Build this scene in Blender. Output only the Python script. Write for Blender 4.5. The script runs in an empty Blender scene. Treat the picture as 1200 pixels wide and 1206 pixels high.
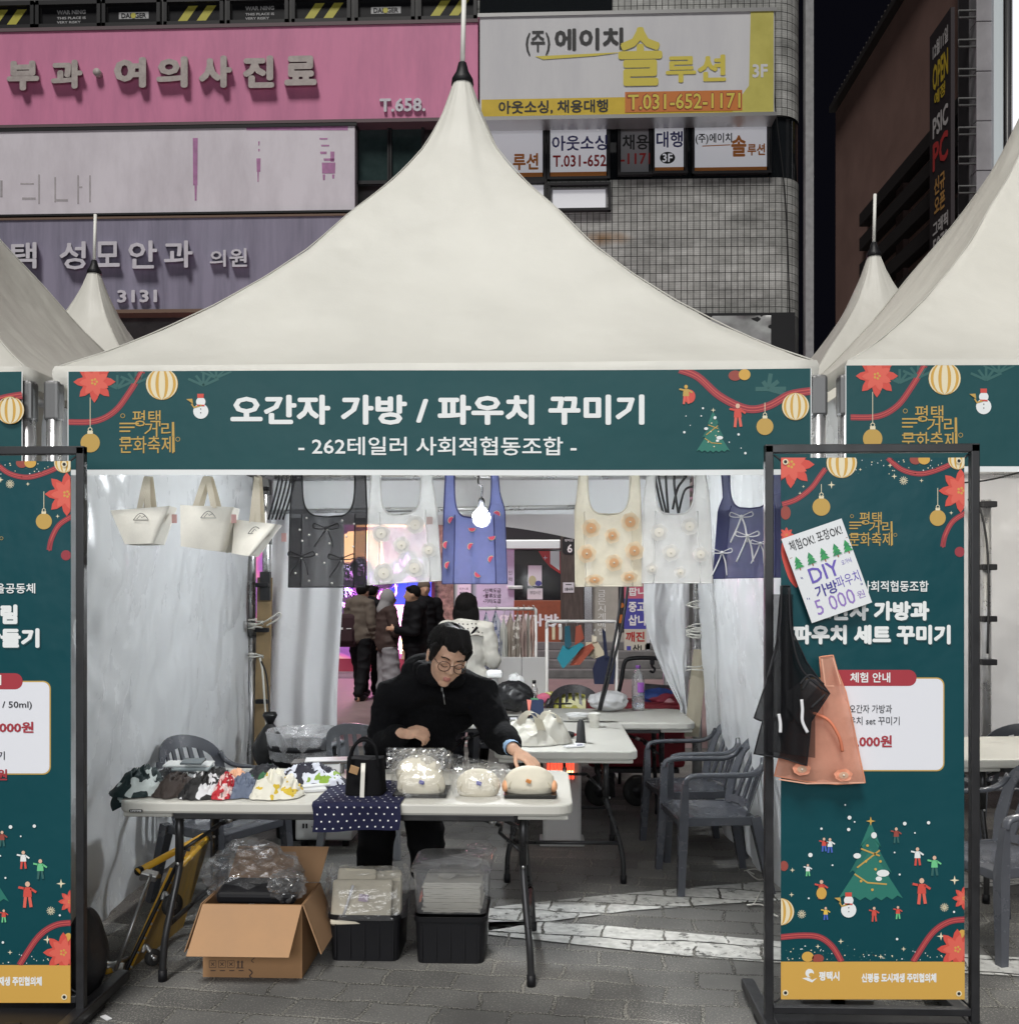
import bpy, bmesh, math, random
from mathutils import Vector, Matrix, Euler, noise
random.seed(7)
S = bpy.context.scene
COL = S.collection
R = math.radians
# ------------------------------------------------------------------ camera, night sky, lights, exposure
TH = R(2); F = 1150.0; HY = 697.0; CH = 1.58        # yaw, focal length in px of the 1200 px photo, horizon row, eye height
CT, ST = math.cos(TH), math.sin(TH)
cam_d = bpy.data.cameras.new('camera'); cam = bpy.data.objects.new('camera', cam_d); COL.objects.link(cam)
cam.location = (0, 0, CH); cam.rotation_euler = (R(90), 0, TH)
cam_d.sensor_fit = 'HORIZONTAL'; cam_d.sensor_width = 36; cam_d.lens = F/1200*36
cam_d.shift_y = (HY-603)/1200; cam_d.clip_end = 500; cam_d.clip_start = 0.05
S.camera = cam
w = bpy.data.worlds.new("World"); S.world = w; w.use_nodes = True
wn = w.node_tree.nodes; wl = w.node_tree.links
bg = wn['Background']
sky = wn.new('ShaderNodeTexSky'); sky.sky_type = 'NISHITA'; sky.sun_disc = False
sky.sun_elevation = R(-5); sky.sun_rotation = R(185)
mixs = wn.new('ShaderNodeMix'); mixs.data_type = 'RGBA'; mixs.inputs[0].default_value = 0.97
wl.new(sky.outputs[0], mixs.inputs[6]); mixs.inputs[7].default_value = (.045, .045, .075, 1)
wl.new(mixs.outputs[2], bg.inputs['Color']); bg.inputs['Strength'].default_value = 0.06
# the plaza's high floodlights: one broad soft key from high behind the camera
sd = bpy.data.lights.new('plaza_key', 'SUN'); sd.energy = 2.65; sd.angle = R(16); sd.color = (1, .975, .93)
so = bpy.data.objects.new('plaza_key', sd); COL.objects.link(so)
SUN_EL, SUN_AZ = 58, 14
so.rotation_euler = (R(90-SUN_EL), 0, R(-SUN_AZ))
ad = bpy.data.lights.new('plaza_floodlights', 'AREA'); ad.shape = 'RECTANGLE'; ad.size = 14; ad.size_y = 5; ad.energy = 1050; ad.color = (.96, .98, 1)
ao = bpy.data.objects.new('plaza_floodlights', ad); COL.objects.link(ao)
ao.location = (-1, -9, 5.2); ao.rotation_euler = (R(76), 0, 0)
S.view_settings.view_transform = 'Standard'; S.view_settings.look = 'None'
S.view_settings.exposure = 0.0; S.view_settings.gamma = 1
S.render.engine = 'CYCLES'; S.cycles.transparent_max_bounces = 24; S.cycles.max_bounces = 8
# ------------------------------------------------------------------ placing helpers: a photo point on a plane of known depth
def _d(px):
    a = (px-600)/F
    return CT*a-ST, ST*a+CT
def P(px, py, Y, off=0.0):
    Y -= off; dx, dy = _d(px); t = Y/dy
    return Vector((dx*t, Y, CH+(HY-py)/F*t))
def Rr(px, py):                      # row of a world-level line measured at column px
    return HY-(HY-py)/_d(px)[1]
def Pr(px, ry, Y, off=0.0):
    Y -= off; dx, dy = _d(px)
    return Vector((dx*Y/dy, Y, CH+(HY-ry)*Y/F))
def PX(px, py, X, off=0.0):
    dx, dy = _d(px); t = X/dx
    return Vector((X-off, dy*t, CH+(HY-py)/F*t))
def PZ(px, py, Z=0.0):
    dx, dy = _d(px); t = (CH-Z)*F/(py-HY)
    return Vector((dx*t, dy*t, Z))
# ------------------------------------------------------------------ mesh collecting
def lerp(a, b, t): return a+(b-a)*t
class MB:
    def __init__(s): s.v = []; s.f = []; s.m = []; s.s = []; s.uv = None
    def add(s, vs, fs, mat=0, smooth=False, xf=None):
        o = len(s.v)
        for q in vs:
            q = Vector(q)
            s.v.append(xf @ q if xf else q)
        for q in fs:
            s.f.append([i+o for i in q]); s.m.append(mat); s.s.append(smooth)
        return s
    def box(s, c, d, mat=0, rot=None, bev=0.0, seg=2, top=None):
        bm = bmesh.new(); bmesh.ops.create_cube(bm, size=1)
        for v in bm.verts:
            if top and v.co.z > 0: v.co.x *= top[0]; v.co.y *= top[1]
            v.co = Vector((v.co.x*d[0], v.co.y*d[1], v.co.z*d[2]))
        if bev: bmesh.ops.bevel(bm, geom=bm.edges[:], offset=bev, segments=seg, profile=.5, affect='EDGES')
        bm.verts.index_update()
        M_ = Matrix.Translation(c)
        if rot: M_ = M_ @ Euler(rot).to_matrix().to_4x4()
        s.add([v.co.copy() for v in bm.verts], [[v.index for v in f.verts] for f in bm.faces], mat, False, M_)
        bm.free(); return s
    def bar(s, a, b, wx, wy=None, mat=0):      # square bar between two points
        a = Vector(a); b = Vector(b); return s.tube([a, b], [wx*.7071]*2, 4, mat, smooth=False, twist=math.pi/4)
    def tube(s, pts, r, n=8, mat=0, caps=True, smooth=True, twist=0, flat=1.0, closed=False):
        pts = [Vector(p) for p in pts]; k = len(pts)
        if not hasattr(r, '__len__'): r = [r]*k
        vs = []; t0 = None; u = None
        for i, p in enumerate(pts):
            if closed: t = pts[(i+1) % k]-pts[i-1]
            else: t = pts[min(i+1, k-1)]-pts[max(i-1, 0)]
            if t.length < 1e-9: t = Vector((0, 0, 1))
            t.normalize()
            if u is None:
                ref = Vector((0, 0, 1)) if abs(t.z) < .9 else Vector((0, 1, 0))
                u = t.cross(ref).normalized()
            else:
                u = (u-t*u.dot(t)).normalized()
            v = t.cross(u)
            for j in range(n):
                a = 2*math.pi*j/n+twist
                vs.append(p+(u*math.cos(a)+v*math.sin(a)*flat)*r[i])
        fs = []
        for i in range(k if closed else k-1):
            i2 = (i+1) % k
            for j in range(n):
                fs.append([i*n+j, i*n+(j+1) % n, i2*n+(j+1) % n, i2*n+j])
        if caps and not closed: fs.append(list(range(n))[::-1]); fs.append([(k-1)*n+j for j in range(n)])
        return s.add(vs, fs, mat, smooth)
    def cap(s, a, ra, b, rb, n=14, mat=0):     # round-ended tapered limb
        a = Vector(a); b = Vector(b); d = b-a; L = max(d.length, 1e-5); d = d/L
        ps = []; rs = []
        for i in range(5):
            q = math.pi/2*(1-i/4.0); ps.append(a-d*ra*math.sin(q)); rs.append(max(ra*math.cos(q), 1e-4))
        for i in range(5):
            q = math.pi/2*i/4.0; ps.append(b+d*rb*math.sin(q)); rs.append(max(rb*math.cos(q), 1e-4))
        return s.tube(ps, rs, n, mat)
    def lathe(s, prof, c=(0, 0, 0), n=24, mat=0, rot=None, smooth=True):
        vs = []; k = len(prof)
        for r, z in prof:
            for j in range(n):
                a = 2*math.pi*j/n; vs.append((r*math.cos(a), r*math.sin(a), z))
        fs = [[i*n+j, i*n+(j+1) % n, (i+1)*n+(j+1) % n, (i+1)*n+j] for i in range(k-1) for j in range(n)]
        if prof[0][0] > 1e-4: fs.append(list(range(n))[::-1])
        if prof[-1][0] > 1e-4: fs.append([(k-1)*n+j for j in range(n)])
        M_ = Matrix.Translation(c)
        if rot: M_ = M_ @ Euler(rot).to_matrix().to_4x4()
        return s.add(vs, fs, mat, smooth, M_)
    def ell(s, c, r, mat=0, rot=None, n=16, k=10, fn=None):
        vs = []; fs = []
        for i in range(k+1):
            p = math.pi*i/k
            for j in range(n):
                a = 2*math.pi*j/n
                q = Vector((math.sin(p)*math.cos(a), math.sin(p)*math.sin(a), -math.cos(p)))
                if fn: q = fn(q)
                vs.append((q.x*r[0], q.y*r[1], q.z*r[2]))
        for i in range(k):
            for j in range(n): fs.append([i*n+j, i*n+(j+1) % n, (i+1)*n+(j+1) % n, (i+1)*n+j])
        M_ = Matrix.Translation(c)
        if rot is not None: M_ = M_ @ (rot.to_4x4() if isinstance(rot, Matrix) else Euler(rot).to_matrix().to_4x4())
        return s.add(vs, fs, mat, True, M_)
    def grid(s, fn, nu, nv, mat=0, smooth=True):
        vs = [fn(i/nu, j/nv) for j in range(nv+1) for i in range(nu+1)]
        n = nu+1
        return s.add(vs, [[j*n+i, j*n+i+1, (j+1)*n+i+1, (j+1)*n+i] for j in range(nv) for i in range(nu)], mat, smooth)
    def slab(s, fn, nu, nv, th, mat=0, smooth=True):   # grid with thickness along vector th
        th = Vector(th); n = nu+1
        top = [Vector(fn(i/nu, j/nv)) for j in range(nv+1) for i in range(nu+1)]
        fs = [[j*n+i, j*n+i+1, (j+1)*n+i+1, (j+1)*n+i] for j in range(nv) for i in range(nu)]
        s.add(top, fs, mat, smooth); bot = [q+th for q in top]; s.add(bot, [f[::-1] for f in fs], mat, smooth)
        loop = [i for i in range(n)]+[j*n+nu for j in range(1, nv+1)]+[nv*n+i for i in range(nu-1, -1, -1)]+[j*n for j in range(nv-1, 0, -1)]
        k = len(loop); vs = [top[i] for i in loop]+[bot[i] for i in loop]
        return s.add(vs, [[i, (i+1) % k, k+(i+1) % k, k+i] for i in range(k)], mat, False)
    def prism(s, pts, vec, mat=0):
        vec = Vector(vec); k = len(pts); pts = [Vector(p) for p in pts]
        vs = pts+[p+vec for p in pts]
        return s.add(vs, [list(range(k))[::-1], [k+i for i in range(k)]]+[[i, (i+1) % k, k+(i+1) % k, k+i] for i in range(k)], mat)
    def build(s, name, mats, parent=None, at=None):
        if not isinstance(mats, (list, tuple)): mats = [mats]
        if parent is not None:
            org = Vector(); q = parent
            while q is not None: org += q.location; q = q.parent
        elif at is not None: org = Vector(at)
        else:
            org = Vector((sum(v.x for v in s.v)/len(s.v), sum(v.y for v in s.v)/len(s.v), min(v.z for v in s.v)))
        me = bpy.data.meshes.new(name)
        me.from_pydata([(v-org)[:] for v in s.v], [], s.f)
        me.polygons.foreach_set('material_index', s.m); me.polygons.foreach_set('use_smooth', s.s)
        for m in mats: me.materials.append(m)
        if s.uv:
            ul = me.uv_layers.new(name='UVMap')
            for l in me.loops: ul.data[l.index].uv = s.uv[l.vertex_index]
        me.update()
        o = bpy.data.objects.new(name, me); COL.objects.link(o)
        if parent is not None: o.parent = parent
        else: o.location = org
        return o
def tag(o, label=None, cat=None, group=None, kind=None):
    if label: o['label'] = label
    if cat: o['category'] = cat
    if group: o['group'] = group
    if kind: o['kind'] = kind
    return o
def thing(name, label, cat, loc=(0, 0, 0), group=None, parent=None):
    o = bpy.data.objects.new(name, None); COL.objects.link(o); o.location = loc; o.empty_display_size = .1
    return tag(o, label, cat, group)
def dup(o, parent=None, loc=None, rz=None, label=None, group=None, scale=None):
    c = o.copy(); COL.objects.link(c)
    if parent is not None: c.parent = parent
    if loc is not None: c.location = loc
    if rz is not None: c.rotation_euler = (0, 0, rz)
    if scale: c.scale = scale
    if label: c['label'] = label
    if group: c['group'] = group
    for ch in list(o.children): dup(ch, c)
    return c
# ------------------------------------------------------------------ materials
def rgb(h):                                    # sRGB hex of a thing's own colour -> linear
    h = h.lstrip('#'); o = []
    for i in (0, 2, 4):
        c = int(h[i:i+2], 16)/255; o.append(c/12.92 if c <= .04045 else ((c+.055)/1.055)**2.4)
    return (*o, 1)
def M(name, col, rough=.6, metal=0.0, var=0.0, scale=8.0, bump=0.0, bscale=60.0, spec=.5, emit=0.0, trans=0.0, alpha=1.0, transl=0.0, bdist=.01, stretch=(1, 1, 1), ecol=None):
    if isinstance(col, str): col = rgb(col)
    if len(col) == 3: col = (*col, 1)
    m = bpy.data.materials.new(name); m.use_nodes = True; nt = m.node_tree; N = nt.nodes; L = nt.links
    b = N['Principled BSDF']; b.inputs['Base Color'].default_value = col; b.inputs['Roughness'].default_value = rough
    b.inputs['Metallic'].default_value = metal; b.inputs['Specular IOR Level'].default_value = spec
    tc = mp = None
    if var or bump:
        tc = N.new('ShaderNodeTexCoord'); mp = N.new('ShaderNodeMapping'); mp.inputs['Scale'].default_value = stretch; L.new(tc.outputs['Object'], mp.inputs['Vector'])
    if var:
        n = N.new('ShaderNodeTexNoise'); n.inputs['Scale'].default_value = scale; n.inputs['Detail'].default_value = 6; n.inputs['Roughness'].default_value = .65
        r = N.new('ShaderNodeMapRange'); r.inputs[1].default_value = .3; r.inputs[2].default_value = .7; r.inputs[3].default_value = 1-var; r.inputs[4].default_value = 1+var*.6
        x = N.new('ShaderNodeMix'); x.data_type = 'RGBA'; x.blend_type = 'MULTIPLY'; x.inputs[0].default_value = 1; x.inputs[6].default_value = col
        L.new(mp.outputs[0], n.inputs['Vector']); L.new(n.outputs[0], r.inputs[0]); L.new(r.outputs[0], x.inputs[7]); L.new(x.outputs[2], b.inputs['Base Color'])
        r2 = N.new('ShaderNodeMapRange'); r2.inputs[1].default_value = .3; r2.inputs[2].default_value = .7; r2.inputs[3].default_value = max(rough-.1, .02); r2.inputs[4].default_value = min(rough+.12, 1)
        L.new(n.outputs[0], r2.inputs[0]); L.new(r2.outputs[0], b.inputs['Roughness'])
    if bump:
        n2 = N.new('ShaderNodeTexNoise'); n2.inputs['Scale'].default_value = bscale; n2.inputs['Detail'].default_value = 4
        bp = N.new('ShaderNodeBump'); bp.inputs['Strength'].default_value = bump; bp.inputs['Distance'].default_value = bdist
        L.new(mp.outputs[0], n2.inputs['Vector']); L.new(n2.outputs[0], bp.inputs['Height']); L.new(bp.outputs[0], b.inputs['Normal'])
    if emit:
        b.inputs['Emission Color'].default_value = ecol or col; b.inputs['Emission Strength'].default_value = emit
    if trans: b.inputs['Transmission Weight'].default_value = trans
    out = N['Material Output']
    if transl:
        t = N.new('ShaderNodeBsdfTranslucent'); t.inputs[0].default_value = col; mx = N.new('ShaderNodeMixShader'); mx.inputs[0].default_value = transl
        if var: L.new(x.outputs[2], t.inputs[0])
        L.new(b.outputs[0], mx.inputs[1]); L.new(t.outputs[0], mx.inputs[2]); L.new(mx.outputs[0], out.inputs[0]); last = mx
    else: last = b
    if alpha < 1:
        t = N.new('ShaderNodeBsdfTransparent'); mx = N.new('ShaderNodeMixShader'); mx.inputs[0].default_value = alpha
        L.new(t.outputs[0], mx.inputs[1]); L.new(last.outputs[0], mx.inputs[2]); L.new(mx.outputs[0], out.inputs[0])
    return m
def clear_film(name, tint=(1, 1, 1, 1), base=.07, edge=.6, haze=.05, rough=.08, bump=.6, bscale=25):
    """thin clear plastic: mostly see-through, glossy glints, a little milky"""
    m = bpy.data.materials.new(name); m.use_nodes = True; nt = m.node_tree; N = nt.nodes; L = nt.links
    N.remove(N['Principled BSDF']); out = N['Material Output']
    tc = N.new('ShaderNodeTexCoord'); n2 = N.new('ShaderNodeTexNoise'); n2.inputs['Scale'].default_value = bscale; n2.inputs['Detail'].default_value = 3
    bp = N.new('ShaderNodeBump'); bp.inputs['Strength'].default_value = bump; bp.inputs['Distance'].default_value = .02
    L.new(tc.outputs['Object'], n2.inputs['Vector']); L.new(n2.outputs[0], bp.inputs['Height'])
    t = N.new('ShaderNodeBsdfTransparent'); t.inputs[0].default_value = tint
    g = N.new('ShaderNodeBsdfGlossy'); g.inputs['Roughness'].default_value = rough; L.new(bp.outputs[0], g.inputs['Normal'])
    d = N.new('ShaderNodeBsdfDiffuse'); d.inputs[0].default_value = (.8, .8, .82, 1)
    lw = N.new('ShaderNodeLayerWeight'); lw.inputs[0].default_value = .35; L.new(bp.outputs[0], lw.inputs['Normal'])
    mr = N.new('ShaderNodeMapRange'); mr.inputs[3].default_value = base; mr.inputs[4].default_value = edge; L.new(lw.outputs['Facing'], mr.inputs[0])
    m1 = N.new('ShaderNodeMixShader'); L.new(mr.outputs[0], m1.inputs[0]); L.new(t.outputs[0], m1.inputs[1]); L.new(g.outputs[0], m1.inputs[2])
    m2 = N.new('ShaderNodeMixShader'); m2.inputs[0].default_value = haze; L.new(m1.outputs[0], m2.inputs[1]); L.new(d.outputs[0], m2.inputs[2]); L.new(m2.outputs[0], out.inputs[0])
    return m
def pattern(name, ca, cb, scale=20, dist=6, thr=.5, rough=.7, kind='wave', cc=None):
    """two- or three-colour printed fabric"""
    m = bpy.data.materials.new(name); m.use_nodes = True; nt = m.node_tree; N = nt.nodes; L = nt.links; b = N['Principled BSDF']; b.inputs['Roughness'].default_value = rough
    tc = N.new('ShaderNodeTexCoord')
    if kind == 'wave':
        n = N.new('ShaderNodeTexWave'); n.inputs['Scale'].default_value = scale; n.inputs['Distortion'].default_value = dist; n.inputs['Detail'].default_value = 1.5; fac = n.outputs['Fac']
    else:
        n = N.new('ShaderNodeTexNoise'); n.inputs['Scale'].default_value = scale; n.inputs['Detail'].default_value = 2; fac = n.outputs[0]
    L.new(tc.outputs['Object'], n.inputs['Vector'])
    r = N.new('ShaderNodeValToRGB'); r.color_ramp.interpolation = 'CONSTANT'; L.new(fac, r.inputs[0])
    r.color_ramp.elements[0].color = rgb(ca); r.color_ramp.elements[1].color = rgb(cb); r.color_ramp.elements[1].position = thr
    if cc: e = r.color_ramp.elements.new(min(thr+.12, .95)); e.color = rgb(cc)
    L.new(r.outputs[0], b.inputs['Base Color']); return m
# ------------------------------------------------------------------ lettering
_tc = {}
def text2d(s, bold=0.0, ext=0.0, res=2):
    k = (s, bold, ext)
    if k in _tc: return _tc[k]
    c = bpy.data.curves.new('t', 'FONT'); c.body = s; c.size = 1; c.offset = bold; c.extrude = ext; c.resolution_u = res
    o = bpy.data.objects.new('t', c); COL.objects.link(o); bpy.context.view_layer.update()
    me = bpy.data.meshes.new_from_object(o.evaluated_get(bpy.context.evaluated_depsgraph_get()))
    vs = [v.co.copy() for v in me.vertices]; fs = [list(p.vertices) for p in me.polygons]
    bpy.data.objects.remove(o); bpy.data.curves.remove(c); bpy.data.meshes.remove(me)
    x0 = min(v.x for v in vs); x1 = max(v.x for v in vs); y0 = min(v.y for v in vs); y1 = max(v.y for v in vs)
    vs = [((v.x-x0)/(x1-x0), (v.y-y0)/(y1-y0), v.z) for v in vs]
    _tc[k] = (vs, fs, x1-x0, y1-y0); return _tc[k]
class Ink:
    """printed shapes on a flat sheet; coordinates are photo columns/rows of the sheet's own plane"""
    def __init__(s, mapf, lay=.0009, clip=None): s.mb = MB(); s.map = mapf; s.lay = lay; s.clip = clip
    def _c(s, x, y):
        if s.clip:
            a = s.clip; x = min(max(x, a[0]), a[2]); y = min(max(y, a[1]), a[3])
        return x, y
    def poly(s, pts, m, L):
        s.mb.add([s.map(*s._c(*p), L*s.lay) for p in pts], [list(range(len(pts)))], m)
    def fan(s, c, pts, m, L):
        k = len(pts); s.mb.add([s.map(*s._c(*p), L*s.lay) for p in [c]+pts], [[0, 1+i, 1+(i+1) % k] for i in range(k)], m)
    def disc(s, cx, cy, rx, ry, m, L, n=20):
        s.fan((cx, cy), [(cx+rx*math.cos(2*math.pi*i/n), cy+ry*math.sin(2*math.pi*i/n)) for i in range(n)], m, L)
    def rect(s, x0, y0, x1, y1, m, L, rd=0, nx=1):
        if rd:
            pts = []
            for cx, cy, a0 in ((x1-rd, y0+rd, -90), (x1-rd, y1-rd, 0), (x0+rd, y1-rd, 90), (x0+rd, y0+rd, 180)):
                for i in range(6):
                    a = R(a0+18*i); pts.append((cx+rd*math.cos(a), cy+rd*math.sin(a)))
            s.fan(((x0+x1)/2, (y0+y1)/2), pts, m, L)
        else:
            for i in range(nx):
                a = lerp(x0, x1, i/nx); b = lerp(x0, x1, (i+1)/nx); s.poly([(a, y0), (b, y0), (b, y1), (a, y1)], m, L)
    def line(s, pts, wd, m, L, smooth=0):
        if smooth: pts = spline(pts, smooth)
        k = len(pts); a = []; b = []
        for i in range(k):
            p = Vector(pts[min(i+1, k-1)])-Vector(pts[max(i-1, 0)]); p.normalize(); n = Vector((-p.y, p.x))*wd/2
            a.append((pts[i][0]+n.x, pts[i][1]+n.y)); b.append((pts[i][0]-n.x, pts[i][1]-n.y))
        for i in range(k-1): s.poly([a[i], a[i+1], b[i+1], b[i]], m, L)
    def text(s, st, x0, y0, x1, y1, m, L, bold=.0, ang=0, ext=0, depth=0):
        vs, fs, ew, eh = text2d(st, 0, ext); cx = (x0+x1)/2; cy = (y0+y1)/2; ca = math.cos(R(ang)); sa = math.sin(R(ang))
        bu = bold/ew; bv = bold/eh; n = 8 if bold else 0
        for q in range(n+1):                     # heavier weight: the glyphs thickened all round
            ou = bu*math.cos(q*math.pi/4) if q < n else 0; ov = bv*math.sin(q*math.pi/4) if q < n else 0; out = []
            for u, v, z in vs:
                dx = (lerp(bu, 1-bu, u)+ou-.5)*(x1-x0); dy = (.5-lerp(bv, 1-bv, v)-ov)*(y1-y0)
                out.append(s.map(cx+dx*ca-dy*sa, cy+dx*sa+dy*ca, (L+.055*q)*s.lay+(depth*(z/ext*.5+.5) if ext else 0)))
            s.mb.add(out, fs, m)
    # motifs of the festive print
    def star4(s, x, y, r, m, L):
        s.poly([(x+(r if i % 2 == 0 else r*.28)*math.cos(math.pi*i/4), y+(r if i % 2 == 0 else r*.28)*math.sin(math.pi*i/4)) for i in range(8)], m, L)
    def flower(s, x, y, r, m, m2, m3, L):
        for k, (rr, mm, off, n) in enumerate(((1, m, 0, 8), (.72, m2, .4, 7))):
            pts = []
            for i in range(n*4):
                a = 2*math.pi*i/(n*4)+off; q = i % 4; pts.append((x+r*rr*(1, .8, .58, .8)[q]*math.cos(a), y+r*rr*(1, .8, .58, .8)[q]*math.sin(a)))
            s.fan((x, y), pts, mm, L+k)
        for i in range(5): s.disc(x+r*.12*math.cos(i*1.26), y+r*.12*math.sin(i*1.26), r*.06, r*.06, m3, L+2, 6)
    def ball(s, x, y, r, mg, mc, L, string=0):
        s.disc(x, y, r, r, mg, L, 22); s.rect(x-r*.28, y-r*1.25, x+r*.28, y-r*.93, mc, L+1); s.line([(x+r*.2*math.cos(a*.7), y-r*1.4+r*.18*math.sin(a*.7)) for a in range(10)], r*.08, mc, L+1)
        if string: s.line([(x, y-r*1.6), (x, y-r*1.6-string)], .7, mc, L)
    def striped(s, x, y, r, ma, mb_, L):
        s.disc(x, y, r, r, ma, L, 26)
        for k, (c, wd) in enumerate(((0, .2), (-.55, .15), (.55, .15), (-.93, .05), (.93, .05))):
            pl = []; pr = []
            for i in range(11):
                v = -1+2*i/10; h = math.sqrt(max(0, 1-v*v)); pl.append((x+r*(c-wd)*h, y+r*v)); pr.append((x+r*(c+wd)*h, y+r*v))
            for i in range(10): s.poly([pl[i], pr[i], pr[i+1], pl[i+1]], mb_, L+1)
    def ribbon(s, pts, wd, m, m2, L):
        s.line(pts, wd, m, L, 6); s.line([(a, b-wd*.18) for a, b in pts], wd*.16, m2, L+1, 6); s.line([(a, b+wd*.2) for a, b in pts], wd*.12, m2, L+1, 6)
    def snowman(s, x, y, r, mw, mr, mg, mk, L):
        s.disc(x, y+r*.3, r, r, mw, L); s.disc(x, y-r*.95, r*.62, r*.62, mw, L+1); s.rect(x-r*.45, y-r*2.0, x+r*.4, y-r*1.45, mr, L+2)
        s.line([(x+r*.1, y-r*.5), (x-r*.9, y-r*.2), (x-r*1.2, y-r*.7)], r*.22, mg, L+2); s.fan((x-r*1.2, y-r*.8), [(x-r*1.9, y-r*1.3), (x-r*1.1, y-r*1.35), (x-r*1.0, y-r*.7)], mg, L+3)
        for q in (0, .5): s.disc(x, y+r*q, r*.08, r*.08, mk, L+2, 6)
        s.line([(x-r*.5, y-r*.5), (x+r*.5, y-r*.45)], r*.2, mr, L+2)
    def figure(s, x, y, h, ms, mt, ml, L, arms=1):
        s.disc(x, y-h*.42, h*.1, h*.11, ms, L, 8); s.poly([(x-h*.14, y-h*.3), (x+h*.14, y-h*.3), (x+h*.17, y+h*.08), (x-h*.17, y+h*.08)], mt, L)
        s.line([(x-h*.08, y+h*.08), (x-h*.12, y+h*.5)], h*.12, ml, L); s.line([(x+h*.08, y+h*.08), (x+h*.14, y+h*.48)], h*.12, ml, L)
        s.line([(x-h*.12, y-h*.25), (x-h*.36, y-h*.3*arms)], h*.09, mt, L); s.line([(x+h*.12, y-h*.25), (x+h*.34, y-h*.1)], h*.09, mt, L)
    def xmas_tree(s, x, yt, yb, hw, mt, mt2, mg, mw, L, mstar):
        H = yb-yt
        for k, (a, b, q) in enumerate(((0, .36, .34), (.16, .68, .66), (.34, 1, 1))):
            pts = [(x, yt+H*a)]; n = 12; y1 = yt+H*b
            for i in range(n+1): pts.append((x+hw*q*(1-2*i/n), y1-(H*.045 if i % 2 else 0)-H*.03*(2*i/n-1)**2))
            s.fan((x, (yt+H*a+y1)/2), pts, mt if k != 1 else mt2, L+k)
        s.line([(x-hw*.3, yt+H*.34), (x+hw*.28, yt+H*.43)], H*.02, mg, L+4); s.line([(x+hw*.28, yt+H*.36), (x-hw*.42, yt+H*.58)], H*.02, mg, L+4)
        s.line([(x-hw*.5, yt+H*.66), (x-hw*.1, yt+H*.77), (x+hw*.5, yt+H*.79)], H*.02, mg, L+4)
        s.star4(x, yt-H*.01, H*.06, mstar, L+5)
        for dx, dy, rx, ry in ((.1, .17, .09, .04), (-.42, .43, .12, .035), (.38, .65, .2, .045), (.25, .72, .1, .03)): s.disc(x+hw*dx, yt+H*dy, hw*rx, H*ry, mw, L+5, 10)
        for dx, dy in ((-.15, .5), (.15, .6), (-.3, .75), (.05, .86), (-.1, .3), (.3, .5)): s.disc(x+hw*dx, yt+H*dy, H*.018, H*.018, mstar, L+5, 6)
def spline(pts, k=6):
    pts = [Vector(p) for p in pts]; out = []
    for i in range(len(pts)-1):
        p0 = pts[max(i-1, 0)]; p1 = pts[i]; p2 = pts[i+1]; p3 = pts[min(i+2, len(pts)-1)]
        for j in range(k):
            t = j/k; out.append(.5*((2*p1)+(p2-p0)*t+(2*p0-5*p1+4*p2-p3)*t*t+(3*p1-p0-3*p2+p3)*t**3))
    out.append(pts[-1]); return out
def hull(shapes, name, mats, parent=None, voxel=.01, sm=4, matfn=None, fold=0.0, fs=6.0):
    """grow ONE continuous skin round overlapping limbs and ellipsoids"""
    mb = MB()
    for q in shapes:
        if q[0] == 'c': mb.cap(*q[1:5])
        else: mb.ell(q[1], q[2], rot=q[3] if len(q) > 3 else None)
    t = mb.build('tmp', mats, at=(0, 0, 0))
    r = t.modifiers.new('r', 'REMESH'); r.mode = 'VOXEL'; r.voxel_size = voxel; r.use_smooth_shade = True
    if sm: q = t.modifiers.new('s', 'SMOOTH'); q.iterations = sm; q.factor = .5
    bpy.context.view_layer.update()
    me = bpy.data.meshes.new_from_object(t.evaluated_get(bpy.context.evaluated_depsgraph_get()))
    bpy.data.objects.remove(t)
    out = MB(); out.v = [v.co.copy() for v in me.vertices]; out.f = [list(p.vertices) for p in me.polygons]; out.s = [True]*len(out.f)
    out.m = [matfn(p.center) if matfn else 0 for p in me.polygons]
    if fold:
        for v in me.vertices:
            c = v.co; q = noise.noise(Vector((c.x*fs*.7, c.y*fs*.7+c.z*2, c.z*fs*1.5)))
            out.v[v.index] = c+v.normal*fold*(1-2.6*abs(q)+.5*noise.noise(c*fs*2.6))
    bpy.data.meshes.remove(me)
    return out.build(name, mats, parent)
def nz(x, y=0.0, z=0.0): return noise.noise(Vector((x, y, z)))
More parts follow.
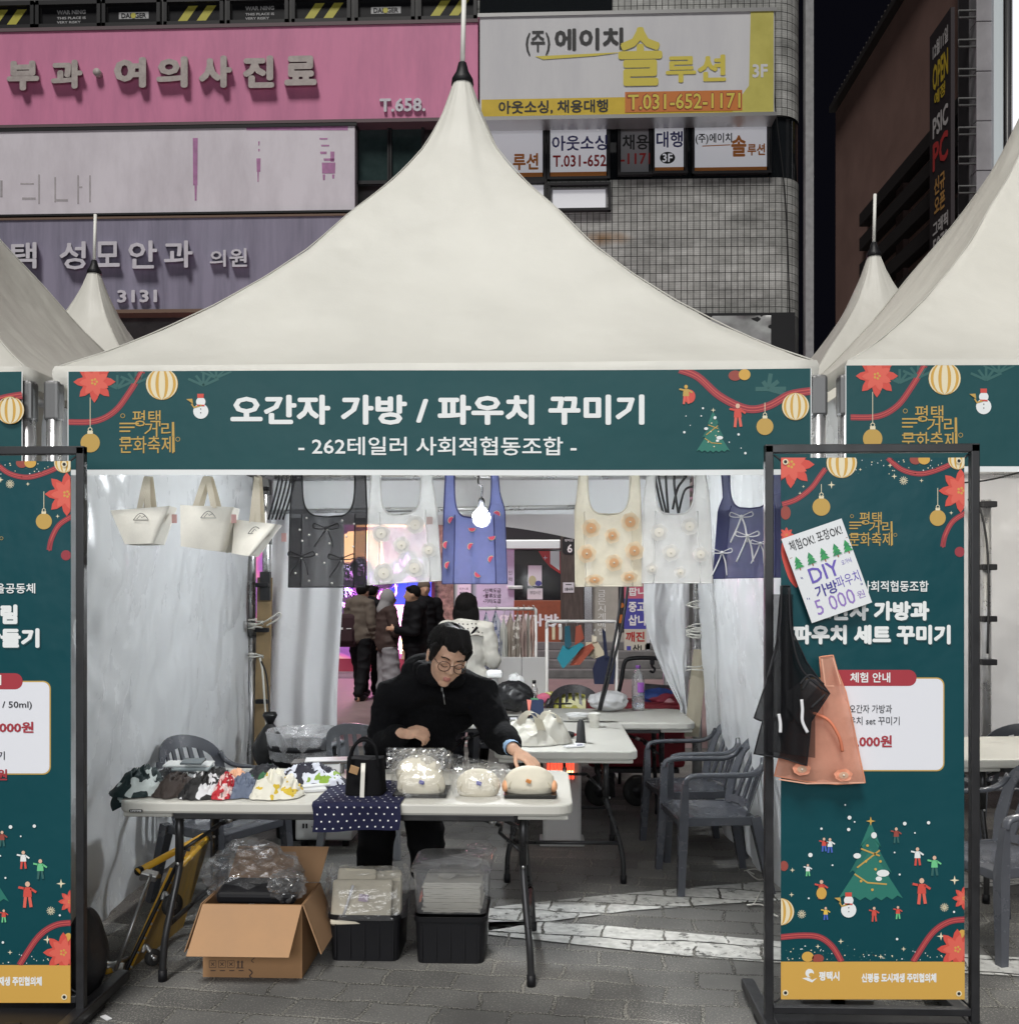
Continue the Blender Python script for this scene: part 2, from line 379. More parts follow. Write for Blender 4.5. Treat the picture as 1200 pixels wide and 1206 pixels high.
# ================================================================== SETTING: ground, street, buildings
def nodes_of(m): nt = m.node_tree; return nt.nodes, nt.links
def paver_mat():
    m = M('pavers', (.06, .06, .06), rough=.85); N, L = nodes_of(m); b = N['Principled BSDF']
    tc = N.new('ShaderNodeTexCoord'); mp = N.new('ShaderNodeMapping'); mp.inputs['Rotation'].default_value = (0, 0, R(7)); L.new(tc.outputs['Object'], mp.inputs[0])
    wn_ = N.new('ShaderNodeTexNoise'); wn_.inputs['Scale'].default_value = 5; wn_.inputs['Detail'].default_value = 3; L.new(mp.outputs[0], wn_.inputs['Vector'])
    ad_ = N.new('ShaderNodeMix'); ad_.data_type = 'RGBA'; ad_.blend_type = 'LINEAR_LIGHT'; ad_.inputs[0].default_value = .034; L.new(mp.outputs[0], ad_.inputs[6]); L.new(wn_.outputs['Color'], ad_.inputs[7])
    bt = N.new('ShaderNodeTexBrick'); bt.inputs['Scale'].default_value = 1; bt.inputs['Brick Width'].default_value = .28; bt.inputs['Row Height'].default_value = .165
    bt.inputs['Mortar Size'].default_value = .009; bt.inputs['Mortar Smooth'].default_value = .4; bt.inputs['Bias'].default_value = 0
    bt.inputs['Color1'].default_value = (.092, .090, .087, 1); bt.inputs['Color2'].default_value = (.150, .148, .142, 1); bt.inputs['Mortar'].default_value = (.03, .03, .028, 1)
    L.new(ad_.outputs[2], bt.inputs['Vector'])
    sp = N.new('ShaderNodeTexNoise'); sp.inputs['Scale'].default_value = 130; sp.inputs['Detail'].default_value = 3; sp.inputs['Roughness'].default_value = .8; L.new(tc.outputs['Object'], sp.inputs['Vector'])
    big = N.new('ShaderNodeTexNoise'); big.inputs['Scale'].default_value = 1.6; big.inputs['Detail'].default_value = 4; L.new(tc.outputs['Object'], big.inputs['Vector'])
    # pale grit lies mostly in and along the joints, in patches
    mul = N.new('ShaderNodeMath'); mul.operation = 'MULTIPLY_ADD'; L.new(bt.outputs['Fac'], mul.inputs[0]); mul.inputs[1].default_value = .09; L.new(sp.outputs[0], mul.inputs[2])
    m2 = N.new('ShaderNodeMath'); m2.operation = 'MULTIPLY_ADD'; L.new(big.outputs[0], m2.inputs[0]); m2.inputs[1].default_value = .32; L.new(mul.outputs[0], m2.inputs[2])
    rp = N.new('ShaderNodeMapRange'); rp.inputs[1].default_value = .715; rp.inputs[2].default_value = .79; L.new(m2.outputs[0], rp.inputs[0])
    x = N.new('ShaderNodeMix'); x.data_type = 'RGBA'; L.new(rp.outputs[0], x.inputs[0]); L.new(bt.outputs['Color'], x.inputs[6]); x.inputs[7].default_value = (.30, .29, .26, 1)
    st = N.new('ShaderNodeMapRange'); st.inputs[1].default_value = .3; st.inputs[2].default_value = .7; st.inputs[3].default_value = .72; st.inputs[4].default_value = 1.2; L.new(big.outputs[0], st.inputs[0])
    y = N.new('ShaderNodeMix'); y.data_type = 'RGBA'; y.blend_type = 'MULTIPLY'; y.inputs[0].default_value = 1; L.new(x.outputs[2], y.inputs[6]); L.new(st.outputs[0], y.inputs[7])
    L.new(y.outputs[2], b.inputs['Base Color'])
    h = N.new('ShaderNodeMath'); h.operation = 'MULTIPLY_ADD'; L.new(bt.outputs['Fac'], h.inputs[0]); h.inputs[1].default_value = -1.4; L.new(sp.outputs[0], h.inputs[2])
    bp = N.new('ShaderNodeBump'); bp.inputs['Strength'].default_value = .8; bp.inputs['Distance'].default_value = .006; L.new(h.outputs[0], bp.inputs['Height']); L.new(bp.outputs[0], b.inputs['Normal'])
    return m
def worn_paint():
    m = M('road_paint', (.55, .55, .52), rough=.8); N, L = nodes_of(m); b = N['Principled BSDF']; out = N['Material Output']
    tc = N.new('ShaderNodeTexCoord'); mp = N.new('ShaderNodeMapping'); mp.inputs['Rotation'].default_value = (0, 0, R(7)); L.new(tc.outputs['Object'], mp.inputs[0])
    wn_ = N.new('ShaderNodeTexNoise'); wn_.inputs['Scale'].default_value = 5; wn_.inputs['Detail'].default_value = 3; L.new(mp.outputs[0], wn_.inputs['Vector'])
    ad_ = N.new('ShaderNodeMix'); ad_.data_type = 'RGBA'; ad_.blend_type = 'LINEAR_LIGHT'; ad_.inputs[0].default_value = .034; L.new(mp.outputs[0], ad_.inputs[6]); L.new(wn_.outputs['Color'], ad_.inputs[7])
    bt = N.new('ShaderNodeTexBrick'); bt.inputs['Scale'].default_value = 1; bt.inputs['Brick Width'].default_value = .28; bt.inputs['Row Height'].default_value = .165; bt.inputs['Mortar Size'].default_value = .008; bt.inputs['Mortar Smooth'].default_value = .5
    L.new(ad_.outputs[2], bt.inputs['Vector'])
    n1 = N.new('ShaderNodeTexNoise'); n1.inputs['Scale'].default_value = 9; n1.inputs['Detail'].default_value = 9; n1.inputs['Roughness'].default_value = .8; L.new(tc.outputs['Object'], n1.inputs['Vector'])
    a = N.new('ShaderNodeMath'); a.operation = 'MULTIPLY_ADD'; L.new(bt.outputs['Fac'], a.inputs[0]); a.inputs[1].default_value = .17; L.new(n1.outputs[0], a.inputs[2])
    r = N.new('ShaderNodeMapRange'); r.inputs[1].default_value = .55; r.inputs[2].default_value = .62; L.new(a.outputs[0], r.inputs[0])
    t = N.new('ShaderNodeBsdfTransparent'); mx = N.new('ShaderNodeMixShader'); L.new(r.outputs[0], mx.inputs[0]); L.new(b.outputs[0], mx.inputs[1]); L.new(t.outputs[0], mx.inputs[2]); L.new(mx.outputs[0], out.inputs[0])
    n2 = N.new('ShaderNodeTexNoise'); n2.inputs['Scale'].default_value = 25; n2.inputs['Detail'].default_value = 5; L.new(tc.outputs['Object'], n2.inputs['Vector'])
    cr = N.new('ShaderNodeValToRGB'); cr.color_ramp.elements[0].color = (.22, .22, .21, 1); cr.color_ramp.elements[1].color = (.72, .72, .69, 1); L.new(n2.outputs[0], cr.inputs[0]); L.new(cr.outputs[0], b.inputs['Base Color'])
    return m
g = MB(); g.add([(-60, -30, 0), (60, -30, 0), (60, 120, 0), (-60, 120, 0)], [[0, 1, 2, 3]]); tag(g.build('paved_ground', paver_mat(), at=(0, 0, 0)), kind='structure')
g = MB(); g.add([(-14, 9.9, .004), (9, 9.9, .004), (9, 17.6, .004), (-14, 17.6, .004)], [[0, 1, 2, 3]])
tag(g.build('street', M('street_stone', (.27, .19, .19), rough=.55, var=.3, scale=3, bump=.3, bscale=30), at=(0, 0, 0)), kind='structure')
rp = worn_paint(); g = MB()
def strip(pts_a, pts_b):
    A = [PZ(x, y, .006) for x, y in pts_a]; B = [PZ(x, y, .006) for x, y in pts_b]
    for i in range(len(A)-1): g.add([A[i], A[i+1], B[i+1], B[i]], [[0, 1, 2, 3]])
strip([(560, 1071), (640, 1062), (720, 1054), (830, 1044), (960, 1034), (1200, 1016)], [(560, 1099), (640, 1086), (740, 1073), (830, 1066), (960, 1058), (1200, 1042)])
strip([(540, 1073), (562, 1071)], [(540, 1094), (562, 1096)])
strip([(575, 1086), (640, 1085), (720, 1091), (830, 1101), (960, 1113), (1200, 1128)], [(575, 1101), (640, 1108), (720, 1117), (830, 1128), (960, 1137), (1200, 1150)])
tag(g.build('road_marking', rp, at=(0, 0, 0)), kind='structure')
st = MB()
for k in range(4): st.box((.75, 18.05+.36*k, .075+.15*k), (4.2-.004*k, .36, .15), 0, bev=.01)
tag(st.build('stone_steps', M('step_stone', (.16, .16, .16), rough=.8, var=.3, scale=6, bump=.3)), 'grey stone steps rising to the coffee shop door at the end of the passage', 'steps')

# ---- the office building with signs (front plane FY)
FY = 19.5; FS = FY/F
def fx(px): return Pr(px, HY, FY).x
def fz(ry): return CH+(HY-ry)*FS
def fmap(base):
    return lambda px, ry, off: Pr(px, ry, FY, base+off)
m_tile = None
def tile_mat():
    m = M('wall_tiles', (.3, .3, .29), rough=.45); N, L = nodes_of(m); b = N['Principled BSDF']
    uv = N.new('ShaderNodeUVMap'); tc = N.new('ShaderNodeTexCoord')
    bt = N.new('ShaderNodeTexBrick'); bt.offset = 0; bt.inputs['Scale'].default_value = 1; bt.inputs['Brick Width'].default_value = .124; bt.inputs['Row Height'].default_value = .172
    bt.inputs['Mortar Size'].default_value = .008; bt.inputs['Mortar Smooth'].default_value = .5
    bt.inputs['Color1'].default_value = (.50, .50, .48, 1); bt.inputs['Color2'].default_value = (.66, .66, .64, 1); bt.inputs['Mortar'].default_value = (.03, .03, .03, 1)
    L.new(uv.outputs[0], bt.inputs['Vector'])
    b2 = N.new('ShaderNodeTexBrick'); b2.offset = 0; b2.inputs['Scale'].default_value = 1; b2.inputs['Brick Width'].default_value = .041; b2.inputs['Row Height'].default_value = .043; b2.inputs['Mortar Size'].default_value = .005
    b2.inputs['Color1'].default_value = (1, 1, 1, 1); b2.inputs['Color2'].default_value = (.8, .8, .8, 1); b2.inputs['Mortar'].default_value = (.35, .35, .35, 1); L.new(uv.outputs[0], b2.inputs['Vector'])
    mu = N.new('ShaderNodeMix'); mu.data_type = 'RGBA'; mu.blend_type = 'MULTIPLY'; mu.inputs[0].default_value = .45; L.new(bt.outputs[0], mu.inputs[6]); L.new(b2.outputs[0], mu.inputs[7])
    mp = N.new('ShaderNodeMapping'); mp.inputs['Scale'].default_value = (.35, 1, 1); L.new(uv.outputs[0], mp.inputs[0])
    n = N.new('ShaderNodeTexNoise'); n.inputs['Scale'].default_value = 1.1; n.inputs['Detail'].default_value = 7; n.inputs['Roughness'].default_value = .7; L.new(mp.outputs[0], n.inputs['Vector'])
    r = N.new('ShaderNodeValToRGB'); r.color_ramp.elements[0].position = .35; r.color_ramp.elements[0].color = (.3, .3, .3, 1); r.color_ramp.elements[1].position = .62; r.color_ramp.elements[1].color = (1, 1, 1, 1); L.new(n.outputs[0], r.inputs[0])
    m2 = N.new('ShaderNodeMix'); m2.data_type = 'RGBA'; m2.blend_type = 'MULTIPLY'; m2.inputs[0].default_value = .9; L.new(mu.outputs[2], m2.inputs[6]); L.new(r.outputs[0], m2.inputs[7])
    # rust stain running out of one fixing
    mp3 = N.new('ShaderNodeMapping'); mp3.inputs['Location'].default_value = (-fx(712), -fz(282), 0); L.new(uv.outputs[0], mp3.inputs[0])
    mp4 = N.new('ShaderNodeMapping'); mp4.inputs['Scale'].default_value = (1.25, 5.0, 1); L.new(mp3.outputs[0], mp4.inputs[0])
    gr = N.new('ShaderNodeTexGradient'); gr.gradient_type = 'SPHERICAL'; L.new(mp4.outputs[0], gr.inputs[0])
    nn = N.new('ShaderNodeTexNoise'); nn.inputs['Scale'].default_value = 3; nn.inputs['Detail'].default_value = 6; L.new(uv.outputs[0], nn.inputs['Vector'])
    mm = N.new('ShaderNodeMath'); mm.operation = 'MULTIPLY'; L.new(gr.outputs[0], mm.inputs[0]); L.new(nn.outputs[0], mm.inputs[1])
    mr = N.new('ShaderNodeMapRange'); mr.inputs[1].default_value = .08; mr.inputs[2].default_value = .5; mr.inputs[4].default_value = .85; L.new(mm.outputs[0], mr.inputs[0])
    m4 = N.new('ShaderNodeMix'); m4.data_type = 'RGBA'; m4.blend_type = 'MULTIPLY'; L.new(mr.outputs[0], m4.inputs[0]); L.new(m2.outputs[2], m4.inputs[6]); m4.inputs[7].default_value = (.7, .33, .06, 1)
    L.new(m4.outputs[2], b.inputs['Base Color'])
    bp = N.new('ShaderNodeBump'); bp.inputs['Strength'].default_value = .6; bp.inputs['Distance'].default_value = .02; bp.invert = True; L.new(bt.outputs['Fac'], bp.inputs['Height']); L.new(bp.outputs[0], b.inputs['Normal'])
    return m
m_tile = tile_mat()
m_dark = M('dark_frame', (.018, .018, .02), rough=.4)
m_glassd = M('night_glass', (.012, .014, .016), rough=.08, spec=.8)
m_conc = M('soot_concrete', (.11, .11, .11), rough=.8, var=.4, scale=3)
m_alu = M('aluminium', (.55, .55, .55), rough=.35, metal=.9)
m_white_ink = M('white_ink', (.82, .82, .82), rough=.5)
m_black_ink = M('black_ink', (.012, .012, .014), rough=.5)
bld = thing('office_building', 'sign covered office building with tiled rounded corner behind the tents', 'building', (fx(300), FY, 0))
# walls: tiled skin with a rounded corner at the right end
XR = fx(948); RAD = .55
def tiled(z0, z1, x0):
    t = MB(); t.uv = []
    prof = [(x0, FY), (XR-RAD, FY)]+[(XR-RAD+RAD*math.sin(R(a)), FY+RAD-RAD*math.cos(R(a))) for a in range(10, 91, 10)]+[(XR, FY+8)]
    s = 0; us = []
    for i, p in enumerate(prof):
        if i: s += (Vector(p)-Vector(prof[i-1])).length
        us.append(s+x0)
    for (x, y), u in zip(prof, us): t.v += [Vector((x, y, z0)), Vector((x, y, z1))]; t.uv += [(u, z0), (u, z1)]
    for i in range(len(prof)-1): t.f.append([2*i, 2*i+2, 2*i+3, 2*i+1]); t.m.append(0); t.s.append(True)
    return t
tiled(fz(372), fz(213), fx(540)).build('tiled_wall', m_tile, bld)
tiled(fz(140), fz(-60), fx(560)).build('tiled_wall', m_tile, bld)
c = MB(); c.box(((fx(-120)+XR-RAD)/2, FY+4.2, fz(-60)/2), (XR-RAD-fx(-120), 7.6, fz(-60)), 0); c.build('wall', m_conc, bld)
c = MB(); c.add(tiled(fz(213)+.0, fz(140), fx(560)).v, tiled(fz(213), fz(140), fx(560)).f, 0, True); c.v = [v+Vector((0, .06, 0)) for v in c.v]
c.build('window_band', m_glassd, bld)
tiled(0, fz(372), XR-RAD-.02).build('corner_wall', m_conc, bld)
c = MB(); c.box((XR+.06, FY-.03, fz(140)), (.16, .16, 14.5), 0); c.build('drain_pipe', M('pipe_grey', (.30, .30, .31), rough=.5, var=.2), bld)
m_cable = M('cable_black', (.01, .01, .011), rough=.5)
c = MB(); c.tube(spline([Pr(905, 20, FY, .06), Pr(912, 120, FY, .2), Pr(925, 240, FY, .05), Pr(930, 375, FY, .03)], 8), .012, 6); c.build('wall_cable', m_cable, bld)
# sign boards
def board(name, label, x0, y0, x1, y1, mat, th=.3, proud=.0, rim=None):
    t = thing(name, label, 'sign', (fx((x0+x1)/2), FY-proud, fz(y1)))
    b = MB(); kf = (FY-proud-th)/FY; a = (fx(x0)*kf, CH+(fz(y1)-CH)*kf); e = (fx(x1)*kf, CH+(fz(y0)-CH)*kf)
    b.box(((a[0]+e[0])/2, FY-proud-th/2, (a[1]+e[1])/2), (e[0]-a[0], th, e[1]-a[1]), 0, bev=.012); b.build('sign_panel', mat, t)
    if rim:
        r = MB()
        for z in (a[1], e[1]): r.box(((a[0]+e[0])/2, FY-proud-th/2, z), (e[0]-a[0]+.08, th+.05, .07), 0)
        r.build('sign_rim', rim, t)
    return t
def stained(name, col, dirt, amt=.6, sc=(1.2, 1, .25), lo=.4, hi=.7, ns=1.6):
    m = M(name, col, rough=.55); N, L = nodes_of(m); b = N['Principled BSDF']; tc = N.new('ShaderNodeTexCoord'); mp = N.new('ShaderNodeMapping'); mp.inputs['Scale'].default_value = sc
    n = N.new('ShaderNodeTexNoise'); n.inputs['Scale'].default_value = ns; n.inputs['Detail'].default_value = 8; n.inputs['Roughness'].default_value = .65; L.new(tc.outputs['Object'], mp.inputs[0]); L.new(mp.outputs[0], n.inputs['Vector'])
    r = N.new('ShaderNodeMapRange'); r.inputs[1].default_value = lo; r.inputs[2].default_value = hi; r.inputs[4].default_value = amt; L.new(n.outputs[0], r.inputs[0])
    x = N.new('ShaderNodeMix'); x.data_type = 'RGBA'; L.new(r.outputs[0], x.inputs[0]); x.inputs[6].default_value = rgb(col) if isinstance(col, str) else (*col, 1); x.inputs[7].default_value = rgb(dirt) if isinstance(dirt, str) else (*dirt, 1); L.new(x.outputs[2], b.inputs['Base Color']); return m
m_pink = stained('sign_pink', (.66, .22, .38), (.48, .16, .29), .8)
m_dirtyw = stained('sign_dirty_white', (.72, .68, .74), (.54, .50, .55), .8, (1, 1, .35))
m_lav = stained('sign_lavender', (.27, .25, .34), (.16, .15, .21), .9, (2.5, 1, .22))
m_letter = stained('letter_grey', (.46, .41, .39), (.30, .26, .25), .8, (2, 2, 2), ns=4)
m_letw = M('letter_pale', (.62, .60, .66), rough=.5, var=.12, scale=6)
m_side = M('letter_side', (.66, .50, .47), rough=.5)
m_purple_stain = M('purple_residue', (.50, .16, .42), rough=.6, var=.35, scale=9, alpha=.62)
m_grey_stain = M('grey_residue', (.42, .40, .40), rough=.7, var=.3, scale=9, alpha=.5)
def letters(t, st, x0, y0, x1, y1, th, mat, bold=.03, base=.3, name='lettering'):
    y0 = Rr((x0+x1)/2, y0); y1 = Rr((x0+x1)/2, y1)
    k = Ink(lambda px, ry, off: Pr(px, ry, FY, base+.003+off)); k.text(st, x0, y0, x1, y1, 0, 0, bold, 0, .1, th); k.mb.build(name, mat, t)
sp_ = board('clinic_sign', 'long faded pink signboard with raised grey letters, topmost on the left', -70, 23, 563, 139, m_pink, .3, .02, M('sign_edge', (.12, .08, .09), rough=.6))
for ch, a, b_, c_, d_ in (('부', 8, 71, 46, 106), ('과', 60, 70, 97, 104), ('·', 112, 83, 121, 93), ('여', 134, 67, 172, 103), ('의', 184, 66, 221, 103), ('사', 234, 65, 273, 103), ('진', 286, 65, 323, 103), ('료', 335, 65, 373, 100)):
    if ch == '·':
        k = Ink(lambda px, ry, off: P(px, ry, FY, .32+off)); q = MB(); q.lathe([(.0, 0), (.075, 0), (.075, .13), (0, .13)], P(117, 88, FY, .32), 14, rot=(R(90), 0, 0)); q.build('lettering', m_letter, sp_)
    else: letters(sp_, ch, a, b_, c_, d_, .14, m_letter, .045, .32)
letters(sp_, 'T.658.', 447, 115, 501, 131, .05, m_letw, .03, .32)
sw_ = board('blank_sign', 'stained white blank signboard with purple residue, middle of the left stack', -70, 142.5, 418, 246.5, m_dirtyw, .3, .02, m_dark)
k = Ink(lambda px, ry, off: P(px, ry, FY, .325+off), .004)
for a, b_, c_, d_ in ((213, 148, 248, 150.5), (290, 148, 410, 153), (227, 162, 233, 218), (229, 218, 232, 236), (302, 186, 307, 202), (303, 202, 305, 214), (304, 166, 306, 171), (304, 175, 306, 178), (379, 191, 395, 204), (377, 178, 385, 181), (389, 178, 394, 190), (381, 186, 394, 189), (378, 170, 388, 172), (376, 162, 386, 164), (380, 205, 383, 212), (391, 205, 394, 210)):
    k.poly([(a, b_), (c_, b_), (c_-.4, d_), (a+.4, d_)], 0, 0)
k.mb.build('purple_stain', m_purple_stain, sw_)
k = Ink(lambda px, ry, off: P(px, ry, FY, .325+off), .004)
for a, b_, c_, d_ in ((64, 208, 66, 238), (66, 234, 80, 237), (91, 206, 93, 240), (93, 219, 97, 221), (105, 206, 107, 238), (24, 215, 40, 217), (26, 232, 42, 235), (0, 212, 3, 232), (45, 205, 47, 240)): k.poly([(a, b_), (c_, b_), (c_, d_), (a, d_)], 0, 0)
k.mb.build('grey_stain', m_grey_stain, sw_)
sl_ = board('eye_clinic_sign', 'grey lavender signboard with pale raised letters, lowest of the left stack', -70, 249, 432, 362, m_lav, .3, .02, M('sign_edge_brown', (.16, .10, .07), rough=.6))
for ch, a, b_, c_, d_ in (('평', -22, 285, 4, 317), ('택', 13, 285, 43, 316), ('성', 70, 284, 101, 317), ('모', 112, 284, 141, 314), ('안', 151, 283, 185, 316), ('과', 193, 283, 227, 315), ('의', 247, 294, 266, 314), ('원', 270, 292, 291, 314)):
    letters(sl_, ch, a, b_, c_, d_, .16 if d_ > 314.5 else .12, m_letw, .02, .32)
letters(sl_, '3131', 138, 341, 185, 356, .08, m_letw, .03, .32)
# the yellow and white sign
m_signw = stained('sign_white', (.62, .62, .64), (.50, .50, .54), .6)
m_olive = M('sign_yellow_green', (.52, .47, .10), rough=.5, var=.12, scale=2)
m_yel = M('sign_yellow', (.62, .44, .03), rough=.5, var=.1, scale=3)
m_orange = M('sign_orange', (.55, .17, .03), rough=.5)
m_lemon = M('sign_lemon', (.62, .52, .07), rough=.5)
ss_ = board('staffing_sign', 'white and yellow staffing agency signboard on the tiled corner', 565, 17, 912, 139, m_signw, .4, .25, m_alu)
BS = .65
k = Ink(lambda px, ry, off: Pr(px, ry, FY, BS+.006+off), .003)
mats_s = [m_yel, m_olive, m_orange, m_black_ink, m_lemon, M('red_outline', (.30, .03, .02)), m_signw]
k.rect(567, 116, 911, 136, 0, 0); k.poly([(884, 16), (911, 16), (911, 136), (862, 136), (872, 118), (882, 105)], 1, 1); k.rect(736, 110, 874, 134, 2, 2)
k.text('(주)', 619, 36, 648, 65, 3, 1, .02); k.text('에이치', 653, 34, 734, 60, 3, 1, .035)
k.poly([(630, 66), (735, 63), (700, 67), (640, 70)], 4, 1)
k.text('솔', 728, 34, 780, 103, 4, 2, .03); k.text('루션', 784, 68, 855, 100, 4, 1, .03)
k.text('3F', 886, 80, 904, 96, 6, 2, .03)
k.text('아웃소싱, 채용대행', 587, 118, 716, 134, 3, 1, .025)
k.text('T.031-652-1171', 738, 112, 873, 132, 5, 3, .05); k.text('T.031-652-1171', 739.5, 113, 872, 131, 4, 4, .015)
k.mb.build('print', mats_s, ss_)
# third-floor windows with posters
m_postw = M('poster_white', (.72, .72, .74), rough=.4); m_posto = M('poster_orange', (.66, .24, .06), rough=.4); m_postb = M('poster_emissive', (.74, .74, .76), rough=.4, emit=.22, ecol=(.9, .92, 1, 1)); m_navy = M('poster_navy', (.03, .03, .16), rough=.4); m_red = M('poster_red', (.42, .03, .03), rough=.4)  # the posters' white carries a little added emission to brighten it
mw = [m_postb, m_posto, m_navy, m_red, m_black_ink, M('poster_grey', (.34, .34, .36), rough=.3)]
def poster_win(x0, y0, x1, y1, draw, dim=0):
    f = MB()
    for a, b_, c_, d_ in ((x0, y0, x1, y0+3), (x0, y1-3, x1, y1), (x0, y0, x0+3, y1), (x1-3, y0, x1, y1)):
        f.box(((fx(a)+fx(c_))/2, FY-.06, (fz(b_)+fz(d_))/2), (abs(fx(c_)-fx(a)), .12 if b_ == y0 and d_ == y0+3 or b_ == y1-3 else .11, fz(b_)-fz(d_)))
    fo = f.build('window', m_dark, bld)
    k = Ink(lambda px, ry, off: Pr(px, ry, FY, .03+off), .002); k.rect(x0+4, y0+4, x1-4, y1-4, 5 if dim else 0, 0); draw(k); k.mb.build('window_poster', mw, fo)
def bands(k, a, c_, y0=144, y1=211): k.rect(a, y0+1, c_, y0+8, 1, 1); k.rect(a, y1-8, c_, y1-1, 1, 1)
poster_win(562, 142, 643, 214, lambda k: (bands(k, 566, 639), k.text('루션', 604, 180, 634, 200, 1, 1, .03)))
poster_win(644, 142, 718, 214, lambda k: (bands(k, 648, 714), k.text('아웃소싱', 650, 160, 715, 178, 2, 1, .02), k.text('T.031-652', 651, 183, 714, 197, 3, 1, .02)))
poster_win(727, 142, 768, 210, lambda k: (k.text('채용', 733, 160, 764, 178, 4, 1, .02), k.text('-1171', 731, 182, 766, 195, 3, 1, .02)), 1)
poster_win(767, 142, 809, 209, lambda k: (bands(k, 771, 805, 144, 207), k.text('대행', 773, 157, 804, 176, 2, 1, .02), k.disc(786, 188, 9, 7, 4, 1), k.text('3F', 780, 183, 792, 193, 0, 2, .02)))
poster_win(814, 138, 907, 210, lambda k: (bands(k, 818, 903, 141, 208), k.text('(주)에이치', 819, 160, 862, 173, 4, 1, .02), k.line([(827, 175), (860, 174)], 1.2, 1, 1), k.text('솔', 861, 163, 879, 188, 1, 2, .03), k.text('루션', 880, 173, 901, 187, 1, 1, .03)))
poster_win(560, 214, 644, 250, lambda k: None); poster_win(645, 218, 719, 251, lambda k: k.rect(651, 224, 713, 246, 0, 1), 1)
for a, c_ in ((420, 460), (459, 500)):
    f = MB()
    for q in ((a, 146, c_, 149), (a, 212, c_, 216), (a, 146, a+3, 216), (c_-3, 146, c_, 216)): f.box(((fx(q[0])+fx(q[2]))/2, FY-.05, (fz(q[1])+fz(q[3]))/2), (fx(q[2])-fx(q[0]), .1, fz(q[1])-fz(q[3])))
    fo = f.build('window', m_dark, bld); k = Ink(lambda px, ry, off: Pr(px, ry, FY, .02+off)); k.rect(a, 146, c_, 216, 0, 0); k.mb.build('pane', M('window_teal', (.03, .05, .05), rough=.15, var=.4, scale=1.5), fo)
# fourth-floor windows with warning tape
m_tape = M('tape_yellow', (.50, .46, .08), rough=.4); m_taped = M('tape_black', (.014, .014, .016), rough=.3); m_tapew = M('tape_white', (.45, .45, .46), rough=.4)
def top_win(x0, x1, kind):
    f = MB()
    for a, b_, c_, d_ in ((x0, -8, x1, -3), (x0, 20, x1, 25), (x0, -8, x0+4, 25), (x1-4, -8, x1, 25)): f.box(((fx(a)+fx(c_))/2, FY-.06, (fz(b_)+fz(d_))/2), (fx(c_)-fx(a), .12, fz(b_)-fz(d_)))
    fo = f.build('window', m_dark, bld); k = Ink(lambda px, ry, off: Pr(px, ry, FY, .02+off), .003); k.rect(x0+4, -6, x1-4, 22, 0, 0); y = 0
    cx = (x0+x1)/2
    if kind == 's':
        for d in (-16, 6): k.poly([(cx+d+8, -2), (cx+d+19, -2), (cx+d+5, 18), (cx+d-6, 18)], 1, 1)
    elif kind == 'w':
        k.text('WAR NING', cx-16, 0, cx+18, 5, 2, 1, .04); k.text('THIS PLACE IS', cx-16, 8, cx+18, 11, 2, 1, .02); k.text('VERY RISKY', cx-16, 13, cx+12, 16, 2, 1, .02)
    else:
        k.rect(cx-17, 4, cx+18, 12, 2, 1); k.text('DANGER', cx-14, 5, cx+15, 11, 0, 2, .03); k.disc(cx, 8, 3, 3.4, 1, 3)
    k.mb.build('pane', [m_taped, m_tape, m_tapew], fo)
for x0, x1, kd in ((-30, 43, 's'), (45, 121, 'w'), (123, 191, 'd'), (195, 265, 's'), (269, 341, 'w'), (345, 414, 's'), (419, 489, 'd'), (493, 562, 's')): top_win(x0, x1, kd)
f = MB(); f.box(((fx(565)+fx(720))/2, FY-.05, fz(0)), (fx(720)-fx(565), .1, fz(-30)-fz(24)), 0); f.build('window', m_glassd, bld)
# torn plastic sheet and dark opening beneath the tiles
f = MB(); f.box(((fx(790)+fx(935))/2, FY-.04, (fz(372)+fz(420))/2), (fx(935)-fx(790), .08, fz(372)-fz(420)), 0); f.build('window', m_dark, bld)
k = MB(); k.grid(lambda u, v: Pr(lerp(800, 908, u), lerp(374, 418, v), FY, .1+.07*nz(u*5, v*5)), 20, 12); k.build('plastic_sheet', M('grey_sheet', (.33, .34, .34), rough=.35, var=.25, scale=3), bld)

# ---- ground floor shops
shop = thing('coffee_shop_front', 'ground floor coffee shop front with dark glass door and brown lettered counter', 'shop front', (fx(640), FY-.4, 0))
def slabpx(name, mat, x0, y0, x1, y1, base=.3, th=.2, parent=None, bev=0):
    b = MB(); a = P(x0, y1, FY); e = P(x1, y0, FY); b.box(((a.x+e.x)/2, FY-base-th/2, (a.z+e.z)/2), (e.x-a.x, th, e.z-a.z), 0, bev=bev); return b.build(name, mat, parent)
def inkpx(name, mats, fn, base, parent=None):
    k = Ink(lambda px, py, off: P(px, py, FY, base+off), .003); fn(k); return k.mb.build(name, mats, parent)
m_brown = M('counter_brown', (.26, .075, .035), rough=.45, var=.25, scale=4)
m_wood = M('dark_wood', (.085, .07, .06), rough=.6, var=.5, scale=5, stretch=(4, 4, .6), bump=.3)
m_posterl = M('notice_white', (.62, .63, .66), rough=.4)
slabpx('lintel', m_black_ink, 588, 560, 672, 637, .02, .3, shop)
slabpx('awning_rail', m_alu, 592, 637, 660, 648, .1, .35, shop, .02)
slabpx('glass_door', m_glassd, 606, 648, 660, 707, .1, .08, shop)
slabpx('counter_panel', m_brown, 606, 707, 660, 757, .1, .3, shop, .01)
inkpx('counter_lettering', m_postw, lambda k: k.text('역전다방', 588, 723, 658, 738, 0, 0, .035), .41, shop)
